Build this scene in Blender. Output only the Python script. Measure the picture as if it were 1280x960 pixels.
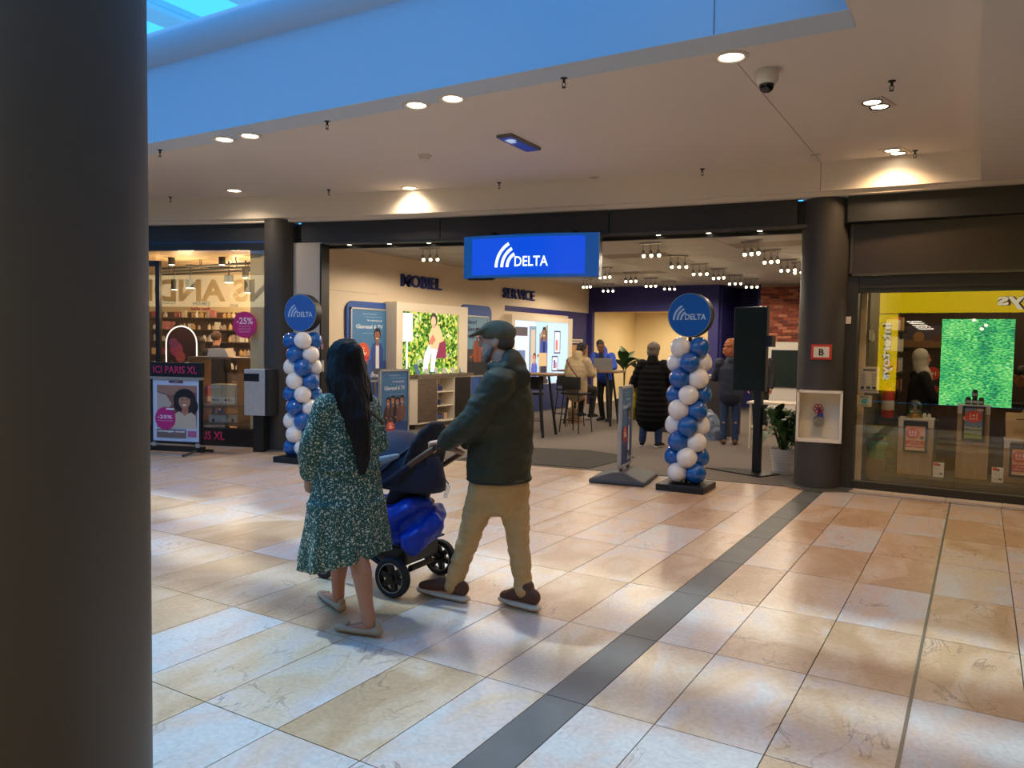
import bpy, bmesh, math, random
from mathutils import Vector, Matrix, noise
random.seed(7)
for _o in list(bpy.data.objects): bpy.data.objects.remove(_o)
SC = bpy.context.scene
COL = SC.collection
# ------------------------------------------------------------------ camera
FPX, PITCH, ROLL, YAW, CAMH = 972.895, 0.05222745, -0.01605428, -0.54082935, 1.615
_f = Vector((math.sin(YAW)*math.cos(PITCH), math.cos(YAW)*math.cos(PITCH), -math.sin(PITCH)))
_rt = Vector((math.cos(YAW), -math.sin(YAW), 0)); _dn = _f.cross(_rt)
CR = math.cos(ROLL)*_rt + math.sin(ROLL)*_dn
CD = -math.sin(ROLL)*_rt + math.cos(ROLL)*_dn
CF = _f
CAM = Vector((0, 0, CAMH))
cd = bpy.data.cameras.new('camera'); cam = bpy.data.objects.new('camera', cd); COL.objects.link(cam)
cd.sensor_width = 36; cd.lens = FPX/1280*36; cd.clip_start = .05; cd.clip_end = 300
cam.matrix_world = Matrix(((CR.x, -CD.x, -CF.x, 0), (CR.y, -CD.y, -CF.y, 0), (CR.z, -CD.z, -CF.z, CAMH), (0, 0, 0, 1)))
SC.camera = cam
# ------------------------------------------------------------------ light and exposure
SC.view_settings.view_transform = 'Standard'; SC.view_settings.look = 'None'
SC.view_settings.exposure = 0.25; SC.view_settings.gamma = 1; SC.view_settings.use_curve_mapping = False
W = bpy.data.worlds.new('sky'); SC.world = W; W.use_nodes = True
_bg = W.node_tree.nodes['Background']; _bg.inputs[0].default_value = (.055, .40, .97, 1); _bg.inputs[1].default_value = 1.8
_sl = bpy.data.lights.new('sun', 'SUN'); _sl.energy = 2.0; _sl.angle = math.radians(3.0); _sl.color = (.62, .87, 1)
_so = bpy.data.objects.new('sun', _sl); COL.objects.link(_so); _so.location = (-6, -2, 20)
_so.rotation_euler = Vector((.45, -.005, -1)).to_track_quat('-Z', 'Y').to_euler()
SPOT_W = 50.0      # ceiling downlights
SHOP_W = 48.0      # shop spotlights

# ------------------------------------------------------------------ helpers: rays
def ray(u, v): return (u-640)/FPX*CR + (v-480)/FPX*CD + CF
def pz(u, v, z=0.): d = ray(u, v); return CAM + d*((z-CAMH)/d.z)
def py(u, v, y): d = ray(u, v); return CAM + d*(y/d.y)
def px(u, v, x): d = ray(u, v); return CAM + d*(x/d.x)
def pd(u, v, D): return CAM + ray(u, v)*D
def pp(u, v, P, n):
    d = ray(u, v); P = Vector(P); n = Vector(n); return CAM + d*((P-CAM).dot(n)/d.dot(n))
def yf(x): return -0.01409342*x*x + 0.03856235*x + 9.5209502     # plan of the curved shop front
def sf(x): return -0.02818684*x + 0.03856235
def af(x): return math.atan(sf(x))
# ------------------------------------------------------------------ helpers: materials
def lin(c): return tuple(((x/255)/12.92 if x/255 <= .04045 else ((x/255+.055)/1.055)**2.4) for x in c)
_mc = {}
def mat(name, c, rough=.6, metal=0., emit=0., var=0., vscale=8., bump=0., bscale=60., spec=.5, alpha=1., coat=0., stretch=None):
    if name in _mc: return _mc[name]
    m = bpy.data.materials.new(name); m.use_nodes = True; nt = m.node_tree; b = nt.nodes['Principled BSDF']
    l = lin(c)
    b.inputs['Base Color'].default_value = (*l, 1); b.inputs['Roughness'].default_value = rough; b.inputs['Metallic'].default_value = metal
    b.inputs['Specular IOR Level'].default_value = spec; b.inputs['Coat Weight'].default_value = coat
    if emit:
        b.inputs['Emission Color'].default_value = (*l, 1); b.inputs['Emission Strength'].default_value = emit
        b.inputs['Base Color'].default_value = (*[x*.3 for x in l], 1)
    if var or bump:
        tc = nt.nodes.new('ShaderNodeTexCoord'); src = tc.outputs['Object']
        if stretch:
            mp = nt.nodes.new('ShaderNodeMapping'); mp.inputs['Scale'].default_value = stretch
            nt.links.new(src, mp.inputs[0]); src = mp.outputs[0]
    if var:
        n = nt.nodes.new('ShaderNodeTexNoise'); n.inputs['Scale'].default_value = vscale; n.inputs['Detail'].default_value = 5
        r = nt.nodes.new('ShaderNodeValToRGB')
        r.color_ramp.elements[0].color = (*[max(0, x*(1-var)) for x in l], 1); r.color_ramp.elements[0].position = .3
        r.color_ramp.elements[1].color = (*[min(1, x*(1+var)) for x in l], 1); r.color_ramp.elements[1].position = .7
        nt.links.new(src, n.inputs['Vector']); nt.links.new(n.outputs[0], r.inputs[0]); nt.links.new(r.outputs[0], b.inputs['Base Color'])
    if bump:
        n2 = nt.nodes.new('ShaderNodeTexNoise'); n2.inputs['Scale'].default_value = bscale; n2.inputs['Detail'].default_value = 4
        bp = nt.nodes.new('ShaderNodeBump'); bp.inputs['Strength'].default_value = bump; bp.inputs['Distance'].default_value = .01
        nt.links.new(src, n2.inputs['Vector']); nt.links.new(n2.outputs[0], bp.inputs['Height']); nt.links.new(bp.outputs[0], b.inputs['Normal'])
    _mc[name] = m; return m
def cmat(c, emit=0., rough=.55):
    return mat('print_%d_%d_%d_%g' % (*[int(x) for x in c], emit), c, rough, emit=emit)
def glass(name, refl, tint=(1, 1, 1), rough=0.):
    if name in _mc: return _mc[name]
    m = bpy.data.materials.new(name); m.use_nodes = True; nt = m.node_tree; nt.nodes.clear()
    o = nt.nodes.new('ShaderNodeOutputMaterial'); mx = nt.nodes.new('ShaderNodeMixShader'); t = nt.nodes.new('ShaderNodeBsdfTransparent'); g = nt.nodes.new('ShaderNodeBsdfGlossy')
    t.inputs[0].default_value = (*tint, 1); g.inputs['Roughness'].default_value = rough; mx.inputs[0].default_value = refl
    nt.links.new(t.outputs[0], mx.inputs[1]); nt.links.new(g.outputs[0], mx.inputs[2]); nt.links.new(mx.outputs[0], o.inputs[0])
    _mc[name] = m; return m
# ------------------------------------------------------------------ helpers: meshes
class MB:
    def __init__(s): s.v = []; s.f = []; s.m = []; s.cur = 0
    def add(s, vs, fs):
        o = len(s.v); s.v += [tuple(v) for v in vs]; s.f += [tuple(i+o for i in f) for f in fs]; s.m += [s.cur]*len(fs); return s
    def box(s, x0, y0, z0, x1, y1, z1, M=None):
        vs = [Vector(p) for p in ((x0, y0, z0), (x1, y0, z0), (x1, y1, z0), (x0, y1, z0), (x0, y0, z1), (x1, y0, z1), (x1, y1, z1), (x0, y1, z1))]
        if M: vs = [M @ v for v in vs]
        return s.add(vs, [(0, 3, 2, 1), (4, 5, 6, 7), (0, 1, 5, 4), (1, 2, 6, 5), (2, 3, 7, 6), (3, 0, 4, 7)])
    def cbox(s, c, h, M=None): return s.box(c[0]-h[0], c[1]-h[1], c[2]-h[2], c[0]+h[0], c[1]+h[1], c[2]+h[2], M)
    def prism(s, poly, a, b, axis='z'):
        n = len(poly)
        def P(p, t): return {'z': (p[0], p[1], t), 'y': (p[0], t, p[1]), 'x': (t, p[0], p[1])}[axis]
        vs = [P(p, a) for p in poly]+[P(p, b) for p in poly]
        fs = [tuple(range(n))[::-1], tuple(range(n, 2*n))]+[(i, (i+1) % n, n+(i+1) % n, n+i) for i in range(n)]
        return s.add(vs, fs)
    def tube(s, pts, rad, seg=10, side=None, cap=True, round_=False):
        pts = [Vector(p) for p in pts]; n = len(pts)
        if not isinstance(rad, (list, tuple)): rad = [rad]*n
        rad = [(r, r) if not isinstance(r, (list, tuple)) else tuple(r) for r in rad]
        tan = []
        for i in range(n):
            t = (pts[min(i+1, n-1)]-pts[max(i-1, 0)]); tan.append(t.normalized() if t.length > 1e-9 else Vector((0, 0, 1)))
        if round_:
            p0, t0, r0 = pts[0], tan[0], rad[0]; p1, t1, r1 = pts[-1], tan[-1], rad[-1]
            A = []; B = []
            for k in (.95, .7, .38):
                q = math.sqrt(1-k*k); A.append((p0-t0*max(r0)*k, t0, (r0[0]*q, r0[1]*q)))
            for k in (.38, .7, .95):
                q = math.sqrt(1-k*k); B.append((p1+t1*max(r1)*k, t1, (r1[0]*q, r1[1]*q)))
            L = A+list(zip(pts, tan, rad))+B
            pts = [a[0] for a in L]; tan = [a[1] for a in L]; rad = [a[2] for a in L]; n = len(pts)
        ref = Vector(side) if side else (Vector((1, 0, 0)) if abs(tan[0].x) < .8 else Vector((0, 1, 0)))
        vs = []
        for i in range(n):
            t = tan[i]; a = ref-t*ref.dot(t)
            if a.length < 1e-6: a = t.orthogonal()
            a.normalize(); b = t.cross(a)
            if not side: ref = a
            for k in range(seg):
                w = 2*math.pi*k/seg; vs.append(pts[i]+a*math.cos(w)*rad[i][0]+b*math.sin(w)*rad[i][1])
        fs = [(i*seg+k, i*seg+(k+1) % seg, (i+1)*seg+(k+1) % seg, (i+1)*seg+k) for i in range(n-1) for k in range(seg)]
        if cap: fs += [tuple(range(seg))[::-1], tuple(range((n-1)*seg, n*seg))]
        return s.add(vs, fs)
    def cyl(s, c, r, z0, z1, seg=24, r2=None):
        return s.tube([(c[0], c[1], z0), (c[0], c[1], z1)], [r, r if r2 is None else r2], seg, side=(1, 0, 0))
    def disc(s, c, r, y0, y1, seg=28):     # axis along y
        return s.tube([(c[0], y0, c[1]), (c[0], y1, c[1])], r, seg, side=(1, 0, 0))
    def sph(s, c, r, seg=14, rings=9, M=None):
        r = (r, r, r) if not isinstance(r, (list, tuple)) else r
        vs = [Vector((0, 0, -1))]
        for i in range(1, rings):
            t = math.pi*i/rings
            for k in range(seg):
                w = 2*math.pi*k/seg; vs.append(Vector((math.sin(t)*math.cos(w), math.sin(t)*math.sin(w), -math.cos(t))))
        vs.append(Vector((0, 0, 1)))
        vs = [Vector((v.x*r[0], v.y*r[1], v.z*r[2])) for v in vs]
        if M: vs = [M @ v for v in vs]
        vs = [v+Vector(c) for v in vs]; L = len(vs)-1
        fs = [(0, 1+(k+1) % seg, 1+k) for k in range(seg)]
        fs += [(1+i*seg+k, 1+i*seg+(k+1) % seg, 1+(i+1)*seg+(k+1) % seg, 1+(i+1)*seg+k) for i in range(rings-2) for k in range(seg)]
        fs += [(L, 1+(rings-2)*seg+k, 1+(rings-2)*seg+(k+1) % seg) for k in range(seg)]
        return s.add(vs, fs)
    def lathe(s, prof, c=(0, 0), seg=24, M=None):
        vs = []; n = len(prof)
        for r, z in prof:
            for k in range(seg):
                w = 2*math.pi*k/seg; vs.append(Vector((c[0]+r*math.cos(w), c[1]+r*math.sin(w), z)))
        if M: vs = [M @ v for v in vs]
        fs = [(i*seg+k, i*seg+(k+1) % seg, (i+1)*seg+(k+1) % seg, (i+1)*seg+k) for i in range(n-1) for k in range(seg)]
        fs += [tuple(range(seg))[::-1], tuple(range((n-1)*seg, n*seg))]
        return s.add(vs, fs)
    def mesh(s, name):
        me = bpy.data.meshes.new(name); me.from_pydata(s.v, [], s.f); me.polygons.foreach_set('material_index', s.m); me.update(); return me
    def obj(s, name, mats, parent=None, smooth=False, bevel=0, fixn=True):
        me = s.mesh(name)
        if fixn:
            bm = bmesh.new(); bm.from_mesh(me); bmesh.ops.recalc_face_normals(bm, faces=bm.faces); bm.to_mesh(me); bm.free()
        return link(name, me, mats, parent, smooth, bevel)
def link(name, me, mats, parent=None, smooth=False, bevel=0):
    o = bpy.data.objects.new(name, me); COL.objects.link(o)
    for m in (mats if isinstance(mats, (list, tuple)) else [mats]): me.materials.append(m)
    if smooth:
        me.polygons.foreach_set('use_smooth', [True]*len(me.polygons))
        if smooth is not True and smooth != 1:
            try: me.set_sharp_from_angle(angle=math.radians(smooth))
            except Exception: pass
    if bevel:
        b = o.modifiers.new('bevel', 'BEVEL'); b.width = bevel; b.segments = 2; b.limit_method = 'ANGLE'
    if parent: o.parent = parent
    return o
def thing(name, label, cat, loc=(0, 0, 0), rz=0., group=None):
    o = bpy.data.objects.new(name, None); COL.objects.link(o); o.location = loc; o.rotation_euler = (0, 0, rz); o.empty_display_size = .1
    return tag(o, label, cat, group)
def tag(o, label, cat, group=None):
    o['label'] = label; o['category'] = cat
    if group: o['group'] = group
    return o
def struct(o, label=None):
    o['kind'] = 'structure'
    if label: o['label'] = label
    return o
def dup(root, loc, rz=None, label=None):
    r = root.copy(); COL.objects.link(r); r.location = loc
    if rz is not None: r.rotation_euler = (0, 0, rz)
    if label: r['label'] = label
    for ch in list(root.children):
        c = ch.copy(); COL.objects.link(c); c.parent = r
        for g in list(ch.children):
            d = g.copy(); COL.objects.link(d); d.parent = c
    return r
TMP = bpy.data.scenes.new('tmp_scene')
def eval_mesh(o):
    vl = TMP.view_layers[0]; vl.update(); return bpy.data.meshes.new_from_object(o.evaluated_get(vl.depsgraph))
def text_me(body, size=1., bold=.0, extrude=0., align='CENTER', shear=0., spacing=1.):
    cu = bpy.data.curves.new('t', 'FONT'); cu.body = body; cu.size = size; cu.align_x = align; cu.align_y = 'CENTER'
    cu.offset = bold*size; cu.extrude = extrude; cu.resolution_u = 3; cu.shear = shear; cu.space_character = spacing
    o = bpy.data.objects.new('t', cu); TMP.collection.objects.link(o)
    me = eval_mesh(o)
    bpy.data.objects.remove(o); bpy.data.curves.remove(cu); return me
RX90 = Matrix.Rotation(math.pi/2, 4, 'X')
def text_part(name, body, m, parent, x, y, z, h, w=None, bold=.02, extrude=.002, align='CENTER', spacing=1.):
    """upright lettering facing -y: cap height h, optional total width w"""
    me = text_me(body, 1., bold, 0, align, spacing=spacing)
    xs = [v.co.x for v in me.vertices]; ys = [v.co.y for v in me.vertices]
    sz = h/(max(ys)-min(ys)); sx = (w/(max(xs)-min(xs))) if w else sz
    cx = (max(xs)+min(xs))/2 if align == 'CENTER' else min(xs); cy = (max(ys)+min(ys))/2
    bm = bmesh.new(); bm.from_mesh(me)
    r = bmesh.ops.extrude_face_region(bm, geom=bm.faces[:])
    bmesh.ops.translate(bm, vec=(0, 0, 1), verts=[g for g in r['geom'] if isinstance(g, bmesh.types.BMVert)])
    for v in bm.verts: v.co = Vector((x+(v.co.x-cx)*sx, y-v.co.z*extrude, z+(v.co.y-cy)*sz))
    bmesh.ops.recalc_face_normals(bm, faces=bm.faces); bm.to_mesh(me); bm.free(); me.name = name
    return link(name, me, m, parent)
class Print:
    """flat print in the local x-z plane facing -y; later shapes lie a hair in front of earlier ones"""
    def __init__(s, y=0., emit=0., step=.0007): s.b = MB(); s.y = y; s.e = emit; s.k = 0; s.mats = []; s.step = step
    def _c(s, c):
        m = c if isinstance(c, bpy.types.Material) else cmat(c, s.e)
        if m not in s.mats: s.mats.append(m)
        s.b.cur = s.mats.index(m); s.k += 1; return s.y-s.k*s.step
    def rect(s, x0, z0, x1, z1, c): return s.poly([(x0, z0), (x1, z0), (x1, z1), (x0, z1)], c)
    def poly(s, pts, c):
        y = s._c(c); s.b.add([(p[0], y, p[1]) for p in pts], [tuple(range(len(pts)))]); return s
    def disc(s, cx, cz, r, c, rz=None, seg=22):
        rz = rz or r; return s.poly([(cx+r*math.cos(2*math.pi*k/seg), cz+rz*math.sin(2*math.pi*k/seg)) for k in range(seg)], c)
    def rrect(s, x0, z0, x1, z1, r, c):
        P = []
        for (cx, cz, a) in ((x1-r, z1-r, 0), (x0+r, z1-r, 90), (x0+r, z0+r, 180), (x1-r, z0+r, 270)):
            for k in range(7): w = math.radians(a+15*k); P.append((cx+r*math.cos(w), cz+r*math.sin(w)))
        return s.poly(P, c)
    def text(s, body, x, z, h, c, w=None, bold=.015, align='CENTER', maxw=None):
        me = text_me(body, 1., bold, 0, align); y = s._c(c)
        xs = [v.co.x for v in me.vertices]; ys = [v.co.y for v in me.vertices]
        sz = h/(max(ys)-min(ys)); sx = (w/(max(xs)-min(xs))) if w else sz
        cx = (max(xs)+min(xs))/2 if align == 'CENTER' else min(xs); cy = (max(ys)+min(ys))/2
        s.b.add([(x+(v.co.x-cx)*sx, y, z+(v.co.y-cy)*sz) for v in me.vertices], [tuple(p.vertices) for p in me.polygons])
        bpy.data.meshes.remove(me); return s
    def lines(s, x0, x1, z0, z1, n, c, fill=.5, ragged=.3):
        for i in range(n):
            z = z1-(z1-z0)*(i+.5)/n; h = (z1-z0)/n*fill/2; e = x1-(x1-x0)*random.random()*ragged
            s.rect(x0, z-h, e, z+h, c)
        return s
    def logo(s, x, z, h, c):
        """three rising arcs, base at (x,z), height h"""
        for (x0, hh) in ((0, 1.), (.26, .8), (.5, .58)):
            P = []; Q = []
            for k in range(9):
                t = k/8; a = t*math.radians(62)
                R = hh/math.sin(math.radians(62)); cx = x0+R
                P.append((cx-R*math.cos(a), R*math.sin(a))); Q.append((cx-(R-.13)*math.cos(a)-.0, (R-.13)*math.sin(a)))
            s.poly([(x+p[0]*h, z+p[1]*h) for p in P]+[(x+p[0]*h, z+p[1]*h) for p in Q[::-1]], c)
        return s
    def obj(s, name, parent): return s.b.obj(name, s.mats, parent, fixn=False)
def sheet(o, t):
    m = o.modifiers.new('thickness', 'SOLIDIFY'); m.thickness = t; return o
def lamp(kind, loc, power, color, parent=None, radius=.04, size=None, angle=None, blend=.6, rot=None):
    l = bpy.data.lights.new('lamp_light', kind); l.energy = power; l.color = color
    if kind in ('POINT', 'SPOT'): l.shadow_soft_size = radius
    if kind == 'SPOT': l.spot_size = math.radians(angle or 100); l.spot_blend = blend
    if kind == 'AREA': l.shape = 'DISK'; l.size = size or .1
    o = bpy.data.objects.new('lamp_light', l); COL.objects.link(o); o.location = loc
    if rot: o.rotation_euler = rot
    if parent: o.parent = parent
    return o
WARM = (1, .77, .54)
# ================================================================== the setting
ZC = 3.68           # mall ceiling
XL, XR = -16.0, 4.0
def curve_xs(a, b, n): return [a+(b-a)*i/n for i in range(n+1)]
def strip(xs, prof, fn=yf):
    """sweep a closed profile of (dy, z) along the curved front"""
    b = MB(); n = len(prof); vs = []
    for x in xs:
        a = math.atan((fn(x+.01)-fn(x-.01))/.02)
        for dy, z in prof: vs.append((x-math.sin(a)*dy, fn(x)+math.cos(a)*dy, z))
    fs = [(i*n+k, i*n+(k+1) % n, (i+1)*n+(k+1) % n, (i+1)*n+k) for i in range(len(xs)-1) for k in range(n)]
    fs += [tuple(range(n)), tuple(range((len(xs)-1)*n, len(xs)*n))]
    return b.add(vs, fs)
# ---- stone floor
def tile_material():
    m = bpy.data.materials.new('stone_tile'); m.use_nodes = True; nt = m.node_tree; N = nt.nodes; L = nt.links; b = N['Principled BSDF']
    oi = N.new('ShaderNodeObjectInfo'); tc = N.new('ShaderNodeTexCoord')
    mu = N.new('ShaderNodeVectorMath'); mu.operation = 'MULTIPLY_ADD'; mu.inputs[1].default_value = (0, 0, 0)
    cb = N.new('ShaderNodeCombineXYZ')
    for i, k in enumerate((37., 91., 53.)):
        q = N.new('ShaderNodeMath'); q.operation = 'MULTIPLY'; q.inputs[1].default_value = k; L.new(oi.outputs['Random'], q.inputs[0]); L.new(q.outputs[0], cb.inputs[i])
    ad = N.new('ShaderNodeVectorMath'); ad.operation = 'ADD'; L.new(tc.outputs['Object'], ad.inputs[0]); L.new(cb.outputs[0], ad.inputs[1])
    mp = N.new('ShaderNodeMapping'); mp.inputs['Rotation'].default_value = (0, 0, .5); mp.inputs['Scale'].default_value = (2.2, 1.1, 1); L.new(ad.outputs[0], mp.inputs[0])
    n1 = N.new('ShaderNodeTexNoise'); n1.inputs['Scale'].default_value = 1.5; n1.inputs['Detail'].default_value = 6; n1.inputs['Distortion'].default_value = 1.2; L.new(mp.outputs[0], n1.inputs['Vector'])
    r = N.new('ShaderNodeValToRGB'); E = r.color_ramp.elements
    E[0].position = .28; E[0].color = (*lin((196, 160, 124)), 1); E[1].position = .75; E[1].color = (*lin((206, 201, 196)), 1)
    for p, c in ((.42, (210, 178, 146)), (.52, (214, 190, 166)), (.62, (210, 190, 180))):
        e = E.new(p); e.color = (*lin(c), 1)
    # per-tile shift of the whole colour
    sh = N.new('ShaderNodeMath'); sh.operation = 'MULTIPLY_ADD'; sh.inputs[1].default_value = .42; sh.inputs[2].default_value = -.21; L.new(oi.outputs['Random'], sh.inputs[0])
    s2 = N.new('ShaderNodeMath'); s2.operation = 'ADD'; L.new(n1.outputs[0], s2.inputs[0]); L.new(sh.outputs[0], s2.inputs[1]); L.new(s2.outputs[0], r.inputs[0])
    # dark veins
    n2 = N.new('ShaderNodeTexNoise'); n2.inputs['Scale'].default_value = 2.2; n2.inputs['Detail'].default_value = 8; n2.inputs['Distortion'].default_value = .8; L.new(mp.outputs[0], n2.inputs['Vector'])
    v1 = N.new('ShaderNodeMath'); v1.operation = 'SUBTRACT'; v1.inputs[1].default_value = .5; L.new(n2.outputs[0], v1.inputs[0])
    v2 = N.new('ShaderNodeMath'); v2.operation = 'ABSOLUTE'; L.new(v1.outputs[0], v2.inputs[0])
    v3 = N.new('ShaderNodeMapRange'); v3.inputs[1].default_value = 0; v3.inputs[2].default_value = .013; v3.inputs[3].default_value = 1; v3.inputs[4].default_value = 0; L.new(v2.outputs[0], v3.inputs[0])
    n3 = N.new('ShaderNodeTexNoise'); n3.inputs['Scale'].default_value = 1.7; L.new(ad.outputs[0], n3.inputs['Vector'])
    v4 = N.new('ShaderNodeMapRange'); v4.inputs[1].default_value = .5; v4.inputs[2].default_value = .63; L.new(n3.outputs[0], v4.inputs[0])
    v5 = N.new('ShaderNodeMath'); v5.operation = 'MULTIPLY'; L.new(v3.outputs[0], v5.inputs[0]); L.new(v4.outputs[0], v5.inputs[1])
    v6 = N.new('ShaderNodeMath'); v6.operation = 'MULTIPLY'; v6.inputs[1].default_value = .72; L.new(v5.outputs[0], v6.inputs[0])
    # fine speckle
    n4 = N.new('ShaderNodeTexNoise'); n4.inputs['Scale'].default_value = 45; n4.inputs['Detail'].default_value = 3; L.new(ad.outputs[0], n4.inputs['Vector'])
    sp = N.new('ShaderNodeMapRange'); sp.inputs[1].default_value = .3; sp.inputs[2].default_value = .7; sp.inputs[3].default_value = .84; sp.inputs[4].default_value = 1.03; L.new(n4.outputs[0], sp.inputs[0])
    mx = N.new('ShaderNodeMix'); mx.data_type = 'RGBA'; mx.inputs['B'].default_value = (*lin((128, 100, 88)), 1); L.new(v6.outputs[0], mx.inputs[0]); L.new(r.outputs[0], mx.inputs['A'])
    m2 = N.new('ShaderNodeVectorMath'); m2.operation = 'SCALE'; L.new(mx.outputs['Result'], m2.inputs[0]); L.new(sp.outputs[0], m2.inputs['Scale'])
    L.new(m2.outputs[0], b.inputs['Base Color'])
    ro = N.new('ShaderNodeMapRange'); ro.inputs[3].default_value = .24; ro.inputs[4].default_value = .42; L.new(n1.outputs[0], ro.inputs[0]); L.new(ro.outputs[0], b.inputs['Roughness'])
    b.inputs['Specular IOR Level'].default_value = .45
    return m
TILE = tile_material()
GROUT = mat('grout', (62, 54, 50), .9)
STRIPE = mat('dark_stone', (92, 95, 96), .48, var=.12, vscale=5)
FL = MB().box(-22, -7, -.2, 8, 12, -.012).obj('floor', GROUT); struct(FL)
txs = [-1.985-.4545*k for k in range(20, -1, -1)]+[-1.657]; txr = [-1.454, -1.129, -.672, -.211, .245, .70, 1.155, 1.61]
tys = [1.313+.897*k for k in range(0, 10)]
_tm = {}
def tile(x0, x1, y0, y1, m, name='tile'):
    g = .0027
    a0, a1 = min(y1, yf(x0)-.03), min(y1, yf(x1)-.03)
    if x0 > -1.4: a0 = a1 = min(y1, 9.47)
    if max(a0, a1) <= y0+.02: return
    a0 = max(a0, y0+.01); a1 = max(a1, y0+.01)
    full = a0 == y1 and a1 == y1; key = (round(x1-x0, 3), round(y1-y0, 3), m.name)
    cx, cy = (x0+x1)/2, (y0+y1)/2
    if full and key in _tm: me = _tm[key]
    else:
        b = MB(); P = [(x0+g-cx, y0+g-cy), (x1-g-cx, y0+g-cy), (x1-g-cx, a1-g-cy), (x0+g-cx, a0-g-cy)]
        b.prism(P, -.02, 0.); me = b.mesh(name); me.materials.append(m)
        if full: _tm[key] = me
    o = bpy.data.objects.new(name, me); COL.objects.link(o); o.location = (cx, cy, 0); o.parent = FL
def seen(x0, x1, y0, y1):
    for x in (x0, x1):
        for y in (y0, y1):
            d = Vector((x, y, 0))-CAM; z = d.dot(CF)
            if z > .5:
                u = 640+FPX*d.dot(CR)/z; v = 480+FPX*d.dot(CD)/z
                if 60 < u < 1400 and v < 1120: return True
    return False
for xs in (txs, txr):
    for i in range(len(xs)-1):
        for j in range(len(tys)-1):
            if seen(xs[i], xs[i+1], tys[j], tys[j+1]): tile(xs[i], xs[i+1], tys[j], tys[j+1], TILE)
for j in range(len(tys)-1): tile(-1.657, -1.454, tys[j], min(tys[j+1], 9.2), STRIPE, 'stripe_tile')
# brass expansion joint and the pale sill of the right hand shop
MB().box(-.219, 1, -.02, -.203, 9.46, .0015).obj('expansion_joint', mat('joint_metal', (128, 122, 114), .4, .6), FL)
sillm = mat('pale_sill', (226, 206, 182), .4, var=.06)
for k in range(10): MB().box(-1.30+.52*k+.003, 9.475, -.02, -1.30+.52*(k+1)-.003, 9.80, .012).obj('sill_tile', sillm, FL)
# dark curved band along the perfume shop
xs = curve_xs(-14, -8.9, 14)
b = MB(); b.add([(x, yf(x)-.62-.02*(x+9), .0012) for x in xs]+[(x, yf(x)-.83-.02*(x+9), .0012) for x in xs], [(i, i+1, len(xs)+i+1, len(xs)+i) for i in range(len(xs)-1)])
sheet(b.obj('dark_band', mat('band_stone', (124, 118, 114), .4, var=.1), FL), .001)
# ---- ceiling with the skylight well
CEIL = mat('ceiling_paint', (236, 228, 217), .75, var=.015, vscale=.7)
xs = curve_xs(-22, 8, 40)
b = MB()
for i in range(len(xs)-1):
    b.prism([(xs[i], 5.2), (xs[i+1], 5.2), (xs[i+1], yf(xs[i+1])+.4), (xs[i], yf(xs[i])+.4)], ZC, ZC+.25)
ce = struct(b.obj('ceiling', CEIL))
struct(MB().box(-.774, -7, ZC, 8, 5.2, ZC+.25).obj('ceiling', CEIL)); struct(MB().box(-22, -7, ZC, -.774, -2, ZC+.25).obj('ceiling', CEIL))
MB().box(-1.609, 5.205, ZC-.0015, -1.600, 9.3, ZC+.001).obj('ceiling_joint', mat('joint_beige', (186, 172, 156), .8), ce)  # thin beige joint line in the ceiling
WELL = mat('well_paint', (206, 224, 240), .7)
b = MB().box(-22, 5.19, ZC-.004, -.77, 5.5, 4.45)
P = [(5.5, 4.45), (5.19, 4.45)]+[(5.19-.13*math.sin(math.radians(a))*1., 4.45+.2*(1-math.cos(math.radians(a)))+.05*a/90) for a in range(0, 91, 15)]+[(5.07, 4.745), (5.5, 4.745)]
b.prism(P, -22, -.77, 'x')
wf = struct(b.obj('wall_skylight_far', WELL, smooth=40))
MB().box(-1.604, 5.186, ZC, -1.598, 5.195, 4.45).obj('wall_joint', mat('joint_grey', (120, 128, 136), .8), wf)
struct(MB().box(-.774, -2.3, ZC+.001, -.5, 5.2, 4.745).obj('wall_skylight_right', WELL)); struct(MB().box(-22, -2.3, ZC+.001, -.774, -2, 4.745).obj('wall_skylight_near', WELL))
struct(MB().box(-22.3, -2.3, ZC, -22, 5.2, 4.745).obj('wall_skylight_left', WELL))
# glazed roof above the well: glazing bars and panes
RB = mat('roof_bar', (205, 215, 222), .5)
rf = thing('glass_roof', 'glazed roof with pale bars above the skylight well', 'roof', (0, 0, 0)); rf['kind'] = 'structure'; del rf['category']
for (y0, y1, z) in ((3.90, 4.42, 5.0), (3.17, 3.58, 5.0), (.6, .9, 5.0)): MB().box(-22, y0, z, 1, y1, z+.25).obj('roof_beam', RB, rf)
for k in range(9): MB().box(-20+1.9*k, 5.4, 7.0, -19.45+1.9*k, 16, 7.2).obj('roof_bar', RB, rf)
PANE = glass('roof_glass', .05, (.93, .98, 1))
for k in range(8): MB().box(-19.45+1.9*k, 5.4, 7.08, -18.1+1.9*k, 16, 7.09).obj('pane', PANE, rf)
# ---- lowered soffit at the right
struct(MB().box(-.067, -7, 3.34, 8, 9.36, ZC+.02).obj('ceiling_soffit', CEIL))
# ---- bulkhead above the shop fronts
BULK = mat('bulkhead_paint', (238, 228, 212), .7)
bk = struct(strip(curve_xs(-22, 8, 60), [(-.15, ZC+.01), (-.15, 3.365), (-.10, 3.36), (-.10, 3.315), (.06, 3.315), (.06, ZC+.01)]).obj('wall_bulkhead', BULK))
q = MB().box(-1.609, yf(-1.6)-.153, 3.37, -1.600, yf(-1.6)-.149, ZC-.002).obj('wall_joint', mat('joint_beige', (186, 172, 156), .8), bk)
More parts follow.
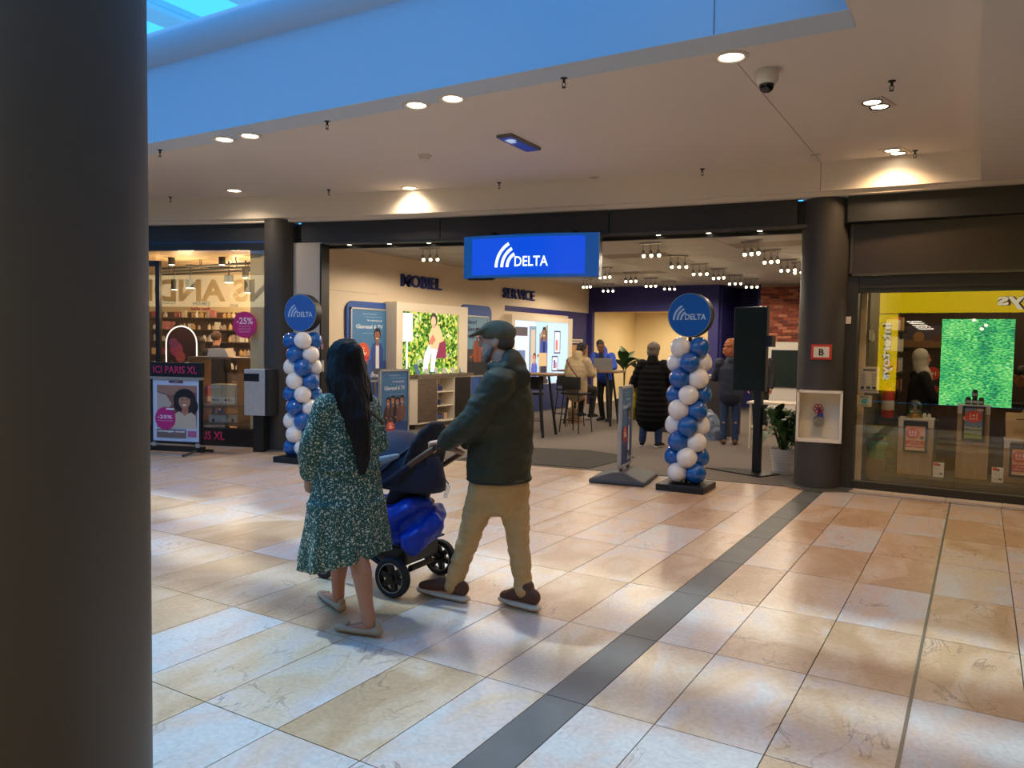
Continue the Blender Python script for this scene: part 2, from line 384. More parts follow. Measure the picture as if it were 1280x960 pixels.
# ---- dark fascia in separate panels
FASC = mat('fascia_dark', (44, 45, 47), .42)
tr = struct(strip(curve_xs(-15.5, 8, 50), [(.05, 3.30), (.05, 3.02), (.3, 3.02), (.3, 3.30)]).obj('trim_1', mat('fascia_back', (20, 20, 21), .6)))
for (a, c) in ((-15.5, -12.2), (-12.2, -9.03), (-8.52, -6.41), (-6.41, -4.09), (-4.09, -1.86), (-1.34, 1.2), (1.2, 4.)):
    strip(curve_xs(a+.006, c-.006, 10), [(0, 3.315), (0, 3.03), (.06, 3.03), (.06, 3.315)]).obj('fascia_panel', FASC, tr)
# underside of the entrance lintel and its black door rail
li = struct(strip(curve_xs(-8.5, -1.6, 20), [(.02, 3.03), (.02, 2.995), (.24, 2.995), (.24, 3.03)]).obj('trim_2', mat('lintel_under', (86, 82, 76), .35, .3)))
strip(curve_xs(-8.35, -1.7, 20), [(.20, 2.995), (.20, 2.955), (.26, 2.955), (.26, 2.995)]).obj('door_rail', mat('rail_black', (14, 14, 15), .4), li)
# ================================================================== columns
COLM = mat('column_dark', (66, 63, 60), .5)
def plate(x, y):
    return MB().lathe([(.40, 0.0), (.40, .012), (.36, .016), (.0001, .016)], (x, y), 40)
STEEL = mat('brushed_steel', (150, 148, 144), .35, .8, var=.1, vscale=20)
cc = py(1030, 350, 9.62); CX, CY = cc.x, cc.y
col = thing('round_column', 'dark grey round column with a recessed white fire hose niche and B sign', 'column', (CX, CY, 0))
NZ0, NZ1 = py(1022, 553, CY-.25).z, py(1022, 488, CY-.25).z
MB().cyl((0, 0), .257, .016, NZ0, 48).cyl((0, 0), .257, NZ1, 3.345, 48).obj('shaft', COLM, col, smooth=40)
phi = math.atan2(-CY, -CX)   # towards the viewer
b = MB(); HA = math.radians(74); n = 30; ring = []
for k in range(n+1):
    a = phi+HA+(2*math.pi-2*HA)*k/n; ring.append((a))
for z0, z1 in ((NZ0, NZ1),):
    vs = [(.257*math.cos(a), .257*math.sin(a), z) for z in (z0, z1) for a in ring]
    b.add(vs, [(i, i+1, n+2+i, n+1+i) for i in range(n)])
b.obj('shaft_back', COLM, col, smooth=True)
plate(0, 0).obj('base_plate', STEEL, col, smooth=30)
nm = mat('niche_white', (240, 232, 214), .6)
nt_ = bpy.data.objects.new('hose_niche', None)
Mn = Matrix.Rotation(phi+math.pi/2, 4, 'Z')
b = MB(); w = .247*math.sin(HA)+.006; d0 = .257*math.cos(HA)
b.box(-w, -.262, NZ0, -w+.028, .05, NZ1, Mn).box(w-.028, -.262, NZ0, w, .05, NZ1, Mn).box(-w, -.262, NZ1-.03, w, .05, NZ1, Mn).box(-w, -.262, NZ0, w, .05, NZ0+.035, Mn).box(-w, .03, NZ0, w, .05, NZ1, Mn)
nich = b.obj('hose_niche', nm, col)
zc_ = (NZ0+NZ1)/2
b = MB(); b.tube([Mn @ Vector((0, .03, zc_+.06)), Mn @ Vector((0, -.06, zc_+.06))], .022, 14)
b.tube([Mn @ Vector((0.01, -.02, zc_+.06)), Mn @ Vector((.015, -.05, zc_-.02)), Mn @ Vector((.0, -.09, zc_-.06))], [.03, .035, .05], 16)
b.obj('valve_body', mat('valve_blue', (60, 82, 170), .4, .2), col, smooth=True)
b = MB(); b.tube([Mn @ Vector((0, .0, zc_-.065)), Mn @ Vector((0, -.13, zc_-.075))], [.062, .06], 24).tube([Mn @ Vector((0, -.13, zc_-.075)), Mn @ Vector((0, -.145, zc_-.076))], [.035, .03], 20)
b.obj('hose_coupling', STEEL, col, smooth=40)
b = MB()
for k in range(6):
    a = k*math.pi/3; c = Vector((.036*math.cos(a)-.01, -.075, zc_+.075+.036*math.sin(a)))
    b.tube([Mn @ (c+Vector((.02*math.cos(t*math.pi/4), 0, .02*math.sin(t*math.pi/4)))) for t in range(9)], .006, 6)
b.obj('hand_wheel', mat('wheel_red', (190, 40, 36), .4), col, smooth=True)
# B sign on the column
sg = thing('wall_sign', 'small red framed sign with the letter B on the dark column', 'sign', (CX+.262*math.cos(phi), CY+.262*math.sin(phi), py(1021, 440, CY-.25).z), phi+math.pi/2)
MB().box(-.11, -.012, -.085, .11, .012, .085).obj('frame', mat('sign_red', (206, 52, 44), .4), sg, bevel=.004)
MB().box(-.083, -.016, -.06, .083, -.01, .06).obj('plate', mat('sign_white', (228, 220, 204), .4), sg)
text_part('letter', 'B', mat('sign_black', (20, 20, 20), .4), sg, 0, -.016, 0, .075)
# left column by the perfume shop
lc = py(352, 300, 8.12); LX, LY = lc.x, lc.y
c2 = thing('round_column', 'dark grey round column behind the left balloon tower', 'column', (LX, LY, 0))
MB().cyl((0, 0), .243, .016, 3.345, 48).obj('shaft', COLM, c2, smooth=40)
plate(0, 0).obj('base_plate', STEEL, c2, smooth=30)
# the big column in the foreground
d = ray(187.3, 480); d.z = 0; d.normalize(); R0 = .33; D0 = 2.75
n_ = Vector((-d.y, d.x, 0))       # to the left of the ray
fc = d*D0+n_*R0
c3 = thing('round_column', 'large dark column close by at the left edge', 'column', (fc.x, fc.y, 0))
MB().cyl((0, 0), R0, .016, 5.0, 96).obj('shaft', mat('column_brown', (104, 95, 84), .5), c3, smooth=40)
MB().lathe([(R0+.1, 0.0), (R0+.1, .012), (R0+.06, .016), (.0001, .016)], (0, 0), 60).obj('base_plate', STEEL, c3, smooth=30)
# ================================================================== enclosure behind the camera
OPP = mat('opposite_wall', (150, 132, 112), .8)
struct(MB().box(-22, -7.3, 0, 8, -7, ZC).obj('wall_opposite', OPP))
struct(MB().box(8, -7.3, 0, 8.3, 14, ZC).obj('wall_side_right', OPP)); struct(MB().box(-22.3, -7.3, 0, -22, 14, ZC).obj('wall_side_left', OPP))  # unseen end walls, added to keep sky light out of the glass
# ================================================================== telephone shop shell
SX0, SX1, SY1, SZ = -9.15, -1.25, 19.2, 3.15
CREAM = mat('shop_wall', (222, 205, 180), .7)
NAVY = mat('navy_paint', (36, 34, 104), .6)
GREYW = mat('side_panel_white', (196, 190, 180), .6)
wl = struct(MB().box(SX0-.15, yf(SX0)+.05, 0, SX0, SY1, SZ+.1).obj('wall_left', CREAM))
MB().box(SX0-.01, yf(SX0)+.3, 2.435, SX0+.004, 10.6, 2.445).obj('wall_joint', mat('joint_beige', (186, 172, 156), .8), wl)
MB().box(SX0-.01, 14.87, 2.34, SX0+.006, SY1, 2.46).obj('navy_band', NAVY, wl); MB().box(SX0-.01, 18.0, 1.60, SX0+.007, SY1, 2.46).obj('navy_band', NAVY, wl)
MB().box(SX0-.01, 18.0, .0, SX0+.006, SY1, 1.60).obj('wood_panel', mat('oak_panel', (176, 138, 98), .5, var=.15, vscale=4, stretch=(1, 1, 8)), wl)
# side panel between the column and the opening
sp = struct(MB().prism([(-8.62, yf(-8.62)-.02), (-8.2, yf(-8.2)-.02), (-8.2, yf(-8.2)+.12), (-8.62, yf(-8.62)+.12)], 0, 3.02).obj('wall_entrance_left', GREYW))
MB().prism([(-8.2, yf(-8.2)-.03), (-8.175, yf(-8.175)-.03), (-8.175, yf(-8.175)+.13), (-8.2, yf(-8.2)+.13)], 0, 3.0).obj('edge_strip', mat('rail_black', (14, 14, 15), .4), sp)
b = MB()                                                                # wall in line with the left wall behind the side panel
b.prism([(SX0, yf(SX0)+.1), (-8.5, yf(-8.5)+.1), (-8.5, yf(-8.5)+.2), (SX0, yf(SX0)+.3)], 0, SZ); struct(b.obj('wall_entrance_return', CREAM))
# back wall with the lit doorway, and its small room
N0, N1, NZT = -9.03, -5.85, 2.50
b = MB().box(SX0, SY1, 0, N0, SY1+.15, SZ+.1).box(N0, SY1, NZT, N1, SY1+.15, SZ+.1).box(N1, SY1, 0, -5.6, SY1+.15, SZ+.1)
struct(b.obj('wall_back', NAVY))
NB = mat('niche_cream', (224, 206, 166), .7)
b = MB().box(N0-.1, SY1+.15, 0, N0, 22.3, 2.62).box(N0, 22.2, 0, N1+.1, 22.3, 2.62).box(N1, SY1+.15, 0, N1+.1, 22.3, 2.62).box(N0-.1, SY1+.15, 2.6, N1+.1, 22.3, 2.65)
wn = struct(b.obj('wall_back_room', NB))
MB().box(N0, 22.17, 0, N1, 22.2, .08).box(N0, SY1+.1, 0, N0+.02, 22.2, .08).obj('baseboard', mat('board_white', (230, 225, 215), .5), wn)
lamp('AREA', (-7.4, 20.8, 2.55), 42, (1, .8, .52), size=1.0)
struct(MB().box(-5.62, SY1+.15, 0, -5.55, 21.1, SZ+.1).box(-5.6, 21.0, 0, -4.5, 21.1, SZ+.1).box(-4.72, 19.5, 0, -4.66, 21.1, SZ+.1).obj('wall_recess', NAVY))
# brick wall above a white dado
BRY = 19.5
wb = struct(MB().box(-4.66, BRY+.012, 0, SX1, BRY+.2, SZ+.1).obj('wall_brick', mat('mortar', (150, 132, 118), .9)))
MB().box(-4.66, BRY-.05, 0, SX1, BRY+.02, 1.75).obj('dado_panel', mat('dado_white', (206, 200, 192), .6), wb)
bw, bh, bm_ = .205, .062, .012
bmesh_ = MB().box(0, 0, 0, bw, .03, bh).mesh('brick'); bmesh_h = MB().box(0, 0, 0, bw/2-bm_/2, .03, bh).mesh('brick')
def brick_mat():
    m = mat('brick_red', (138, 66, 46), .85, bump=.4, bscale=90); nt = m.node_tree; b = nt.nodes['Principled BSDF']
    oi = nt.nodes.new('ShaderNodeObjectInfo'); r = nt.nodes.new('ShaderNodeValToRGB'); E = r.color_ramp.elements
    E[0].color = (*lin((96, 44, 34)), 1); E[1].color = (*lin((176, 112, 82)), 1); e = E.new(.45); e.color = (*lin((142, 66, 46)), 1)
    nt.links.new(oi.outputs['Random'], r.inputs[0]); nt.links.new(r.outputs[0], b.inputs['Base Color']); return m
BRK = brick_mat(); bmesh_.materials.append(BRK); bmesh_h.materials.append(BRK)
for r in range(19):
    z = 1.76+r*(bh+bm_)
    if z+bh > SZ: break
    x = -4.655; k = 0
    while x < -3.2:
        half = (r % 2 == 1 and k == 0)
        o = bpy.data.objects.new('brick', bmesh_h if half else bmesh_); COL.objects.link(o); o.location = (x, BRY-.018+random.uniform(0, .006), z); o.parent = wb
        x += (bw/2-bm_/2 if half else bw)+bm_; k += 1
struct(MB().box(SX1, 9.9, 0, SX1+.1, BRY, SZ+.1).obj('wall_right', CREAM))
# shop ceiling: metal panels
CP = mat('ceiling_panel', (186, 182, 178), .5, var=.02)
xs = curve_xs(SX0, SX1, 24); b = MB()
for i in range(24): b.prism([(xs[i], yf(xs[i])+.28), (xs[i+1], yf(xs[i+1])+.28), (xs[i+1], 21.2), (xs[i], 21.2)], SZ+.02, SZ+.1)
CP = mat('ceiling_panel', (186, 182, 178), .5, var=.02)
cs = struct(b.obj('ceiling_shop', mat('ceiling_gap', (134, 130, 126), .8)))
cpm = MB().box(-.594, -.294, 0, .594, .294, .018).mesh('ceiling_panel'); cpm.materials.append(CP)
CPD = mat('ceiling_panel_dark', (150, 138, 122), .6); cpd = MB().box(-.594, -.294, 0, .594, .294, .018).mesh('ceiling_panel'); cpd.materials.append(CPD)
k = 0
for j in range(20):
    for i in range(7):
        x, y = SX0+.42+1.2*i, 9.0+.6*j
        if y < yf(x)+.62: continue
        k += 1
        o = bpy.data.objects.new('ceiling_panel', cpd if (i, j) in ((3, 6), (5, 5), (2, 11)) else cpm); COL.objects.link(o); o.location = (x, y, SZ); o.parent = cs
# carpet
CARP = mat('carpet_grey', (116, 107, 101), .95, var=.1, vscale=30, bump=.3, bscale=200)
xs = curve_xs(SX0, SX1, 24)
b = MB(); n = len(xs); b.add([(x, yf(x)-.03, .004) for x in xs]+[(x, 22.2, .004) for x in xs]+[(x, yf(x)-.03, -.1) for x in xs]+[(x, 22.2, -.1) for x in xs], [(i, i+1, n+i+1, n+i) for i in range(n-1)]+[(i, 2*n+i, 2*n+i+1, i+1) for i in range(n-1)])
fs_ = struct(b.obj('floor_shop', CARP))
strip(xs, [(-.05, .0), (-.05, .006), (-.015, .008), (-.015, 0)]).obj('edge_strip', mat('edge_metal', (70, 66, 62), .4, .6), fs_)
mt = MB().prism([(-5.95, 10.40), (-5.05, 10.72), (-4.2, 10.45), (-4.3, yf(-4.3)+.04), (-5.1, yf(-5.1)+.04), (-6.1, yf(-6.1)+.04)], .004, .012).obj('door_mat', mat('mat_dark', (70, 66, 62), .95, bump=.4, bscale=150))
tag(mt, 'dark grey entrance mat on the carpet of the telephone shop', 'mat')
# ================================================================== mall ceiling fittings
LAMPE = mat('lamp_glow', (255, 236, 205), .4, emit=9); TRIMW = mat('trim_white', (226, 216, 200), .5); CHR = mat('chrome', (190, 190, 188), .15, 1.)
DARKM = mat('sprinkler_metal', (60, 54, 48), .4, .7)
def downlight(u, v, lab, r=.085, on=True, power=SPOT_W):
    p = pz(u, v, ZC)
    t = thing('ceiling_downlight', lab, 'light', p, 0, 'mall ceiling downlights' if on else 'unlit ceiling spots')
    MB().lathe([(r*1.5, 0), (r*1.48, -.006), (r*1.12, -.010), (r, -.002), (r, 0)], (0, 0), 28).obj('trim_ring', TRIMW, t, smooth=40)
    MB().lathe([(r, -.003), (r*.8, -.005), (.0001, -.006)], (0, 0), 24).obj('lens' if on else 'reflector', LAMPE if on else CHR, t, smooth=True)
    if on: lamp('SPOT', (0, 0, -.03), power, WARM, t, .07, angle=150, blend=.9)
for (u, v, lab) in ((280, 174, 'left lamp of the leftmost downlight pair along the skylight edge'), (312, 169.5, 'right lamp of the leftmost downlight pair along the skylight edge'), (520, 131, 'left lamp of the middle downlight pair along the skylight edge'), (565, 123, 'right lamp of the middle downlight pair along the skylight edge'), (914, 71, 'single round downlight on the ceiling joint beside the dome camera'), (293, 238, 'round downlight by the bulkhead above the perfume shop'), (512, 235, 'round downlight throwing a glow on the bulkhead above the telephone shop')): downlight(u, v, lab)
for (x_, y_) in ((1.5, -1.), (1.5, 2.), (1.8, 5.), (1.5, -4.5), (-3., -4.), (-7., -4.), (-11., -4.)):   # unseen lamps added behind the viewer to lift the light on people's backs
    zc_l = 3.34 if x_ > 0 else ZC
    t = thing('ceiling_downlight', 'unseen fill downlight added in the mall ceiling behind the viewer', 'light', (x_, y_, zc_l), 0, 'added fill lamps behind the viewer')
    MB().lathe([(.13, 0), (.128, -.006), (.1, -.010), (.085, -.002), (.085, 0)], (0, 0), 28).obj('trim_ring', TRIMW, t, smooth=40); MB().lathe([(.085, -.003), (.07, -.005), (.0001, -.006)], (0, 0), 24).obj('lens', LAMPE, t, smooth=True)
    lamp('SPOT', (0, 0, -.03), SPOT_W*1.6, WARM, t, .07, angle=160, blend=.9)
for (u, v, lab) in ((743, 221.5, 'small unlit recessed spot in the ceiling above the hanging blue sign'), (1019, 192.5, 'small unlit recessed spot in the ceiling above the right column')): downlight(u, v, lab, .05, False)
def twin(u, v, lab):
    p = pz(u, v, ZC); t = thing('twin_downlight', lab, 'light', p, -.25, 'twin downlights')
    MB().box(-.11, -.17, -.008, .11, .17, 0).obj('housing', TRIMW, t, bevel=.006)
    for s in (-1, 1):
        MB().lathe([(.085, -.008), (.08, -.02), (.066, -.012)], (0, s*.082), 24).obj('lamp_ring', CHR, t, smooth=True)
        MB().lathe([(.066, -.012), (.045, -.016), (.0001, -.018)], (0, s*.082), 20).obj('lens', LAMPE, t, smooth=True)
    lamp('SPOT', (0, 0, -.04), SPOT_W*1.6, (1, .64, .34), t, .08, angle=150, blend=.9)
twin(1095, 129, 'bright twin downlight near the sprinkler at the upper right'); twin(1119, 188.5, 'bright twin downlight close to the bulkhead at the right')
def sprinkler(u, v, lab):
    t = thing('sprinkler', 'dark fire sprinkler head hanging from the ceiling '+lab, 'sprinkler', pz(u, v-3, ZC), 0, 'mall ceiling sprinklers'); t.scale = (.8, .8, .8)
    MB().lathe([(.036, 0), (.036, -.008), (.012, -.018), (.012, -.05), (.0001, -.05)], (0, 0), 16).obj('body', DARKM, t, smooth=40)
    MB().tube([(.014, 0, -.045), (.018, 0, -.07), (.004, 0, -.092)], .004, 6).tube([(-.014, 0, -.045), (-.018, 0, -.07), (-.004, 0, -.092)], .004, 6).obj('yoke', DARKM, t)
    MB().lathe([(.0001, -.090), (.022, -.093), (.022, -.097), (.0001, -.10)], (0, 0), 12).obj('deflector', DARKM, t)
for (u, v, lab) in ((200, 190, 'next to the big left column'), (409, 154, 'between the two downlight pairs'), (705, 100, 'above the exit sign by the skylight edge'), (1115, 104, 'above the upper twin downlight'), (213, 249, 'by the bulkhead at the far left'), (411, 240, 'above the entrance side panel'), (624, 231, 'above the hanging blue sign'), (878, 214, 'above the right balloon tower'), (1144, 191, 'beside the lower twin downlight')): sprinkler(u, v, lab)
sm = thing('smoke_detector', 'white smoke detector on the mall ceiling', 'detector', pz(531, 194, ZC))
MB().lathe([(.075, 0), (.075, -.02), (.062, -.03)], (0, 0), 24).obj('base', TRIMW, sm, smooth=40); MB().lathe([(.055, -.03), (.055, -.045), (.04, -.06), (.0001, -.066)], (0, 0), 24).obj('cap', TRIMW, sm, smooth=40)
cm = thing('security_camera', 'white dome security camera hanging from the mall ceiling', 'camera', pz(959, 88, ZC))
MB().lathe([(.085, 0), (.088, -.03), (.080, -.085), (.066, -.10), (.058, -.105)], (0, 0), 32).obj('housing', mat('camera_white', (222, 216, 206), .4), cm, smooth=40)
MB().lathe([(.056, -.10), (.055, -.12), (.045, -.145), (.026, -.16), (.0001, -.165)], (0, 0), 28).obj('dome', mat('dome_black', (14, 14, 16), .08, spec=.8), cm, smooth=True)
# emergency exit panel
A, Bq, Cq, Dq = [pz(u, v, ZC) for u, v in ((622, 169), (638, 166), (676, 184), (658, 187))]
ctr = (A+Bq+Cq+Dq)/4; ax = ((Cq+Dq)-(A+Bq)).normalized(); wL = ((Cq+Dq)/2-(A+Bq)/2).length; wS = ((Bq+Cq)/2-(A+Dq)/2).length
ex = thing('exit_sign', 'blue emergency exit sign panel with a white pictogram on the mall ceiling', 'sign', ctr, math.atan2(ax.y, ax.x))
MB().box(-wL/2, -wS/2, -.03, wL/2, wS/2, 0).obj('housing', mat('exit_frame', (120, 112, 104), .5), ex)
MB().box(-wL/2+.02, -wS/2+.02, -.034, wL/2-.02, wS/2-.02, -.028).obj('panel', mat('exit_blue', (44, 66, 158), .3, emit=.35), ex)
b = MB()
b.lathe([(.05, -.034), (.05, -.036), (.0001, -.036)], (-wL/2+.13, -.01), 16).box(-wL/2+.10, -.02, -.036, -wL/2+.23, .05, -.034)
b.obj('pictogram', mat('exit_white', (190, 205, 235), .3, emit=.5), ex)
# ================================================================== spotlights in the telephone shop
BULB = mat('bulb_glow', (255, 226, 180), .4, emit=14)
def make_spot():
    t = thing('ceiling_spotlight', 'three lamp spotlight fitting glowing on the telephone shop ceiling', 'light', (0, 0, 0), 0, 'shop ceiling spotlights')
    MB().box(-.17, -.035, -.025, .17, .035, 0).obj('base', CHR, t, bevel=.004)
    for i, x in enumerate((-.12, 0, .12)):
        s = MB().tube([(x, 0, -.02), (x, 0, -.13)], .008, 6).tube([(x, 0, -.12), (x+.02, -.02, -.19)], [.022, .034], 10).obj('spot_head', CHR, t, smooth=40)
        MB().sph((x+.024, -.024, -.20), .025, 10, 7).obj('bulb', BULB, s, smooth=True)
    return t
sp0 = None
for (u, v, w) in ((813, 320, 1), (847, 334, 1), (874, 343, 1), (898, 348, 0), (756, 347, 1), (788, 352, 0), (813, 358, 1), (733.6, 359, 1), (759, 364, 0), (835.5, 361.5, 1), (918, 355, 1), (938.6, 359, 1), (939, 318, 1), (963.5, 328, 0), (984, 338.5, 1), (1001, 341, 1), (537, 325, 1), (640, 330, 1), (700, 335, 1), (600, 318, 1)):
    p = pz(u, v, SZ-.2); p.z = SZ
    if sp0 is None: sp0 = make_spot(); sp0.location = p
    else: dup(sp0, p, random.uniform(-.5, .5))
    if w: lamp('SPOT', (p.x, p.y, SZ-.24), SHOP_W, (1, .82, .61), None, .06, angle=176, blend=.25)
def dotlight(u, v, on=True):
    x = py(u, v, 8.9).x
    for _ in range(4): x = py(u, v, yf(x)+.12).x
    t = thing('lintel_downlight', 'tiny round downlight under the dark lintel of the shop entrance' , 'light', (x, yf(x)+.12, 2.995), 0, 'lintel downlights')
    MB().lathe([(.045, 0), (.043, -.006), (.03, -.004)], (0, 0), 18).obj('trim_ring', CHR, t, smooth=True); MB().lathe([(.03, -.004), (.0001, -.007)], (0, 0), 14).obj('lens', LAMPE, t)
for (u, v) in ((437, 300), (487, 300), (536, 298.5), (823, 288.5), (886, 285), (950, 282.5)): dotlight(u, v)
# ================================================================== telephone shop: left wall
WHITE = mat('white_lacquer', (226, 214, 194), .45); BLUE = mat('panel_blue', (44, 84, 160), .5); ALU = mat('aluminium', (186, 188, 190), .35, .7)
LETTER = mat('letter_navy', (26, 44, 128), .45)
R90 = math.pi/2
def rr(x0, z0, x1, z1, r, corners='tl tr'.split()):
    P = [(x0, z0), (x1, z0)]
    if 'tr' in corners: P += [(x1-r+r*math.cos(math.radians(a)), z1-r+r*math.sin(math.radians(a))) for a in range(0, 91, 15)]
    else: P += [(x1, z1)]
    if 'tl' in corners: P += [(x0+r+r*math.cos(math.radians(a)), z1-r+r*math.sin(math.radians(a))) for a in range(90, 181, 15)]
    else: P += [(x0, z1)]
    return P
# things on the left wall: local x = world +y, front -y = world +x
def person_print(P, x, z, s, shirt, skin, hair, under=(222, 222, 226), legs=None):
    """flat printed figure: waist-up person, height about 1*s"""
    if legs: P.poly([(x-.10*s, z-.55*s), (x-.02*s, z-.55*s), (x, z-.1*s), (x+.03*s, z-.55*s), (x+.11*s, z-.55*s), (x+.14*s, z+.04*s), (x-.14*s, z+.04*s)], legs)
    P.poly([(x-.15*s, z), (x+.15*s, z), (x+.19*s, z+.40*s), (x+.13*s, z+.53*s), (x-.13*s, z+.53*s), (x-.19*s, z+.38*s)], shirt)
    P.poly([(x-.05*s, z), (x+.06*s, z), (x+.05*s, z+.50*s), (x-.05*s, z+.50*s)], under)
    P.poly([(x-.19*s, z+.40*s), (x-.12*s, z+.40*s), (x-.13*s, z+.17*s), (x-.30*s, z+.10*s), (x-.31*s, z+.15*s), (x-.20*s, z+.20*s)], shirt)
    P.disc(x-.31*s, z+.125*s, .035*s, skin)
    P.poly([(x-.04*s, z+.48*s), (x+.04*s, z+.48*s), (x+.04*s, z+.6*s), (x-.04*s, z+.6*s)], skin)
    P.disc(x, z+.72*s, .105*s, hair, .13*s); P.disc(x-.01*s, z+.685*s, .085*s, skin, .115*s); P.rect(x-.05*s, z+.62*s, x+.03*s, z+.64*s, (240, 236, 230))
    P.poly([(x-.10*s, z+.77*s), (x-.06*s, z+.85*s), (x+.06*s, z+.85*s), (x+.10*s, z+.74*s), (x+.02*s, z+.78*s)], hair)
PB = (70, 124, 176)
def glasvezel(P, x0, z0, x1, z1, group=False):
    w, h = x1-x0, z1-z0
    P.rect(x0, z0, x1, z1, PB); P.rect(x0, z0, x1, z0+.28*h, (48, 84, 148))
    P.rect(x0+.3*w, z1-.06*h, x0+.7*w, z1-.055*h, (190, 210, 230)); P.rect(x0+.35*w, z1-.10*h, x0+.87*w, z1-.095*h, (150, 190, 220))
    P.text('Nu maximaal snel', x0+.64*w, z1-.145*h, .026*h, (220, 230, 240), w=.42*w)
    P.text('Glasvezel & TV', x0+.5*w, z1-.235*h, .058*h, (205, 220, 235), w=.76*w, bold=.03)
    P.rect(x0+.3*w, z1-.33*h, x0+.86*w, z1-.325*h, (150, 190, 220))
    if group:
        for k, c in enumerate(((60, 40, 46), (90, 60, 60), (40, 44, 60), (120, 80, 70))): person_print(P, x0+(.26+.16*k)*w, z0+.28*h+.02*(k % 2)*h, .42*h, c, (170, 120, 95), (40, 28, 26), (110, 90, 90))
    else: person_print(P, x0+.72*w, z0+.17*h, .68*h, (52, 74, 150), (150, 100, 78), (30, 24, 26), legs=(70, 70, 90))
    P.disc(x0+.30*w, z0+(.40 if not group else .22)*h, .19*w if not group else .15*w, (222, 92, 58), None)
    P.rect(x0+.13*w, z0+(.30 if not group else .16)*h, x0+.47*w, z0+(.345 if not group else .2)*h, (196, 44, 60))
    P.text('2 jaar', x0+.31*w, z0+(.46 if not group else .26)*h, .028*h, (250, 230, 220)); P.text('25,-', x0+.32*w, z0+(.395 if not group else .215)*h, .075*h if not group else .05*h, (255, 250, 245), bold=.04)
    P.logo(x0+.52*w, z0+.045*h, .085*h, (215, 225, 240)); P.text('DELTA', x0+.77*w, z0+.065*h, .038*h, (225, 232, 245), w=.3*w, bold=.03)
def wall_poster(y0, y1, z1, lab, labp, pz0, pz1, kind):
    w = y1-y0
    t = thing('wall_panel', lab, 'panel', (SX0+.003, (y0+y1)/2, 0), R90)
    MB().prism(rr(-w/2, .02, w/2, z1, .16), -.05, 0, 'y').obj('board', BLUE, t, bevel=.006)
    f = thing('poster', labp, 'poster', (SX0+.054, (y0+y1)/2-.03, 0), R90)
    pw = w*.82; b = MB()
    b.box(-pw/2, -.025, pz0, -pw/2+.03, 0, pz1).box(pw/2-.03, -.025, pz0, pw/2, 0, pz1).box(-pw/2, -.025, pz1-.03, pw/2, 0, pz1).box(-pw/2, -.025, pz0, pw/2, 0, pz0+.03)
    b.obj('frame', ALU, f)
    P = Print(-.006); x0, x1, z0, zt = -pw/2+.03, pw/2-.03, pz0+.03, pz1-.03
    if kind == 0: glasvezel(P, x0, z0, x1, zt)
    else:
        P.rect(x0, z0, x1, zt, (110, 150, 178)); P.rect(x0, z0, x1, z0+.3, (30, 34, 44)); P.rect(x0, z0+.3, x1, z0+.55, (66, 62, 70))
        for k, s in enumerate(('Nieuw!', 'Glasvezel', 'Internet')): P.text(s, x0+.05, zt-.1-.15*k, .10, (44, 70, 120), w=(.4, .62, .62)[k], align='LEFT', bold=.03)
        person_print(P, .05, z0+.28, .85, (150, 70, 46), (160, 104, 80), (30, 24, 26), (130, 60, 44))
    P.obj('print', f)
wall_poster(9.75, 10.93, 2.29, 'blue wall board with rounded top corners, nearest the entrance', 'blue framed fibre and TV poster with a smiling man and orange price disc', .90, 2.18, 0)
wall_poster(13.1, 14.25, 2.40, 'blue wall board with rounded top corners between the two video walls', 'pale blue framed poster behind the man in the cap', .90, 2.18, 1)
# ---- emissive video walls
def foliage_mat():
    m = bpy.data.materials.new('screen_foliage'); m.use_nodes = True; nt = m.node_tree; N = nt.nodes; L = nt.links; b = N['Principled BSDF']
    tc = N.new('ShaderNodeTexCoord'); v = N.new('ShaderNodeTexVoronoi'); v.inputs['Scale'].default_value = 22; n = N.new('ShaderNodeTexNoise'); n.inputs['Scale'].default_value = 5; n.inputs['Detail'].default_value = 6
    L.new(tc.outputs['Object'], v.inputs['Vector']); L.new(tc.outputs['Object'], n.inputs['Vector'])
    sp = N.new('ShaderNodeSeparateColor'); L.new(v.outputs['Color'], sp.inputs[0])
    a = N.new('ShaderNodeMath'); a.operation = 'MULTIPLY_ADD'; a.inputs[1].default_value = .5; L.new(sp.outputs[0], a.inputs[0])
    s = N.new('ShaderNodeMath'); s.operation = 'MULTIPLY'; s.inputs[1].default_value = .55; L.new(n.outputs[0], s.inputs[0]); L.new(s.outputs[0], a.inputs[2])
    r = N.new('ShaderNodeValToRGB'); E = r.color_ramp.elements; E[0].position = .2; E[0].color = (*lin((22, 42, 14)), 1); E[1].position = .85; E[1].color = (*lin((240, 240, 190)), 1)
    for p, c in ((.36, (52, 92, 28)), (.5, (96, 150, 44)), (.6, (150, 190, 70)), (.7, (220, 200, 80))): e = E.new(p); e.color = (*lin(c), 1)
    L.new(a.outputs[0], r.inputs[0]); L.new(r.outputs[0], b.inputs['Emission Color']); b.inputs['Emission Strength'].default_value = 1.15; b.inputs['Base Color'].default_value = (0, 0, 0, 1); b.inputs['Roughness'].default_value = .2
    return m
FOL = foliage_mat()
v1 = thing('video_wall', 'white framed video screen showing a woman sitting before a green hedge', 'screen', (-8.85, 11.86, 0), R90)
hw = 1.11
b = MB().box(-hw, 0, .98, -hw+.17, .30, 2.32).box(hw-.30, 0, .98, hw, .30, 2.32).box(-hw+.001, .001, 2.16, hw-.001, .299, 2.319).box(-hw+.01, .06, .99, hw-.01, .29, 2.2)
b.obj('surround', WHITE, v1)
P = Print(.045, 1.15); x0, x1, z0, z1 = -hw+.17, hw-.30, 1.0, 2.16
P.rect(x0, z0, x1, z1, FOL)
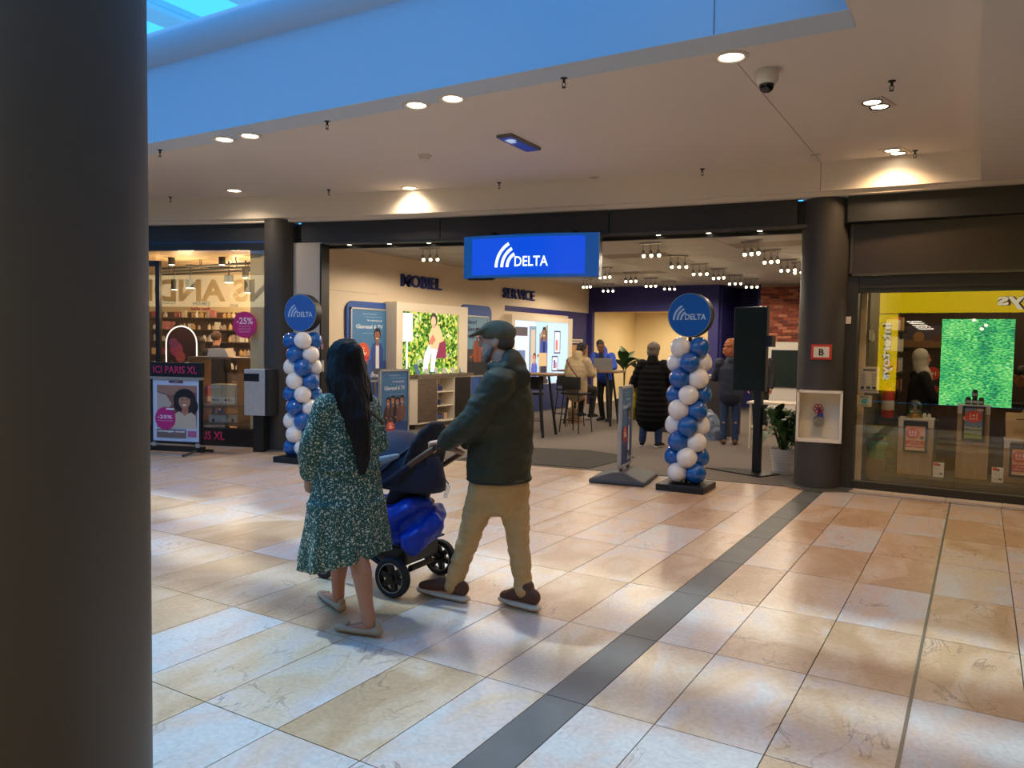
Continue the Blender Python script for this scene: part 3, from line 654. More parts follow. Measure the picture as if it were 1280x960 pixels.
P.rect(x0+.06, z0+.62, x0+.34, z1-.03, (245, 250, 245)); P.rect(x0+.15, z0+.06, x0+.20, z0+.62, (225, 230, 225))
xm = x0+.98
P.poly([(xm-.55, z0+.2), (xm+.5, z0+.34), (xm+.52, z0+.40), (xm-.5, z0+.27)], (150, 160, 120))
P.poly([(xm-.34, z0+.06), (xm-.2, z0+.06), (xm-.08, z0+.4), (xm+.22, z0+.36), (xm+.26, z0+.52), (xm-.16, z0+.56), (xm-.28, z0+.4)], (205, 212, 225))
P.poly([(xm-.1, z0+.05), (xm+.02, z0+.05), (xm+.1, z0+.45), (xm-.06, z0+.45)], (222, 226, 235))
P.poly([(xm-.12, z0+.5), (xm+.24, z0+.46), (xm+.28, z0+.75), (xm+.16, z0+.93), (xm-.04, z0+.93), (xm-.16, z0+.74)], (210, 178, 130))
P.poly([(xm+.06, z0+.3), (xm+.4, z0+.32), (xm+.38, z0+.66), (xm+.18, z0+.6)], (126, 34, 66))
P.poly([(xm-.16, z0+.6), (xm-.05, z0+.56), (xm+.06, z0+.66), (xm-.04, z0+.76)], (190, 110, 90))
P.disc(xm+.0, z0+1.03, .10, (60, 44, 38), .13); P.disc(xm-.02, z0+1.0, .075, (214, 168, 140), .10); P.rect(xm-.05, z0+.88, xm+.04, z0+.95, (200, 150, 120))
P.obj('picture', v1)
v2 = thing('video_wall', 'white framed video screen showing a man bringing a parcel indoors', 'screen', (-8.95, 16.36, 0), R90)
hw = 1.5
b = MB().box(-hw, 0, 0, -hw+.14, .2, 2.26).box(hw-.18, 0, 0, hw, .2, 2.26).box(-hw+.001, .001, 2.14, hw-.001, .199, 2.259).box(-hw+.01, .05, 0.01, hw-.01, .19, 2.2)
b.obj('surround', WHITE, v2)
MB().box(-hw+.14, .02, .02, hw-.18, .05, .64).obj('lower_panel', mat('panel_navy', (30, 52, 112), .4), v2)
P = Print(.045, 1.0); x0, x1, z0, z1 = -hw+.14, hw-.18, .66, 2.14
P.rect(x0, z0, x1, z1, (176, 208, 232)); P.rect(x0, z0, x0+1.0, z1, (206, 220, 232)); P.rect(x0+.72, z0+.1, x0+1.05, z1-.12, (120, 140, 160)); P.rect(x0+.80, z0+.12, x0+1.0, z1-.2, (196, 176, 150))
P.poly([(x0+1.2, z0), (x0+1.62, z0), (x0+1.62, z1-.05), (x0+1.2, z1-.3)], (150, 140, 128)); P.poly([(x0+1.25, z0), (x0+1.58, z0), (x0+1.58, z1-.2), (x0+1.25, z1-.4)], (98, 74, 52))
P.rect(x0+1.62, z0, x1, z1, (186, 214, 240)); P.rect(x0+1.95, z0+.72, x0+2.28, z1-.2, (52, 44, 60)); P.rect(x0+1.98, z0+.75, x0+2.25, z1-.23, (206, 214, 236)); P.rect(x0+2.03, z0+.8, x0+2.14, z0+1.05, (230, 120, 90))
P.rect(x0+1.84, z0+.28, x0+2.16, z0+.66, (52, 44, 60)); P.rect(x0+1.87, z0+.31, x0+2.13, z0+.63, (226, 226, 236)); P.rect(x0+1.93, z0+.36, x0+2.02, z0+.56, (70, 80, 150)); P.rect(x0+2.03, z0+.36, x0+2.09, z0+.5, (220, 90, 80))
person_print(P, x0+1.42, z0+.55, .95, (36, 74, 160), (140, 96, 72), (24, 20, 22), (24, 30, 50), legs=(28, 36, 70)); P.rect(x0+1.16, z0+.42, x0+1.55, z0+.74, (206, 170, 122))
person_print(P, x0+.95, z0+.1, .75, (74, 90, 176), (196, 120, 96), (90, 50, 44), (90, 100, 180)); P.rect(x0, z0, x1*.2, z0+.1, (60, 44, 40))
P.rect(x0, z1-.35, x0+.6, z1-.15, (80, 70, 74)); P.rect(x0+.1, z0+.3, x0+.5, z0+.8, (100, 120, 150))
P.obj('picture', v2)
# ---- wall lettering
for (s, yc, w, lab) in (('MOBIEL', 11.82, 1.23, 'raised navy letters MOBIEL on the cream shop wall'), ('SERVICE', 15.45, 1.40, 'raised navy letters SERVICE on the cream shop wall')):
    t = thing('wall_lettering', lab, 'lettering', (SX0+.002, yc, 2.74), R90)
    me = text_me(s, 1., .035); xs_ = [v.co.x for v in me.vertices]; W0 = max(xs_)-min(xs_); bpy.data.meshes.remove(me)
    # one raised letter at a time
    x = -w/2; adv = {}
    for ch in s: 
        me = text_me(ch, 1., .012); xx = [v.co.x for v in me.vertices]; adv[ch] = max(xx)-min(xx); bpy.data.meshes.remove(me)
    gap = .06; tot = sum(adv[c] for c in s)+gap*(len(s)-1); k = w/tot
    for ch in s:
        text_part('letter', ch, LETTER, t, x+adv[ch]*k/2, -.0, 0, .225, adv[ch]*k, .012, .05); x += (adv[ch]+gap)*k
t = thing('shelf_sign', 'small white strip sign with lettering on the navy wall corner', 'sign', (SX0+.01, 18.45, 1.70), R90)
MB().box(-.36, -.02, -.05, .36, 0, .05).obj('plate', WHITE, t); Print(-.0205).lines(-.3, .3, -.02, .02, 1, (120, 110, 120), .9, 0).obj('print', t)
# ---- low cabinet with worktop
WOODD = mat('walnut_grain', (92, 76, 66), .5, var=.3, vscale=3, stretch=(1.5, 1, 14)); TOPW = mat('grey_oak_top', (104, 90, 78), .5, var=.25, vscale=3, stretch=(2, 14, 14))
cb = thing('low_cabinet', 'white low cabinet with walnut doors and open shelves under the video wall', 'cabinet', (-8.77, 11.25, 0), R90)
b = MB().box(-.0, .0, .10, .018, .37, .955).box(.0, 0, .10, 1.75, .37, .13).box(0, .35, .10, 1.75, .37, .955).box(0, 0, .935, 1.75, .37, .955).box(1.732, 0, .10, 1.75, .37, .955).box(.60, 0, .12, .618, .37, .94).box(1.17, 0, .12, 1.188, .37, .94).box(-.40, .20, .10, 0.01, .37, .955)
b.prism([(-.36, .37), (0, 0.001), (0, .37)], .10, .955)
b.obj('body', WHITE, cb)
MB().box(.022, -.012, .135, .598, .006, .93).obj('door', WOODD, cb, bevel=.003); MB().box(1.19, -.012, .135, 1.73, .006, .93).obj('door', mat('door_black', (28, 26, 26), .4), cb, bevel=.003)
for z in (.40, .67): MB().box(.618, .012, z-.009, 1.17, .35, z+.009).obj('shelf', WHITE, cb)
MB().box(.03, .06, 0, 1.72, .36, .10).obj('plinth', mat('plinth_grey', (110, 98, 88), .6), cb)
wt = MB().prism([(-.38, .36), (-.02, -.03), (1.80, -.03), (1.80, .10), (1.80, .36)], .957, 1.01).obj('worktop', TOPW, cb)
for k, (x, z, w, h, c) in enumerate(((.68, .68, .14, .13, (36, 44, 100)), (.83, .68, .09, .09, (30, 38, 90)), (.68, .41, .10, .14, (34, 40, 88)), (.80, .41, .06, .1, (44, 52, 104)), (.66, .135, .22, .10, (60, 76, 130)), (.98, .135, .10, .11, (190, 160, 140)))):
    q = cb.matrix_world; o = MB().box(-w/2, 0, 0, w/2, .16, h).box(-w/2+.006, -.002, h*.3, w/2-.006, 0, h*.55).obj('product_box', [cmat(c)], None, bevel=.004)
    o.location = (-8.77-.10, 11.25+x+w/2, z); o.rotation_euler = (0, 0, R90); tag(o, ('dark blue product box lying on a shelf of the low cabinet' if k < 5 else 'small beige product box on the bottom shelf of the low cabinet'), 'box', 'boxes in the low cabinet')
# phones and stands on the worktop
for k, y in enumerate((11.32, 11.6, 11.9, 12.15, 12.45, 12.75)):
    t = thing('display_phone', 'blue price card on a stand at the near end of the worktop' if k == 0 else 'display phone on a small white stand on the low cabinet worktop', 'phone', (-8.81, y, 1.012), R90, None if k == 0 else 'display phones on the worktop')
    MB().box(-.05, -.03, 0, .05, .03, .012).obj('stand', ALU, t)
    Mx = Matrix.Translation((0, 0, .012)) @ Matrix.Rotation(-.3, 4, 'X')
    h = .19 if k == 0 else .10
    MB().box(-.055, -.004, 0, .055, .004, h, Mx).obj('card' if k == 0 else 'phone_body', cmat((60, 100, 160)) if k == 0 else cmat((190, 190, 195)), t)
# ================================================================== hanging illuminated sign
sc = Vector((-5.0, 8.66, 0)); sa = af(-5.0); nn = Vector((math.sin(sa), -math.cos(sa), 0))
pl, pr = pp(580, 320, sc, nn), pp(748, 320, sc, nn); ctr = (pl+pr)/2; wS = (pr-pl).length
zb, zt = pp(664, 347, sc, nn).z, pp(664, 293.5, sc, nn).z
hs = thing('illuminated_sign', 'glowing blue hanging sign with a white arc logo above the entrance', 'sign', (ctr.x, ctr.y, 0), sa)
n = 16; bow = .10
def arc(x): return -bow*(1-(2*x/wS)**2)
fr = [(-wS/2+wS*i/n) for i in range(n+1)]
b = MB(); P = [(x, arc(x)) for x in fr]+[(wS/2, .14), (-wS/2, .14)]; b.prism(P, zb, zt); b.obj('case', mat('sign_case', (60, 90, 130), .4, .4), hs)
SB = mat('sign_glow_blue', (0, 72, 214), .3, emit=.85); SBE = mat('sign_edge_blue', (4, 80, 160), .3, emit=.55)
def skin(x0, x1, z0, z1, off, m, name):
    b = MB(); xs = [x0+(x1-x0)*i/12 for i in range(13)]; b.add([(x, arc(x)-off, z0) for x in xs]+[(x, arc(x)-off, z1) for x in xs], [(i, i+1, 13+i+1, 13+i) for i in range(12)]); return b.obj(name, m, hs, smooth=True)
skin(-wS/2, wS/2, zb, zt, .002, SBE, 'front_edge'); skin(-wS/2+.13, wS/2-.16, zb+.035, zt-.035, .004, SB, 'front_panel')
PG = Print(0, 1.3); hh = zt-zb; PG.logo(-wS*.24, zb+hh*.24, hh*.58, (226, 240, 255)); PG.text('DELTA', wS*.036, zb+hh*.37, hh*.235, (226, 240, 255), w=wS*.245, bold=.014)
PG.b.v = [(x, y+arc(x)-.008, z) for x, y, z in PG.b.v]; PG.obj('logo', hs)
MB().box(wS/2, arc(wS/2), zb, wS/2+.012, .14, zt).obj('end_cap', mat('cap_alu', (150, 160, 175), .25, .8), hs)
for x in (-wS*.3, wS*.3): MB().box(x-.02, .05, zt, x+.02, .45, 3.06).obj('bracket', mat('rail_black', (14, 14, 15), .4), hs)
MB().box(-wS/2+.06, .0, zb-.02, -wS/2+.42, .1, zb).obj('under_box', mat('rail_black', (14, 14, 15), .4), hs)
# ================================================================== free standing poster boards
def aboard(u0, v0, u1, v1, lab, rz, dist, kind, base=True):
    pass
SLATE = mat('base_slate', (66, 70, 78), .6)
def board(loc, rz, w, z0, z1, lab, group):
    t = thing('poster_stand', lab, 'sign', loc, rz)
    b = MB().box(-w/2, -.02, z0, -w/2+.03, .02, z1).box(w/2-.03, -.02, z0, w/2, .02, z1).box(-w/2, -.02, z1-.03, w/2, .02, z1).box(-w/2, -.02, z0, w/2, .02, z0+.03)
    b.obj('frame', ALU, t)
    MB().box(-w/2+.02, -.008, z0+.02, w/2-.02, .008, z1-.02).obj('backing', BLUE, t)
    for s in (0, 1):
        P = Print(-.0085); glasvezel(P, -w/2+.03, z0+.03, w/2-.03, z1-.03, group); o = P.obj('print', t); o.rotation_euler = (0, 0, math.pi*s)
    for x in (-w*.3, w*.3): MB().box(x-.02, -.015, .08, x+.02, .015, z0+.02).obj('post', mat('rail_black', (14, 14, 15), .4), t)
    b = MB(); q = [(-.40, -.33, .0), (.40, -.33, .0), (.40, .33, .0), (-.40, .33, .0), (-.40, -.33, .05), (.40, -.33, .05), (.40, .33, .05), (-.40, .33, .05), (-.28, -.07, .13), (.28, -.07, .13), (.28, .07, .13), (-.28, .07, .13)]
    b.add(q, [(3, 2, 1, 0), (0, 1, 5, 4), (1, 2, 6, 5), (2, 3, 7, 6), (3, 0, 4, 7), (4, 5, 9, 8), (5, 6, 10, 9), (6, 7, 11, 10), (7, 4, 8, 11), (8, 9, 10, 11)])
    b.obj('weighted_base', SLATE, t, bevel=.02)
    return t
g0 = pz(771, 603)
board((g0.x, g0.y+.22, 0), math.radians(99), .56, .17, py(772, 483, 8.4).z, 'narrow poster stand on a slate plastic base seen from its edge', False)
a, c = py(480, 478, 8.45), py(505, 472, 8.85)
board(((a.x+c.x)/2, (a.y+c.y)/2, 0), math.atan2(c.y-a.y, c.x-a.x), .60, .15, 1.22, 'blue framed poster stand behind the pushchair showing a group of people', True)

# small sign and handle on the white entrance side panel
e = py(399, 433, yf(-8.28)-.03); t = thing('wall_sign', 'tiny red bordered notice on the white entrance side panel', 'sign', (e.x, yf(e.x)-.022, e.z), af(-8.3)); MB().box(-.042, -.006, -.045, .042, 0, .045).obj('plate', mat('sign_red', (206, 52, 44), .4), t); Print(-.0065).rect(-.032, -.035, .032, .035, (226, 220, 212)).rect(-.012, -.014, .014, .012, (90, 60, 60)).obj('print', t)
e = py(400, 455, yf(-8.28)-.03); MB().box(e.x-.015, yf(e.x)-.035, e.z-.11, e.x+.02, yf(e.x)-.0, e.z+.05).box(e.x-.07, yf(e.x)-.07, e.z-.03, e.x+.02, yf(e.x)-.05, e.z-.01).obj('door_handle', ALU, sp)
# ================================================================== balloon towers
BAL_W = mat('balloon_white', (238, 234, 228), .22, coat=.5); BAL_B = mat('balloon_blue', (12, 92, 172), .2, coat=.6)
def balloon_mesh(m):
    b = MB(); b.lathe([(.0001, -.118), (.03, -.112), (.07, -.094), (.1, -.06), (.113, -.015), (.113, .02), (.102, .058), (.078, .088), (.042, .107), (.0001, .113)], (0, 0), 20)
    b.tube([(0, 0, -.115), (0, 0, -.128)], [.006, .011], 8); me = b.mesh('balloon'); me.materials.append(m); me.polygons.foreach_set('use_smooth', [True]*len(me.polygons)); return me
BMW, BMB = balloon_mesh(BAL_W), balloon_mesh(BAL_B)
BLK = mat('base_black', (22, 22, 24), .5)
def tower(cx, cy, rows, first_side, firstc, side, faceang, zdisc, plate_rz):
    t = thing('tower_stand', 'black base plate and pole of the %s balloon tower' % side, 'stand', (cx, cy, 0), plate_rz)
    MB().box(-.27, -.27, 0, .27, .27, .075).obj('base_plate', BLK, t, bevel=.008); MB().cyl((0, 0), .02, .07, zdisc, 12).obj('pole', BLK, t)
    phi = math.atan2(-cy, -cx)
    for r in range(rows):            # from the top row down
        z = .075+.118+(rows-1-r)*.1765
        sided = (r % 2 == 0) == first_side
        blk = (r//2) % 2
        # angles relative to the viewer: front-left etc. (left as seen by the viewer)
        if sided: A = {'left': -90, 'front': 0, 'right': 90, 'back': 180}
        else: A = {'fl': -45, 'fr': 45, 'br': 135, 'bl': 225}
        for k, (nm, dg) in enumerate(A.items()):
            c = firstc(r, nm)
            a = phi+math.radians(dg); R = .138
            o = bpy.data.objects.new('balloon', BMW if c == 'W' else BMB); COL.objects.link(o)
            o.location = (cx+R*math.cos(a), cy+R*math.sin(a), z+random.uniform(-.006, .006)); o.rotation_euler = (0, math.radians(80), a)
            o.scale = [random.uniform(.97, 1.04)]*3
            tag(o, '%s balloon %s in %s, %s balloon tower' % ('white' if c == 'W' else 'blue', {'fl': 'front left', 'fr': 'front right', 'bl': 'rear left', 'br': 'rear right'}.get(nm, nm), ('top row', 'second row from the top', 'third row from the top', 'fourth row from the top', 'middle row', 'fourth row from the bottom', 'third row from the bottom', 'second row from the bottom', 'bottom row')[r], side), 'balloon', '%s balloons of the %s tower' % ('white' if c == 'W' else 'blue', side))
    d = thing('round_topper', 'round blue logo disc on top of the %s balloon tower' % side, 'sign', (cx, cy, zdisc), faceang)
    MB().disc((0, 0), .247, -.055, .075, 48).obj('drum', BLK, d, smooth=40)
    MB().disc((0, 0), .243, -.060, -.054, 48).obj('rim', mat('rim_grey', (150, 165, 180), .4), d, smooth=40)
    MB().disc((0, 0), .236, -.064, -.058, 48).obj('face', mat('disc_blue', (22, 98, 184), .3), d, smooth=40)
    P = Print(-.0645); P.logo(-.185, -.055, .165, (176, 206, 232)); P.text('DELTA', .072, -.02, .066, (190, 214, 236), w=.235, bold=.022); P.obj('logo', d)
def colR(r, nm):
    base = [('W', 'B'), ('W', 'B'), ('B', 'W'), ('B', 'W')][r % 4]
    return base[0] if nm in ('fl', 'br', 'left', 'right') else base[1]
def colL(r, nm):
    base = [('B', 'W'), ('B', 'W'), ('W', 'B'), ('W', 'B')][r % 4]
    return base[0] if nm in ('fl', 'br', 'left', 'right') else base[1]
tower(-2.80, 8.53, 9, False, colR, 'right', math.atan2(8.53, 2.80)*0+math.radians(2), py(861, 394, 8.5).z, math.radians(2))
_lc = pz(372, 572); tower(-7.70, 7.42, 9, True, colL, 'left', math.radians(12), py(368, 391, 7.35).z, math.radians(8))
# ================================================================== perfume shop on the left
PA, PBp = Vector((-12.6, yf(-12.6), 0)), Vector((-9.04, yf(-9.04)+.02, 0))
ia = math.atan2(PBp.y-PA.y, PBp.x-PA.x); ux = (PBp-PA).normalized(); uy = Vector((-ux.y, ux.x, 0)); IC = PBp.copy()
def icl(u, v, yl):
    """pixel -> local coordinates (origin at right end of the glass, x along it, y into the shop)"""
    q = pp(u, v, IC+uy*yl, uy)-IC; return Vector((q.dot(ux), q.dot(uy), q.z))
def icw(x, y, z=0.): p = IC+ux*x+uy*y; return Vector((p.x, p.y, z))
GL = glass('shop_glass', .10, (.96, .97, .95))
ZG = 2.93
wi = thing('window_1', 'perfume shop window with black frame and pink lettering on the plinth', 'window', icw(0, 0), ia); wi['kind'] = 'structure'; del wi['category']
xm_ = icl(201, 400, 0).x
MB().box(xm_, -.005, .27, -.02, .005, ZG).obj('pane', GL, wi); MB().box(-3.5, -.005, .27, xm_-.08, .005, ZG).obj('pane', GL, wi)
FRB = mat('frame_black', (22, 22, 23), .4)
b = MB().box(-.03, -.04, 0, .02, .04, 3.02).box(-3.55, -.03, ZG, .02, .03, 3.03).obj('frame', FRB, wi)
MB().box(xm_-.07, -.03, .0, xm_, .03, 2.78).box(-3.5, -.03, 2.70, xm_, .03, 2.78).obj('door_frame', FRB, wi)
MB().box(-3.5, -.05, .0, -.0, .04, .27).obj('plinth', mat('plinth_black', (26, 25, 27), .35), wi)
text_part('lettering', 'ICI PARIS XL', mat('letter_pink', (214, 42, 110), .5), wi, icl(283, 543, 0).x-.40, -.052, icl(270, 544, 0).z, .125, .80, .015)
strip(curve_xs(-15, -9.05, 14), [(-.012, 3.06), (-.012, 2.965), (.03, 2.965), (.03, 3.06)]).obj('blue_header', mat('header_blue', (22, 58, 116), .4), tr)
# sticker on the glass
q = icl(306, 406, -.008); st = thing('window_sticker', 'round magenta 25 percent discount sticker on the perfume shop window', 'sticker', icw(q.x, -.008, q.z), ia)
rs = (icl(321, 406, 0).x-icl(291, 406, 0).x)/2
MB().disc((0, 0), rs, -.002, .001, 40).obj('disc', mat('magenta', (206, 40, 122), .5), st)
Print(-.0025).text('-25%', 0, rs*.3, rs*.5, (240, 225, 235), w=rs*1.35, bold=.018).text('OP ALLES VAN', 0, -rs*.12, rs*.11, (220, 170, 200)).text('LAURIER EN DIVERSE', 0, -rs*.32, rs*.11, (220, 170, 200), w=rs*1.1).text('PRODUCTEN', 0, -rs*.52, rs*.11, (220, 170, 200)).obj('print', st)
# shell
ICW = mat('perfume_wall', (226, 206, 168), .7); PLANK = mat('perfume_ceiling', (206, 178, 138), .5, var=.12, vscale=2, stretch=(1, 9, 1))
DB = 4.2
bk_ = struct(MB().box(-6.6, DB, 0, 1.16, DB+.1, 3.2).obj('wall_perfume_back', ICW)); bk_.location = icw(0, 0); bk_.rotation_euler = (0, 0, ia)
def icpoly(z0, z1, name, m):
    o = struct(MB().prism([(-6.6, .06), (-.30, .06), (1.16, DB), (-6.6, DB)], z0, z1).obj(name, m)); o.location = icw(0, 0); o.rotation_euler = (0, 0, ia)
icpoly(2.98, 3.05, 'ceiling_perfume', PLANK); icpoly(0, .004, 'floor_perfume', mat('perfume_floor', (150, 118, 84), .5, var=.15, vscale=3))
o = struct(MB().box(-6.7, .05, 0, -6.6, DB, 3.05).obj('wall_perfume_left', ICW)); o.location = icw(0, 0); o.rotation_euler = (0, 0, ia)
o = struct(MB().box(-.34, .06, 0, .0, .12, 3.0).obj('wall_perfume_return', ICW)); o.location = icw(0, 0); o.rotation_euler = (0, 0, ia)
for (x, y) in ((-1.0, 1.5), (-2.4, 1.5), (-1.0, 3.0), (-2.4, 3.0)): lamp('POINT', icw(x, y, 2.45), 40, (1, .72, .42), None, .08)
# brand names on the back wall
bn = thing('brand_lettering', 'row of brand names and a pink slogan on the perfume shop wall', 'lettering', icw(0, DB-.004), ia)
P = Print(0)
for (u, v, s, h, c, w) in ((211, 378, 'GUCCI', .075, (60, 50, 44), None), (252, 379.5, 'HERMES', .085, (50, 44, 40), None), (293, 382, 'DIOR', .06, (90, 80, 66), None), (329, 384.5, 'CHANEL', .08, (40, 34, 30), None), (251, 386.5, 'liefde geeft', .10, (190, 44, 84), None)):
    a = icl(u, v, DB); P.text(s, a.x, a.z, h, c, w, .02)
P.obj('print', bn)
# shelving: back unit with five boards
su = thing('shelf_unit', 'long dark shelf unit with perfume along the back wall', 'shelf', icw(0, DB), ia)
SHD = mat('shelf_dark', (90, 70, 58), .5)
zs = [icl(260, v, DB-.3).z for v in (397, 412, 427, 444, 461)]
xa, xb = icl(188, 420, DB-.3).x-.5, icl(335, 420, DB-.3).x
xb = min(xb, .3)
MB().box(xa, -.03, 0, xb, -.005, zs[0]+.12).obj('back_panel', mat('shelf_back', (110, 78, 64), .6), su)
for z in zs: MB().box(xa, -.32, z-.02, xb, -.02, z).obj('shelf_board', SHD, su)
MB().box(xa, -.34, 0, xb, -.03, zs[-1]-.25).obj('lower_cabinet', mat('perfume_base', (120, 92, 68), .5), su)
# bottles and boxes standing on the boards
bot = [MB().box(-.028, -.02, 0, .028, .02, .075).box(-.012, -.012, .075, .012, .012, .1).mesh('perfume_bottle'), MB().lathe([(.026, 0), (.03, .01), (.03, .065), (.012, .08), (.012, .1), (.0001, .1)], (0, 0), 10).mesh('perfume_bottle'), MB().box(-.04, -.03, 0, .04, .03, .13).box(-.04, -.031, .05, .04, -.03, .09).mesh('perfume_box')]
cols = [(232, 214, 190), (240, 232, 220), (206, 130, 130), (60, 44, 44), (216, 178, 120), (190, 70, 100), (246, 242, 238), (190, 172, 160)]
pm = []
for c in cols: pm.append(mat('perfume_%d_%d_%d' % c, c, .25))
for zi, z in enumerate(zs):
    x = xa+.55
    while x < xb-.05:
        k = random.randrange(3); ci = random.randrange(8); me = bot[k].copy(); me.materials.append(pm[ci])
        nm = ('perfume_bottle', 'perfume_bottle', 'perfume_box')[k]
        o = bpy.data.objects.new(nm, me); COL.objects.link(o); o.location = icw(x, DB-.2+random.uniform(-.05, .03), z); o.rotation_euler = (0, 0, ia); s = random.uniform(.9, 1.35); o.scale = (s, s, s)
        row = ('top', 'second', 'third', 'fourth', 'lowest')[zi]
        tag(o, '%s perfume %s on the %s shelf board' % (('pale beige', 'white', 'dusty pink', 'dark brown', 'golden', 'magenta', 'ivory', 'grey brown')[ci], 'box' if k == 2 else 'bottle', row), 'box' if k == 2 else 'bottle', '%s %s on the %s perfume shelf' % (('pale beige', 'white', 'dusty pink', 'dark brown', 'golden', 'magenta', 'ivory', 'grey brown')[ci], 'boxes' if k == 2 else 'bottles', row))
        x += random.uniform(.08, .12) if random.random() < .9 else .25
# track lighting
TRK = mat('track_black', (26, 24, 24), .5)
for i, (a, b2, yl) in enumerate((((187, 323), (332, 347), 1.6), ((187, 337), (332, 357), 2.2), ((187, 344), (332, 366), 2.8), ((262, 333), (332, 324), 1.9))):
    p, q = icl(*a, yl), icl(*b2, yl); zt = 2.86
    t = thing('light_track', ('front black lighting track under the perfume shop ceiling', 'middle black lighting track under the perfume shop ceiling', 'rear black lighting track under the perfume shop ceiling', 'short crossing black track under the perfume shop ceiling')[i], 'track', icw(0, 0), ia)
    dy = -.9 if i < 3 else .8
    P0, P1 = Vector((p.x-.2, yl+dy*-.5, zt)), Vector((min(q.x, .3), yl+dy*.5, zt))
    MB().tube([P0, P1], .022, 6).obj('rail', TRK, t)
    for f in (.15, .5, .85): c = P0.lerp(P1, f); MB().tube([c, (c.x, c.y, 2.985)], .006, 5).obj('hanger', TRK, t)
SPM = mat('spot_grey', (52, 50, 50), .45)
for (u, v0, v1, r, yl) in ((214.5, 314, 331, 4.2, 1.3), (277.5, 312, 331, 4.2, 1.3), (307, 333, 347, 4.0, 1.8), (286, 344, 353, 6, 2.0), (218, 349, 362, 4, 2.4), (238, 350, 360, 6, 2.4), (310, 350, 366, 4.5, 2.4)):
    a, c = icl(u, v0, yl), icl(u, v1, yl); rr_ = r*pp(u, v0, IC+uy*yl, uy).dot(CF)/FPX
    t = thing('track_spotlight', 'grey cylindrical spotlight hanging under the perfume shop ceiling', 'light', icw(a.x, yl, a.z), ia, 'perfume shop spotlights')
    MB().tube([(0, 0, 0), (0, 0, c.z-a.z)], rr_, 16).obj('cylinder', SPM, t, smooth=40); MB().tube([(0, 0, c.z-a.z-.001), (0, 0, c.z-a.z-.006)], rr_*.8, 14).obj('lens', LAMPE, t)
    MB().tube([(0, 0, 0), (0, 0, 2.985-a.z)], .012, 8).obj('stem', TRK, t)
# arched mirror
a, c = icl(208, 446, 1.9), icl(246, 408, 1.9); w = (c.x-a.x)/2
mr = thing('arched_mirror', 'arched dark mirror with a bright white rim inside the perfume shop', 'mirror', icw((a.x+c.x)/2, 1.9), ia)
z0, z1 = 1.05, c.z
arc_ = [(w*math.cos(math.radians(k)), z1-w+w*math.sin(math.radians(k))) for k in range(0, 181, 12)]
MB().prism([(w, z0)]+arc_+[(-w, z0)], 0, .02, 'y').obj('glass_face', mat('mirror_dark', (70, 40, 44), .15, .3), mr)
MB().tube([(w, -.005, z0)]+[(p[0], -.005, p[1]) for p in arc_]+[(-w, -.005, z0)], .012, 6).obj('lit_rim', mat('rim_glow', (255, 245, 230), .4, emit=1.6), mr)
Print(-.002).disc(-.1, z1-.42, .13, (150, 50, 80)).disc(-.02, z1-.55, .1, (170, 70, 60)).disc(-.16, z1-.3, .09, (120, 44, 90)).obj('print', mr)
MB().box(-.03, 0, 0, .03, .03, z0).box(-.2, -.12, 0, .2, .15, .02).obj('foot', TRK, mr)
# display counter in the window with gift boxes
a, c = icl(263, 505, .5), icl(330, 505, .5)
ct = thing('display_counter', 'brown display counter with gift boxes in the perfume shop window', 'counter', icw(0, 0), ia)
CW = mat('counter_brown', (112, 82, 58), .4); zz = [.30, a.z, icl(280, 446, .5).z]
x0, x1 = a.x-.22, -.06
for k, z in enumerate(zz): MB().box(x0, .25, z-.03, x1, .85, z).obj('shelf', CW, ct)
for x in (x0, (x0+x1)/2+.12, x1): MB().box(x-.012, .25, 0, x+.012, .85, zz[2]).obj('upright', CW, ct)
gb = mat('gift_cream', (214, 198, 164), .6); gw = mat('gift_white', (230, 222, 210), .6); gp = mat('gift_pink', (216, 120, 140), .6)
def gift(u0, v0, u1, v1, yl, m, lab, z=None):
    a, c = icl(u0, v1, yl), icl(u1, v0, yl); zz_ = a.z if z is None else z
    t = thing('gift_box', lab, 'box', icw((a.x+c.x)/2, yl, zz_), ia); w = (c.x-a.x)/2-.004; h = c.z-a.z
    MB().box(-w, 0, 0, w, .2, h).obj('carton', m, t, bevel=.004); MB().box(-w-.002, -.002, h*.08, w+.002, .202, h*.38).obj('sleeve', gw, t)
    Print(-.003).disc(-w*.5, h*.23, w*.16, (70, 60, 54)).lines(-w*.2, w*.6, h*.16, h*.3, 2, (120, 110, 100)).obj('print', t)
gift(263, 476, 277.5, 501, .45, gb, 'left cream gift box on the counter in the perfume window', zz[1]); gift(278, 476, 294, 501, .45, gb, 'middle cream gift box on the counter in the perfume window', zz[1]); gift(295, 476, 304, 501, .45, gb, 'narrow cream gift box beside the steel bin', zz[1])
gift(252, 476, 260, 497, .7, gp, 'pink box beside the cream gift boxes', zz[1]); gift(261, 526, 284, 534, .45, gw, 'flat white box low in the perfume window', zz[0]); gift(285, 525, 309, 534, .5, gw, 'second flat white box low in the perfume window', zz[0])
t = thing('card_stand', 'white folded card on top of the perfume counter', 'card', icw(icl(277, 440, .5).x, .5, zz[2]), ia)
MB().prism([(-.19, 0), (.19, 0), (.11, .13), (-.16, .13)], -.1, .1, 'y').obj('card', gw, t)
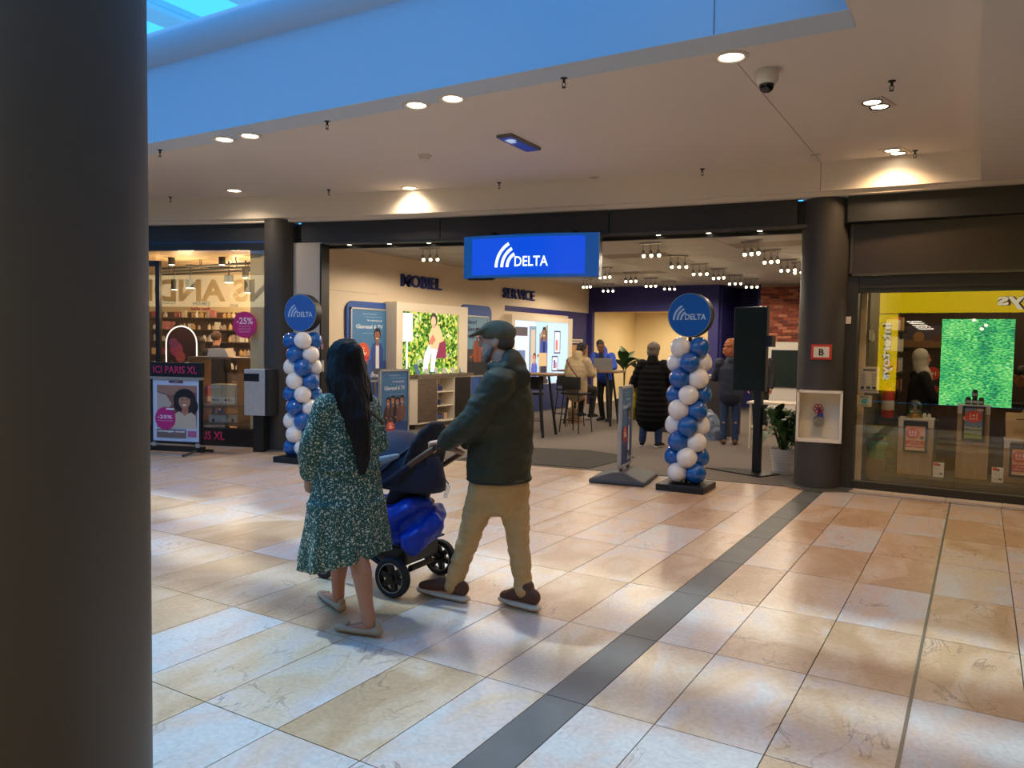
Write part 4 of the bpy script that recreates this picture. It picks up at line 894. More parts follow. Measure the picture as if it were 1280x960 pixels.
# steel bin beside the column
q = pz(318, 559); a, c = icl(305, 519, -.55), icl(331, 462, -.55)
BINS = mat('bin_steel', (206, 206, 204), .35, .5, var=.06, vscale=14)
bn_ = thing('litter_bin', 'brushed steel litter bin with a black slot beside the column', 'bin', icw((a.x+c.x)/2, -.55), ia)
w = (c.x-a.x)/2
MB().box(-w, 0, a.z, w, .28, c.z).obj('bin_body', BINS, bn_, bevel=.008); MB().box(w, .0, a.z, w+.05, .28, c.z+.005).obj('side_panel', mat('bin_dark', (44, 46, 50), .4, .4), bn_, bevel=.004)
MB().box(-w+.0, -.004, c.z-.17, w*.45, .02, c.z-.06).obj('slot', mat('slot_black', (8, 8, 9), .5), bn_); MB().box(-w*.5, .1, 0, w*.5, .26, a.z).obj('pedestal', FRB, bn_)
# ---- poster stand of the perfume shop
s0, s1 = pz(190, 573), pz(252, 574)
P0 = py(191, 560, 6.75); P1 = py(252, 560, 7.0); da = math.atan2(P1.y-P0.y, P1.x-P0.x); W0 = (P1-P0).length; cx_ = (P0+P1)/2
def sl(u, v): 
    q = pp(u, v, cx_, Vector((-math.sin(da), math.cos(da), 0))); return (q-cx_).dot(Vector((math.cos(da), math.sin(da), 0))), q.z
is_ = thing('poster_stand', 'black poster stand with pink lettered header and smiling woman poster', 'sign', (cx_.x, cx_.y, 0), da)
h0, h1 = sl(190, 487), sl(252, 472)
b = MB(); x0, zb = sl(190.5, 552.5); x1, zt = sl(252.5, 471)
b.box(x0, -.03, zb, x0+.03, .03, zt).box(x1-.03, -.03, zb, x1, .03, zt).box(x0, -.03, zb, x1, .03, zb+.03).box(x0, -.03, zt-.02, x1, .03, zt)
b.obj('frame', FRB, is_)
hz0, hz1 = sl(220, 471)[1], sl(220, 453)[1]
MB().box(x0-.01, -.04, hz0, x1+.01, .04, hz1).obj('header', mat('header_black', (24, 22, 30), .4), is_); text_part('lettering', 'ICI PARIS XL', mat('letter_pink', (214, 42, 110), .5), is_, (x0+x1)/2, -.041, (hz0+hz1)/2, .10, (x1-x0)*.87, .012)
MB().box(x0-.01, -.05, hz0-.035, x1+.01, .03, hz0).obj('clip_rail', ALU, is_)
P = Print(-.02); X0, X1, Z0, Z1 = x0+.03, x1-.03, zb+.03, zt-.03; w, h = X1-X0, Z1-Z0
P.rect(X0, Z0, X1, Z1, (206, 212, 232)); px0, px1, pz0, pz1 = X0+.09*w, X1-.05*w, Z0+.21*h, Z1-.11*h
P.rect(px0, pz0, px1, pz1, (140, 92, 84)); P.poly([(px0, pz1), (px1, pz1), (px1, pz1-.1*h), (px0+.3*w, pz1-.16*h), (px0, pz1-.1*h)], (170, 122, 102))
P.poly([(px0, pz1-.12*h), (px0+.2*w, pz1-.16*h), (px0+.32*w, pz1-.3*h), (px0+.2*w, pz1-.42*h), (px0, pz1-.40*h)], (190, 172, 156))
cx2, cz2 = px0+.60*w, pz1-.25*h
P.disc(cx2, cz2+.03*h, .24*w, (34, 26, 28), .17*h); P.disc(cx2+.12*w, cz2-.08*h, .17*w, (36, 28, 30), .14*h); P.disc(cx2-.1*w, cz2-.07*h, .14*w, (38, 28, 30), .1*h)
P.rect(cx2-.06*w, cz2-.2*h, cx2+.08*w, cz2-.08*h, (160, 106, 84))
P.poly([(px0+.15*w, pz0), (px1, pz0), (px1-.02*w, pz0+.2*h), (cx2+.14*w, cz2-.17*h), (cx2, cz2-.22*h), (cx2-.12*w, cz2-.16*h), (px0+.22*w, pz0+.14*h)], (200, 182, 162))
P.poly([(cx2-.07*w, cz2-.15*h), (cx2+.09*w, cz2-.15*h), (cx2, cz2-.24*h)], (170, 116, 92))
P.disc(cx2, cz2, .125*w, (184, 128, 100), .115*h); P.poly([(cx2-.12*w, cz2+.05*h), (cx2-.1*w, cz2+.11*h), (cx2+.1*w, cz2+.12*h), (cx2+.12*w, cz2+.04*h), (cx2, cz2+.075*h)], (34, 26, 28))
P.rect(cx2-.07*w, cz2+.02*h, cx2-.025*w, cz2+.03*h, (40, 28, 26)); P.rect(cx2+.03*w, cz2+.02*h, cx2+.075*w, cz2+.03*h, (40, 28, 26)); P.poly([(cx2-.05*w, cz2-.05*h), (cx2+.05*w, cz2-.045*h), (cx2, cz2-.075*h)], (246, 238, 232))
P.rect(X0+.36*w, Z1-.075*h, X0+.66*w, Z1-.035*h, (90, 62, 86)); P.text('LAURIER', X0+.51*w, Z1-.055*h, .02*h, (190, 170, 190))
P.rect(px0, Z0+.055*h, X0+.72*w, Z0+.19*h, (120, 100, 96)); P.text('ontvangen moed', X0+.40*w, Z0+.155*h, .045*h, (240, 236, 236), w=.58*w, bold=.03); P.rect(X0+.76*w, Z0+.08*h, X0+.95*w, Z0+.175*h, (180, 96, 140))
P.disc(X0+.28*w, Z0+.36*h, .22*w, (196, 34, 118)); P.text('-25%', X0+.27*w, Z0+.385*h, .055*h, (244, 230, 238), w=.32*w, bold=.02); P.text('OP ALLES VAN LAURIER', X0+.28*w, Z0+.325*h, .016*h, (230, 180, 210), w=.32*w); P.rect(X0+.3*w, Z0+.5*h, X0+.48*w, Z0+.525*h, (236, 230, 230))
P.obj('print', is_); MB().box(X0, -.02, Z0, X1, .01, Z1).obj('backing', gw, is_)
MB().box(x0-.02, -.03, zb-.11, x1+.03, .03, zb-.035).obj('foot_bar', FRB, is_)
for x in (x0+.05, x1-.05):
    MB().box(x-.03, -.036, zb-.045, x+.03, -.02, zb+.01).obj('clamp', ALU, is_); MB().tube([(x, -.0, zb-.08), (x-.06, -.28, .018)], .018, 8).tube([(x, 0, zb-.08), (x+.03, .28, .018)], .018, 8).obj('leg', FRB, is_)
# ================================================================== people: builders
def blob(name, m, parent, prims, voxel=.012, smooth=6, wr=None):
    b = MB()
    for p in prims:
        if p[0] == 't': b.tube(p[1], p[2], p[4] if len(p) > 4 else 14, side=p[3] if len(p) > 3 else None, round_=True)
        elif p[0] == 's': b.sph(p[1], p[2], 16, 10, M=p[3] if len(p) > 3 else None)
        elif p[0] == 'x': b.cbox(p[1], p[2], p[3] if len(p) > 3 else None)
    me = b.mesh(name); bm = bmesh.new(); bm.from_mesh(me); bmesh.ops.recalc_face_normals(bm, faces=bm.faces); bm.to_mesh(me); bm.free()
    o = bpy.data.objects.new('tmp', me); TMP.collection.objects.link(o)
    r = o.modifiers.new('r', 'REMESH'); r.mode = 'VOXEL'; r.voxel_size = voxel
    if smooth: s = o.modifiers.new('s', 'SMOOTH'); s.factor = .5; s.iterations = smooth
    out = eval_mesh(o)
    bpy.data.objects.remove(o); bpy.data.meshes.remove(me)
    if wr:
        amp, sx, sy, sz = wr; vn = [v.normal.copy() for v in out.vertices]
        for v, n in zip(out.vertices, vn):
            q = Vector((v.co.x*sx, v.co.y*sy, v.co.z*sz)); k = noise.noise(q)+.5*noise.noise(q*2.1); v.co += n*amp*k
    out.name = name; out.materials.clear()
    return link(name, out, m, parent, smooth=True)
def pose(H, w=1.):
    J = dict(pelvis=(0, 0, .53*H), waist=(0, .005*H, .62*H), chest=(0, .012*H, .73*H), neck=(0, -.005*H, .835*H), head=(0, .015*H, .93*H))
    for s, k in ((-1, 'l'), (1, 'r')):
        J['sh_'+k] = (s*.103*H*w, 0, .785*H); J['el_'+k] = (s*.135*H*w, -.01*H, .635*H); J['wr_'+k] = (s*.135*H*w, .03*H, .49*H)
        J['hip_'+k] = (s*.052*H, 0, .51*H); J['kn_'+k] = (s*.055*H, .01*H, .285*H); J['an_'+k] = (s*.055*H, -.01*H, .048*H); J['to_'+k] = (s*.065*H, .11*H, .02*H)
        J['hd_'+k] = (0, .3, -1.)         # hand direction
    return {k: Vector(v) for k, v in J.items()}
def mid(a, b, t=.5): return a.lerp(b, t)
def hand_prims(W, d, side, palm_n, H, curl=.35):
    """palm plus five bent fingers; W wrist, d direction of the hand, palm_n palm normal, side towards the thumb"""
    k = H/1.75; d = d.normalized(); n = palm_n-d*palm_n.dot(d); n.normalize(); s = side-d*side.dot(d)-n*side.dot(n); s.normalize()
    P = [('t', [W-d*.02*k, W+d*.03*k, W+d*.085*k], [(.028*k, .02*k), (.038*k, .017*k), (.040*k, .014*k)], s)]
    for i, (o, L) in enumerate(((.030, .070), (.010, .078), (-.011, .073), (-.031, .058))):
        a = W+d*.085*k+s*o*k; b1 = a+(d*math.cos(curl)+n*math.sin(curl))*L*.5*k; c = b1+(d*math.cos(curl*2.6)+n*math.sin(curl*2.6))*L*.5*k
        P.append(('t', [a-d*.01*k, b1, c], [.0092*k, .0085*k, .007*k], None, 8))
    a = W+d*.025*k+s*.028*k; b1 = a+(d*.6+s*.75+n*.25).normalized()*.038*k; c = b1+(d*.85+s*.2+n*.45).normalized()*.03*k
    P.append(('t', [a-s*.01*k, b1, c], [.0125*k, .0105*k, .008*k], None, 8))
    return P
def head_prims(C, f, up, H):
    """C head centre, f facing direction, up"""
    k = H/1.75; f = f.normalized(); r = f.cross(up).normalized(); up = r.cross(f)
    M = Matrix((r, f, up)).transposed().to_4x4()
    def W(x, y, z): return C+(r*x+f*y+up*z)*k
    P = [('s', W(0, -.008, .02), (.074*k, .093*k, .095*k), M), ('s', W(0, .028, -.045), (.060*k, .062*k, .072*k), M), ('s', W(0, .055, -.095), (.030*k, .030*k, .025*k), M)]
    P += [('t', [W(0, .085, .02), W(0, .103, -.02), W(0, .108, -.03)], [.010*k, .014*k, .014*k]), ('t', [W(-.035, .078, .028), W(0, .09, .032), W(.035, .078, .028)], .012*k)]
    P += [('t', [W(-.022, .083, -.066), W(0, .092, -.064), W(.022, .083, -.066)], .008*k), ('t', [W(-.018, .082, -.08), W(0, .089, -.08), W(.018, .082, -.08)], .008*k)]
    for s in (-1, 1): P.append(('s', W(s*.076, -.012, -.01), (.011*k, .021*k, .031*k), M))
    return P, W
def skin_prims(J, H, t=.9, headup=None, face=None, hands=True, curl=.35):
    k = H*t
    P = [('t', [J['pelvis']-Vector((0, 0, .04*H)), J['pelvis'], J['waist'], J['chest'], mid(J['chest'], J['neck'], .6), J['neck']-Vector((0, 0, .01*H))], [(.085*k, .06*k), (.095*k, .068*k), (.08*k, .058*k), (.098*k, .066*k), (.085*k, .05*k), (.04*k, .036*k)], (1, 0, 0))]
    P.append(('t', [J['neck']-Vector((0, 0, .02*H)), mid(J['neck'], J['head'], .5)], [.036*H, .033*H]))
    hp, W = head_prims(J['head'], face or Vector((0, 1, 0)), headup or Vector((0, 0, 1)), H); P += hp
    for s in 'lr':
        P.append(('t', [J['sh_'+s], mid(J['sh_'+s], J['el_'+s], .4), J['el_'+s]], [.034*k, .029*k, .024*k])); P.append(('t', [J['el_'+s], mid(J['el_'+s], J['wr_'+s], .3), J['wr_'+s]], [.025*k, .024*k, .0165*k]))
        P.append(('t', [J['hip_'+s], mid(J['hip_'+s], J['kn_'+s], .5), J['kn_'+s]], [.052*k, .043*k, .032*k])); P.append(('t', [J['kn_'+s], mid(J['kn_'+s], J['an_'+s], .3)+Vector((0, -.008*H, 0)), mid(J['kn_'+s], J['an_'+s], .75), J['an_'+s]], [.032*k, .035*k, .024*k, .021*k]))
        P.append(('t', [J['an_'+s]-Vector((0, 0, .012*H)), mid(J['an_'+s], J['to_'+s], .6)-Vector((0, 0, .008*H)), J['to_'+s]], [(.02*k, .022*k), (.024*k, .016*k), (.02*k, .010*k)]))
        if hands:
            sg = -1 if s == 'l' else 1
            P += hand_prims(J['wr_'+s], J['hd_'+s], J.get('th_'+s, Vector((0, 1, 0))), J.get('pn_'+s, Vector((-sg, 0, 0))), H, curl)
    return P, W
def sleeve(J, s, r, H, end=.93):
    a, e, w = J['sh_'+s], J['el_'+s], J['wr_'+s]
    return [('t', [a, mid(a, e, .5), e], [r[0], r[1], r[2]]), ('t', [e, mid(e, w, .5), mid(e, w, end)], [r[2], r[3], r[4]])]
def torso(J, H, hem, rx, ry, ex=0.):
    """rx, ry: half widths at hem, waist, chest, shoulder"""
    sh = mid(J['sh_l'], J['sh_r'])
    return [('t', [Vector((J['pelvis'].x, J['pelvis'].y, hem)), J['waist'], J['chest'], Vector((J['chest'].x, sh.y, sh.z-.02*H)), J['neck']-Vector((0, 0, .008*H))], [(rx[0], ry[0]), (rx[1], ry[1]), (rx[2], ry[2]), (rx[3], ry[3]), (.048*H, .044*H)], (1, 0, 0), 20)]
def trousers(J, H, r, end=.96):
    P = [('t', [J['pelvis']+Vector((0, 0, .05*H)), J['pelvis'], mid(J['hip_l'], J['hip_r'])-Vector((0, 0, .02*H))], [(.088*H, .066*H), (.098*H, .074*H), (.085*H, .06*H)], (1, 0, 0))]
    for s in 'lr':
        P.append(('t', [J['hip_'+s]+Vector((0, 0, .02*H)), mid(J['hip_'+s], J['kn_'+s], .35), J['kn_'+s]], [r[0], r[1], r[2]])); P.append(('t', [J['kn_'+s], mid(J['kn_'+s], J['an_'+s], .4), mid(J['kn_'+s], J['an_'+s], end)], [r[2], r[3], r[4]]))
    return P
def shoes(t, J, H, m, sole=None, lift=0.):
    for s in 'lr':
        a, o = J['an_'+s], J['to_'+s]; d = Vector((o.x-a.x, o.y-a.y, 0)).normalized(); sd = Vector((d.y, -d.x, 0)); zb = min(o.z, a.z)-.02*H+.0
        h = a-d*.03*H
        up = blob('shoe', m, t, [('t', [Vector((h.x, h.y, zb+.03*H)), mid(a, o, .25)+Vector((0, 0, -.008*H)), mid(a, o, .6)+Vector((0, 0, -.004*H)), o], [(.024*H, .024*H), (.025*H, .026*H), (.026*H, .02*H), (.021*H, .013*H)], tuple(sd)), ('t', [a+Vector((0, 0, .006*H)), a-Vector((0, 0, .02*H))], .026*H)], .008, 4)
        if sole: blob('sole', sole, up, [('t', [Vector((h.x, h.y, zb+.010*H)), Vector(((h.x+o.x)/2, (h.y+o.y)/2, zb+.009*H)), Vector((o.x, o.y, zb+.009*H))], [(.026*H, .009*H), (.025*H, .008*H), (.025*H, .008*H)], tuple(sd))], .006, 2)
SKIN_L = mat('skin_light', (206, 150, 118), .55, var=.06); SKIN_D = mat('skin_dark', (104, 66, 48), .5, var=.06); SKIN_M = mat('skin_medium', (178, 120, 90), .55)
DENIM = mat('denim_blue', (40, 62, 100), .85, var=.15, vscale=14); BLACKC = mat('cloth_black', (24, 24, 27), .85, var=.15, vscale=10); HAIRD = mat('hair_dark', (28, 20, 18), .5)
# ================================================================== furniture in the telephone shop
BST = mat('stool_black', (22, 22, 24), .5)
def stool(loc, rz, lab):
    t = thing('bar_stool', lab, 'stool', loc, rz)
    MB().box(-.21, -.2, .70, .21, .2, .745).obj('seat', BST, t, bevel=.015)
    b = MB(); n = 10
    P = [(.21*math.sin(math.radians(-70+140*i/n)), -.19+.05-.05*math.cos(math.radians(-70+140*i/n))) for i in range(n+1)]
    b.prism([(p[0], p[1]) for p in P]+[(p[0]*1.0, p[1]-.022) for p in P[::-1]], .80, 1.03); b.obj('backrest', BST, t, bevel=.006)
    for x in (-.16, .16):
        for y in (-.17, .17):
            MB().tube([(x, y, .71), (x*1.32, y*1.3, .008)], .0105, 8).obj('leg', BST, t)
        MB().tube([(x, -.185, .72), (x*1.05, -.20, .9)], .010, 8).obj('back_post', BST, t)
    f = .27; e = 1.21
    MB().tube([(-.16*e, -.17*e, .24), (.16*e, -.17*e, .24), (.16*e, .17*e, .24), (-.16*e, .17*e, .24), (-.16*e, -.17*e, .24)], .008, 6).obj('foot_ring', BST, t)
    return t
def bar_table(loc, rz, lab, r=.0):
    t = thing('bar_table', lab, 'table', loc, rz)
    MB().prism(rr(-.62, -.38, .62, .38, .1, ['tl', 'tr']), 1.065, 1.10).obj('table_top', mat('table_oak', (120, 92, 68), .5, var=.15, vscale=4), t, bevel=.006)
    for x in (-1, 1):
        for y in (-1, 1): MB().tube([(x*.36, y*.2, 1.065), (x*.48, y*.3, .01)], [.022, .026], 10).obj('leg', BST, t)
    return t
ta = pz(754, 534)
T1 = (ta.x-.42, ta.y+.35, 0)
bar_table(T1, math.radians(8), 'tall oak bar table with black legs carrying the laptop')
s1 = pz(718, 541); stool((s1.x, s1.y+.05, 0), math.radians(-8), 'black bar stool under the person in the beige jacket')
bar_table((pz(684, 549).x-.62, pz(684, 549).y+.30, 0), math.radians(6), 'tall bar table with black legs beside the man in the cap')
stool((pz(690, 540).x-.25, pz(690, 540).y-.35, 0), math.radians(35), 'black bar stool in front of the nearer bar table'); stool((pz(692, 535).x+.05, pz(692, 535).y+.55, 0), math.radians(-30), 'black bar stool between the two bar tables')
# laptop
lp = thing('laptop', 'open silver laptop on the bar table', 'laptop', (T1[0]+.33, T1[1]-.12, 1.101), math.radians(8+180))
SIL = mat('silver', (176, 176, 180), .35, .6)
MB().box(-.19, -.12, 0, .19, .13, .016).obj('keyboard_base', SIL, lp, bevel=.004); MB().box(-.19, -.004, 0, .19, .004, .25, Matrix.Translation((0, .13, .012)) @ Matrix.Rotation(-.3, 4, 'X')).obj('lid', SIL, lp, bevel=.003)
cu = tag(MB().lathe([(.03, 0), (.038, .085), (.034, .083), (.027, .006), (.0001, .006)], (0, 0), 16).obj('paper_cup', mat('cup_brown', (150, 112, 80), .7), None, smooth=40), 'small brown paper cup beside the laptop', 'cup'); cu.location = (T1[0]+.20, T1[1]-.31, 1.101)
pb = thing('paper_bag', 'brown paper bag on the floor under the bar table', 'bag', (T1[0]-.35, T1[1]-.05, 0), .1); MB().prism([(-.12, 0), (.12, 0), (.13, .30), (-.13, .30)], -.07, .07, 'y').obj('bag_body', mat('kraft', (150, 116, 82), .8), pb); MB().tube([(-.05, 0, .3), (-.04, 0, .37), (.04, 0, .37), (.05, 0, .3)], .006, 6).obj('handle', mat('kraft', (150, 116, 82), .8), pb)
# seated person in a beige jacket, seen from behind
def seated():
    H = 1.70; J = pose(H)
    z = .10
    for k in ('pelvis', 'waist', 'chest', 'neck', 'head', 'sh_l', 'sh_r'): J[k] = J[k]+Vector((0, .0, -.03))
    for k in ('chest', 'neck', 'sh_l', 'sh_r'): J[k].y += .05
    J['head'].y += .12; J['head'].z -= .02
    for s, g in (('l', -1), ('r', 1)):
        J['hip_'+s] = Vector((g*.09, .0, .84)); J['kn_'+s] = Vector((g*.13, .40, .78)); J['an_'+s] = Vector((g*.12, .32, .34)); J['to_'+s] = Vector((g*.13, .50, .29))
        J['el_'+s] = Vector((g*.27, .10, 1.08)); J['wr_'+s] = Vector((g*.15, .34, 1.14)); J['hd_'+s] = Vector((-g*.2, 1, 0)); J['th_'+s] = Vector((-g, 0, 0)); J['pn_'+s] = Vector((0, 0, -1))
    t = thing('person', 'person in a beige padded jacket and dark cap sitting at the bar table', 'person', (s1.x, s1.y+.05, 0), math.radians(-8))
    P, W = skin_prims(J, H, .85, face=Vector((.25, 1, -.15))); blob('body', SKIN_D, t, P, .009, 4)
    JB = mat('jacket_beige', (158, 138, 108), .85, bump=.25, bscale=14, var=.08)
    blob('jacket', JB, t, torso(J, H, .76, (.21, .215, .225, .19), (.17, .16, .165, .12))+sleeve(J, 'l', (.085, .082, .078, .07, .055), H)+sleeve(J, 'r', (.085, .082, .078, .07, .055), H)+[('t', [J['neck']+Vector((0, -.01, -.02)), J['neck']+Vector((0, .0, .04))], [.085, .08])], .013, 5, (.008, 6, 6, 14))
    blob('trousers', BLACKC, t, trousers(J, H, (.088, .082, .068, .06, .055)), .013, 4); shoes(t, J, H, BLACKC)
    blob('cap', BLACKC, t, [('s', W(0, -.01, .05), (.088, .105, .075)), ('s', W(0, -.02, .0), (.086, .1, .05))], .009, 3)
    b = MB(); b.tube([(-.12, -.165, 1.33), (.02, -.19, 1.16), (.17, -.15, .98)], .013, 6); b.obj('bag_strap', mat('strap_brown', (92, 44, 36), .6), t)
seated()
# man in a blue jacket standing behind the laptop, leaning on the table
def bluejacket():
    H = 1.82; J = pose(H)
    for k, dy, dz in (('waist', .03, 0), ('chest', .10, -.02), ('neck', .20, -.06), ('head', .30, -.10), ('sh_l', .17, -.05), ('sh_r', .17, -.05)): J[k] = J[k]+Vector((0, dy, dz))
    for s, g in (('l', -1), ('r', 1)):
        J['el_'+s] = Vector((g*.28, .24, 1.16)); J['wr_'+s] = Vector((g*.22, .44, 1.13)); J['hd_'+s] = Vector((-g*.3, 1, 0)); J['th_'+s] = Vector((-g, 0, 0)); J['pn_'+s] = Vector((0, 0, -1))
    J['an_r'] = J['an_r']+Vector((0, -.12, 0)); J['to_r'] = J['to_r']+Vector((0, -.12, 0))
    q = (T1[0]-.05, T1[1]+.75, 0); t = thing('person', 'man in a bright blue jacket leaning over the laptop table', 'person', q, math.radians(183))
    P, W = skin_prims(J, H, .85, face=Vector((-.1, .9, -.5)), headup=Vector((0, .45, .9))); blob('body', SKIN_D, t, P, .009, 4)
    JB = mat('jacket_blue', (28, 66, 168), .7, bump=.2, bscale=12)
    blob('jacket', JB, t, torso(J, H, .93, (.19, .19, .21, .19), (.14, .135, .14, .11))+sleeve(J, 'l', (.085, .078, .07, .062, .05), H)+sleeve(J, 'r', (.085, .078, .07, .062, .05), H)+[('t', [J['neck']+Vector((0, -.06, -.03)), J['neck']+Vector((0, -.03, .05))], [.09, .085])], .012, 5, (.007, 6, 6, 12))
    blob('shirt', BLACKC, t, [('t', [J['chest']+Vector((0, .10, -.12)), J['chest']+Vector((0, .12, .05)), J['neck']+Vector((0, .045, .0))], [(.06, .045), (.06, .045), (.04, .03)], (1, 0, 0))], .01, 3)
    blob('trousers', BLACKC, t, trousers(J, H, (.092, .085, .07, .062, .058)), .013, 4); shoes(t, J, H, BLACKC)
    blob('hair', HAIRD, t, [('s', W(0, -.02, .045), (.082, .1, .082))], .009, 2)
bluejacket()
# woman in a long black padded coat
def blackcoat():
    H = 1.66; J = pose(H); f = (pz(800, 557)+pz(822, 561))/2
    t = thing('person', 'person in a long black padded coat and blue jeans seen from behind', 'person', (f.x, f.y+.1, 0), math.radians(8))
    J['an_l'].x = -.14; J['to_l'] = Vector((-.17, .14, .03)); J['an_r'].x = .12; J['to_r'] = Vector((.16, .14, .03)); J['kn_l'].x = -.12; J['kn_r'].x = .11
    for s, g in (('l', -1), ('r', 1)): J['el_'+s] = Vector((g*.29, .03, 1.04)); J['wr_'+s] = Vector((g*.27, .2, .92)); J['hd_'+s] = Vector((0, .8, -.4))
    P, W = skin_prims(J, H, .85); blob('body', SKIN_L, t, P, .009, 4)
    cm_ = mat('coat_black', (15, 15, 17), .85, spec=.2)
    c = blob('coat', cm_, t, torso(J, H, .50, (.27, .235, .24, .20), (.20, .18, .18, .13))+sleeve(J, 'l', (.098, .092, .085, .075, .06), H)+sleeve(J, 'r', (.098, .092, .085, .075, .06), H)+[('t', [J['neck']+Vector((0, -.03, -.04)), J['neck']+Vector((0, -.02, .03))], [(.10, .085), (.085, .08)], (1, 0, 0))], .012, 5)
    for v in c.data.vertices: v.co += v.normal*.0045*math.cos(v.co.z*2*math.pi/.085)*(1 if v.co.z < 1.35 else 0)
    blob('jeans', DENIM, t, trousers(J, H, (.085, .085, .075, .068, .058)), .012, 4); shoes(t, J, H, BLACKC, mat('sole_white', (220, 220, 220), .6))
    blob('hair', mat('hair_grey', (92, 80, 72), .7, bump=.5, bscale=40), t, [('s', W(0, -.015, .035), (.105, .118, .10)), ('s', W(0, -.05, -.04), (.10, .08, .10))], .009, 2, (.006, 30, 30, 30))
    y = thing('shoulder_bag', 'yellow cloth bag hanging at the side of the person in the black coat', 'bag', (f.x-.30, f.y+.10, 0), 0)
    blob('bag_body', mat('bag_yellow', (176, 152, 20), .8, bump=.2, bscale=20), y, [('t', [(0, 0, .50), (.01, 0, .62), (0, 0, .78), (.02, 0, .88)], [(.05, .10), (.06, .12), (.045, .09), (.015, .03)], (1, 0, 0))], .012, 4, (.006, 12, 12, 8))
    MB().tube([(.02, .03, .86), (.03, .03, .93), (.03, -.03, .93), (.02, -.03, .86)], .007, 6).obj('handle', mat('bag_yellow', (176, 152, 20), .8), y)
blackcoat()
def redhair():
    H = 1.72; J = pose(H); f = pz(915, 556)
    t = thing('person', 'person with curly red hair in a navy jacket at the counter', 'person', (f.x-.05, f.y, 0), math.radians(15))
    for s, g in (('l', -1), ('r', 1)): J['el_'+s] = Vector((g*.26, .1, 1.10)); J['wr_'+s] = Vector((g*.2, .33, 1.08)); J['hd_'+s] = Vector((0, 1, 0)); J['th_'+s] = Vector((-g, 0, 0)); J['pn_'+s] = Vector((0, 0, -1))
    P, W = skin_prims(J, H, .85); blob('body', SKIN_L, t, P, .009, 4)
    blob('jacket', mat('jacket_navy', (26, 34, 58), .7, bump=.2, bscale=12), t, torso(J, H, .82, (.20, .195, .21, .19), (.15, .14, .15, .11))+sleeve(J, 'l', (.085, .078, .07, .062, .05), H)+sleeve(J, 'r', (.085, .078, .07, .062, .05), H)+[('t', [J['neck']+Vector((0, -.03, -.04)), J['neck']+Vector((0, -.01, .02))], [.08, .07])], .012, 5, (.006, 6, 6, 12))
    blob('jeans', DENIM, t, trousers(J, H, (.088, .08, .068, .062, .058)), .012, 4); shoes(t, J, H, mat('boot_brown', (110, 74, 50), .7))
    blob('hair', mat('hair_red', (136, 74, 38), .7, bump=.6, bscale=50), t, [('s', W(0, -.02, .04), (.125, .13, .115)), ('s', W(0, -.05, -.06), (.14, .10, .11)), ('s', W(-.06, 0, -.05), (.06, .07, .08)), ('s', W(.06, 0, -.05), (.06, .07, .08))], .009, 1, (.016, 26, 26, 26))
    # someone sitting beyond, only legs and bag show
    f2 = pz(950, 541); H = 1.7; J = pose(H)
    t = thing('person', 'person in dark clothes half hidden behind the tall black screen', 'person', (f2.x-.15, f2.y+.6, 0), math.radians(170))
    P, W = skin_prims(J, H, .85); blob('body', SKIN_M, t, P, .012, 4)
    blob('jacket', BLACKC, t, torso(J, H, .82, (.20, .195, .21, .19), (.15, .14, .15, .11))+sleeve(J, 'l', (.08, .075, .07, .062, .05), H)+sleeve(J, 'r', (.08, .075, .07, .062, .05), H), .014, 5); blob('trousers', BLACKC, t, trousers(J, H, (.088, .08, .068, .062, .058)), .014, 4); shoes(t, J, H, mat('sneaker_grey', (170, 160, 150), .7)); blob('hair', HAIRD, t, [('s', W(0, -.02, .04), (.09, .105, .09))], .01, 2)
redhair()
# counter with plastic bag
kc = pz(897, 552)
t = thing('service_counter', 'dark grey service counter behind the right balloon tower', 'counter', (kc.x-.55, kc.y+1.1, 0), 0)
MB().box(-.9, -.35, .0, .55, .35, 1.04).obj('body', mat('counter_dark', (54, 50, 52), .5), t); MB().box(-.93, -.38, 1.04, .58, .38, 1.09).obj('top', mat('counter_top', (150, 142, 134), .4), t)
b_ = thing('plastic_bag', 'crumpled translucent blue plastic bag on the carpet', 'bag', (kc.x-.15, kc.y+.15, 0)); blob('bag_body', mat('plastic_blue', (120, 134, 160), .35, bump=.4, bscale=9), b_, [('t', [(0, 0, .05), (0, 0, .2), (-.04, 0, .42), (-.06, 0, .5)], [(.22, .15), (.21, .15), (.12, .09), (.03, .03)], (1, 0, 0))], .014, 2, (.03, 9, 9, 9))
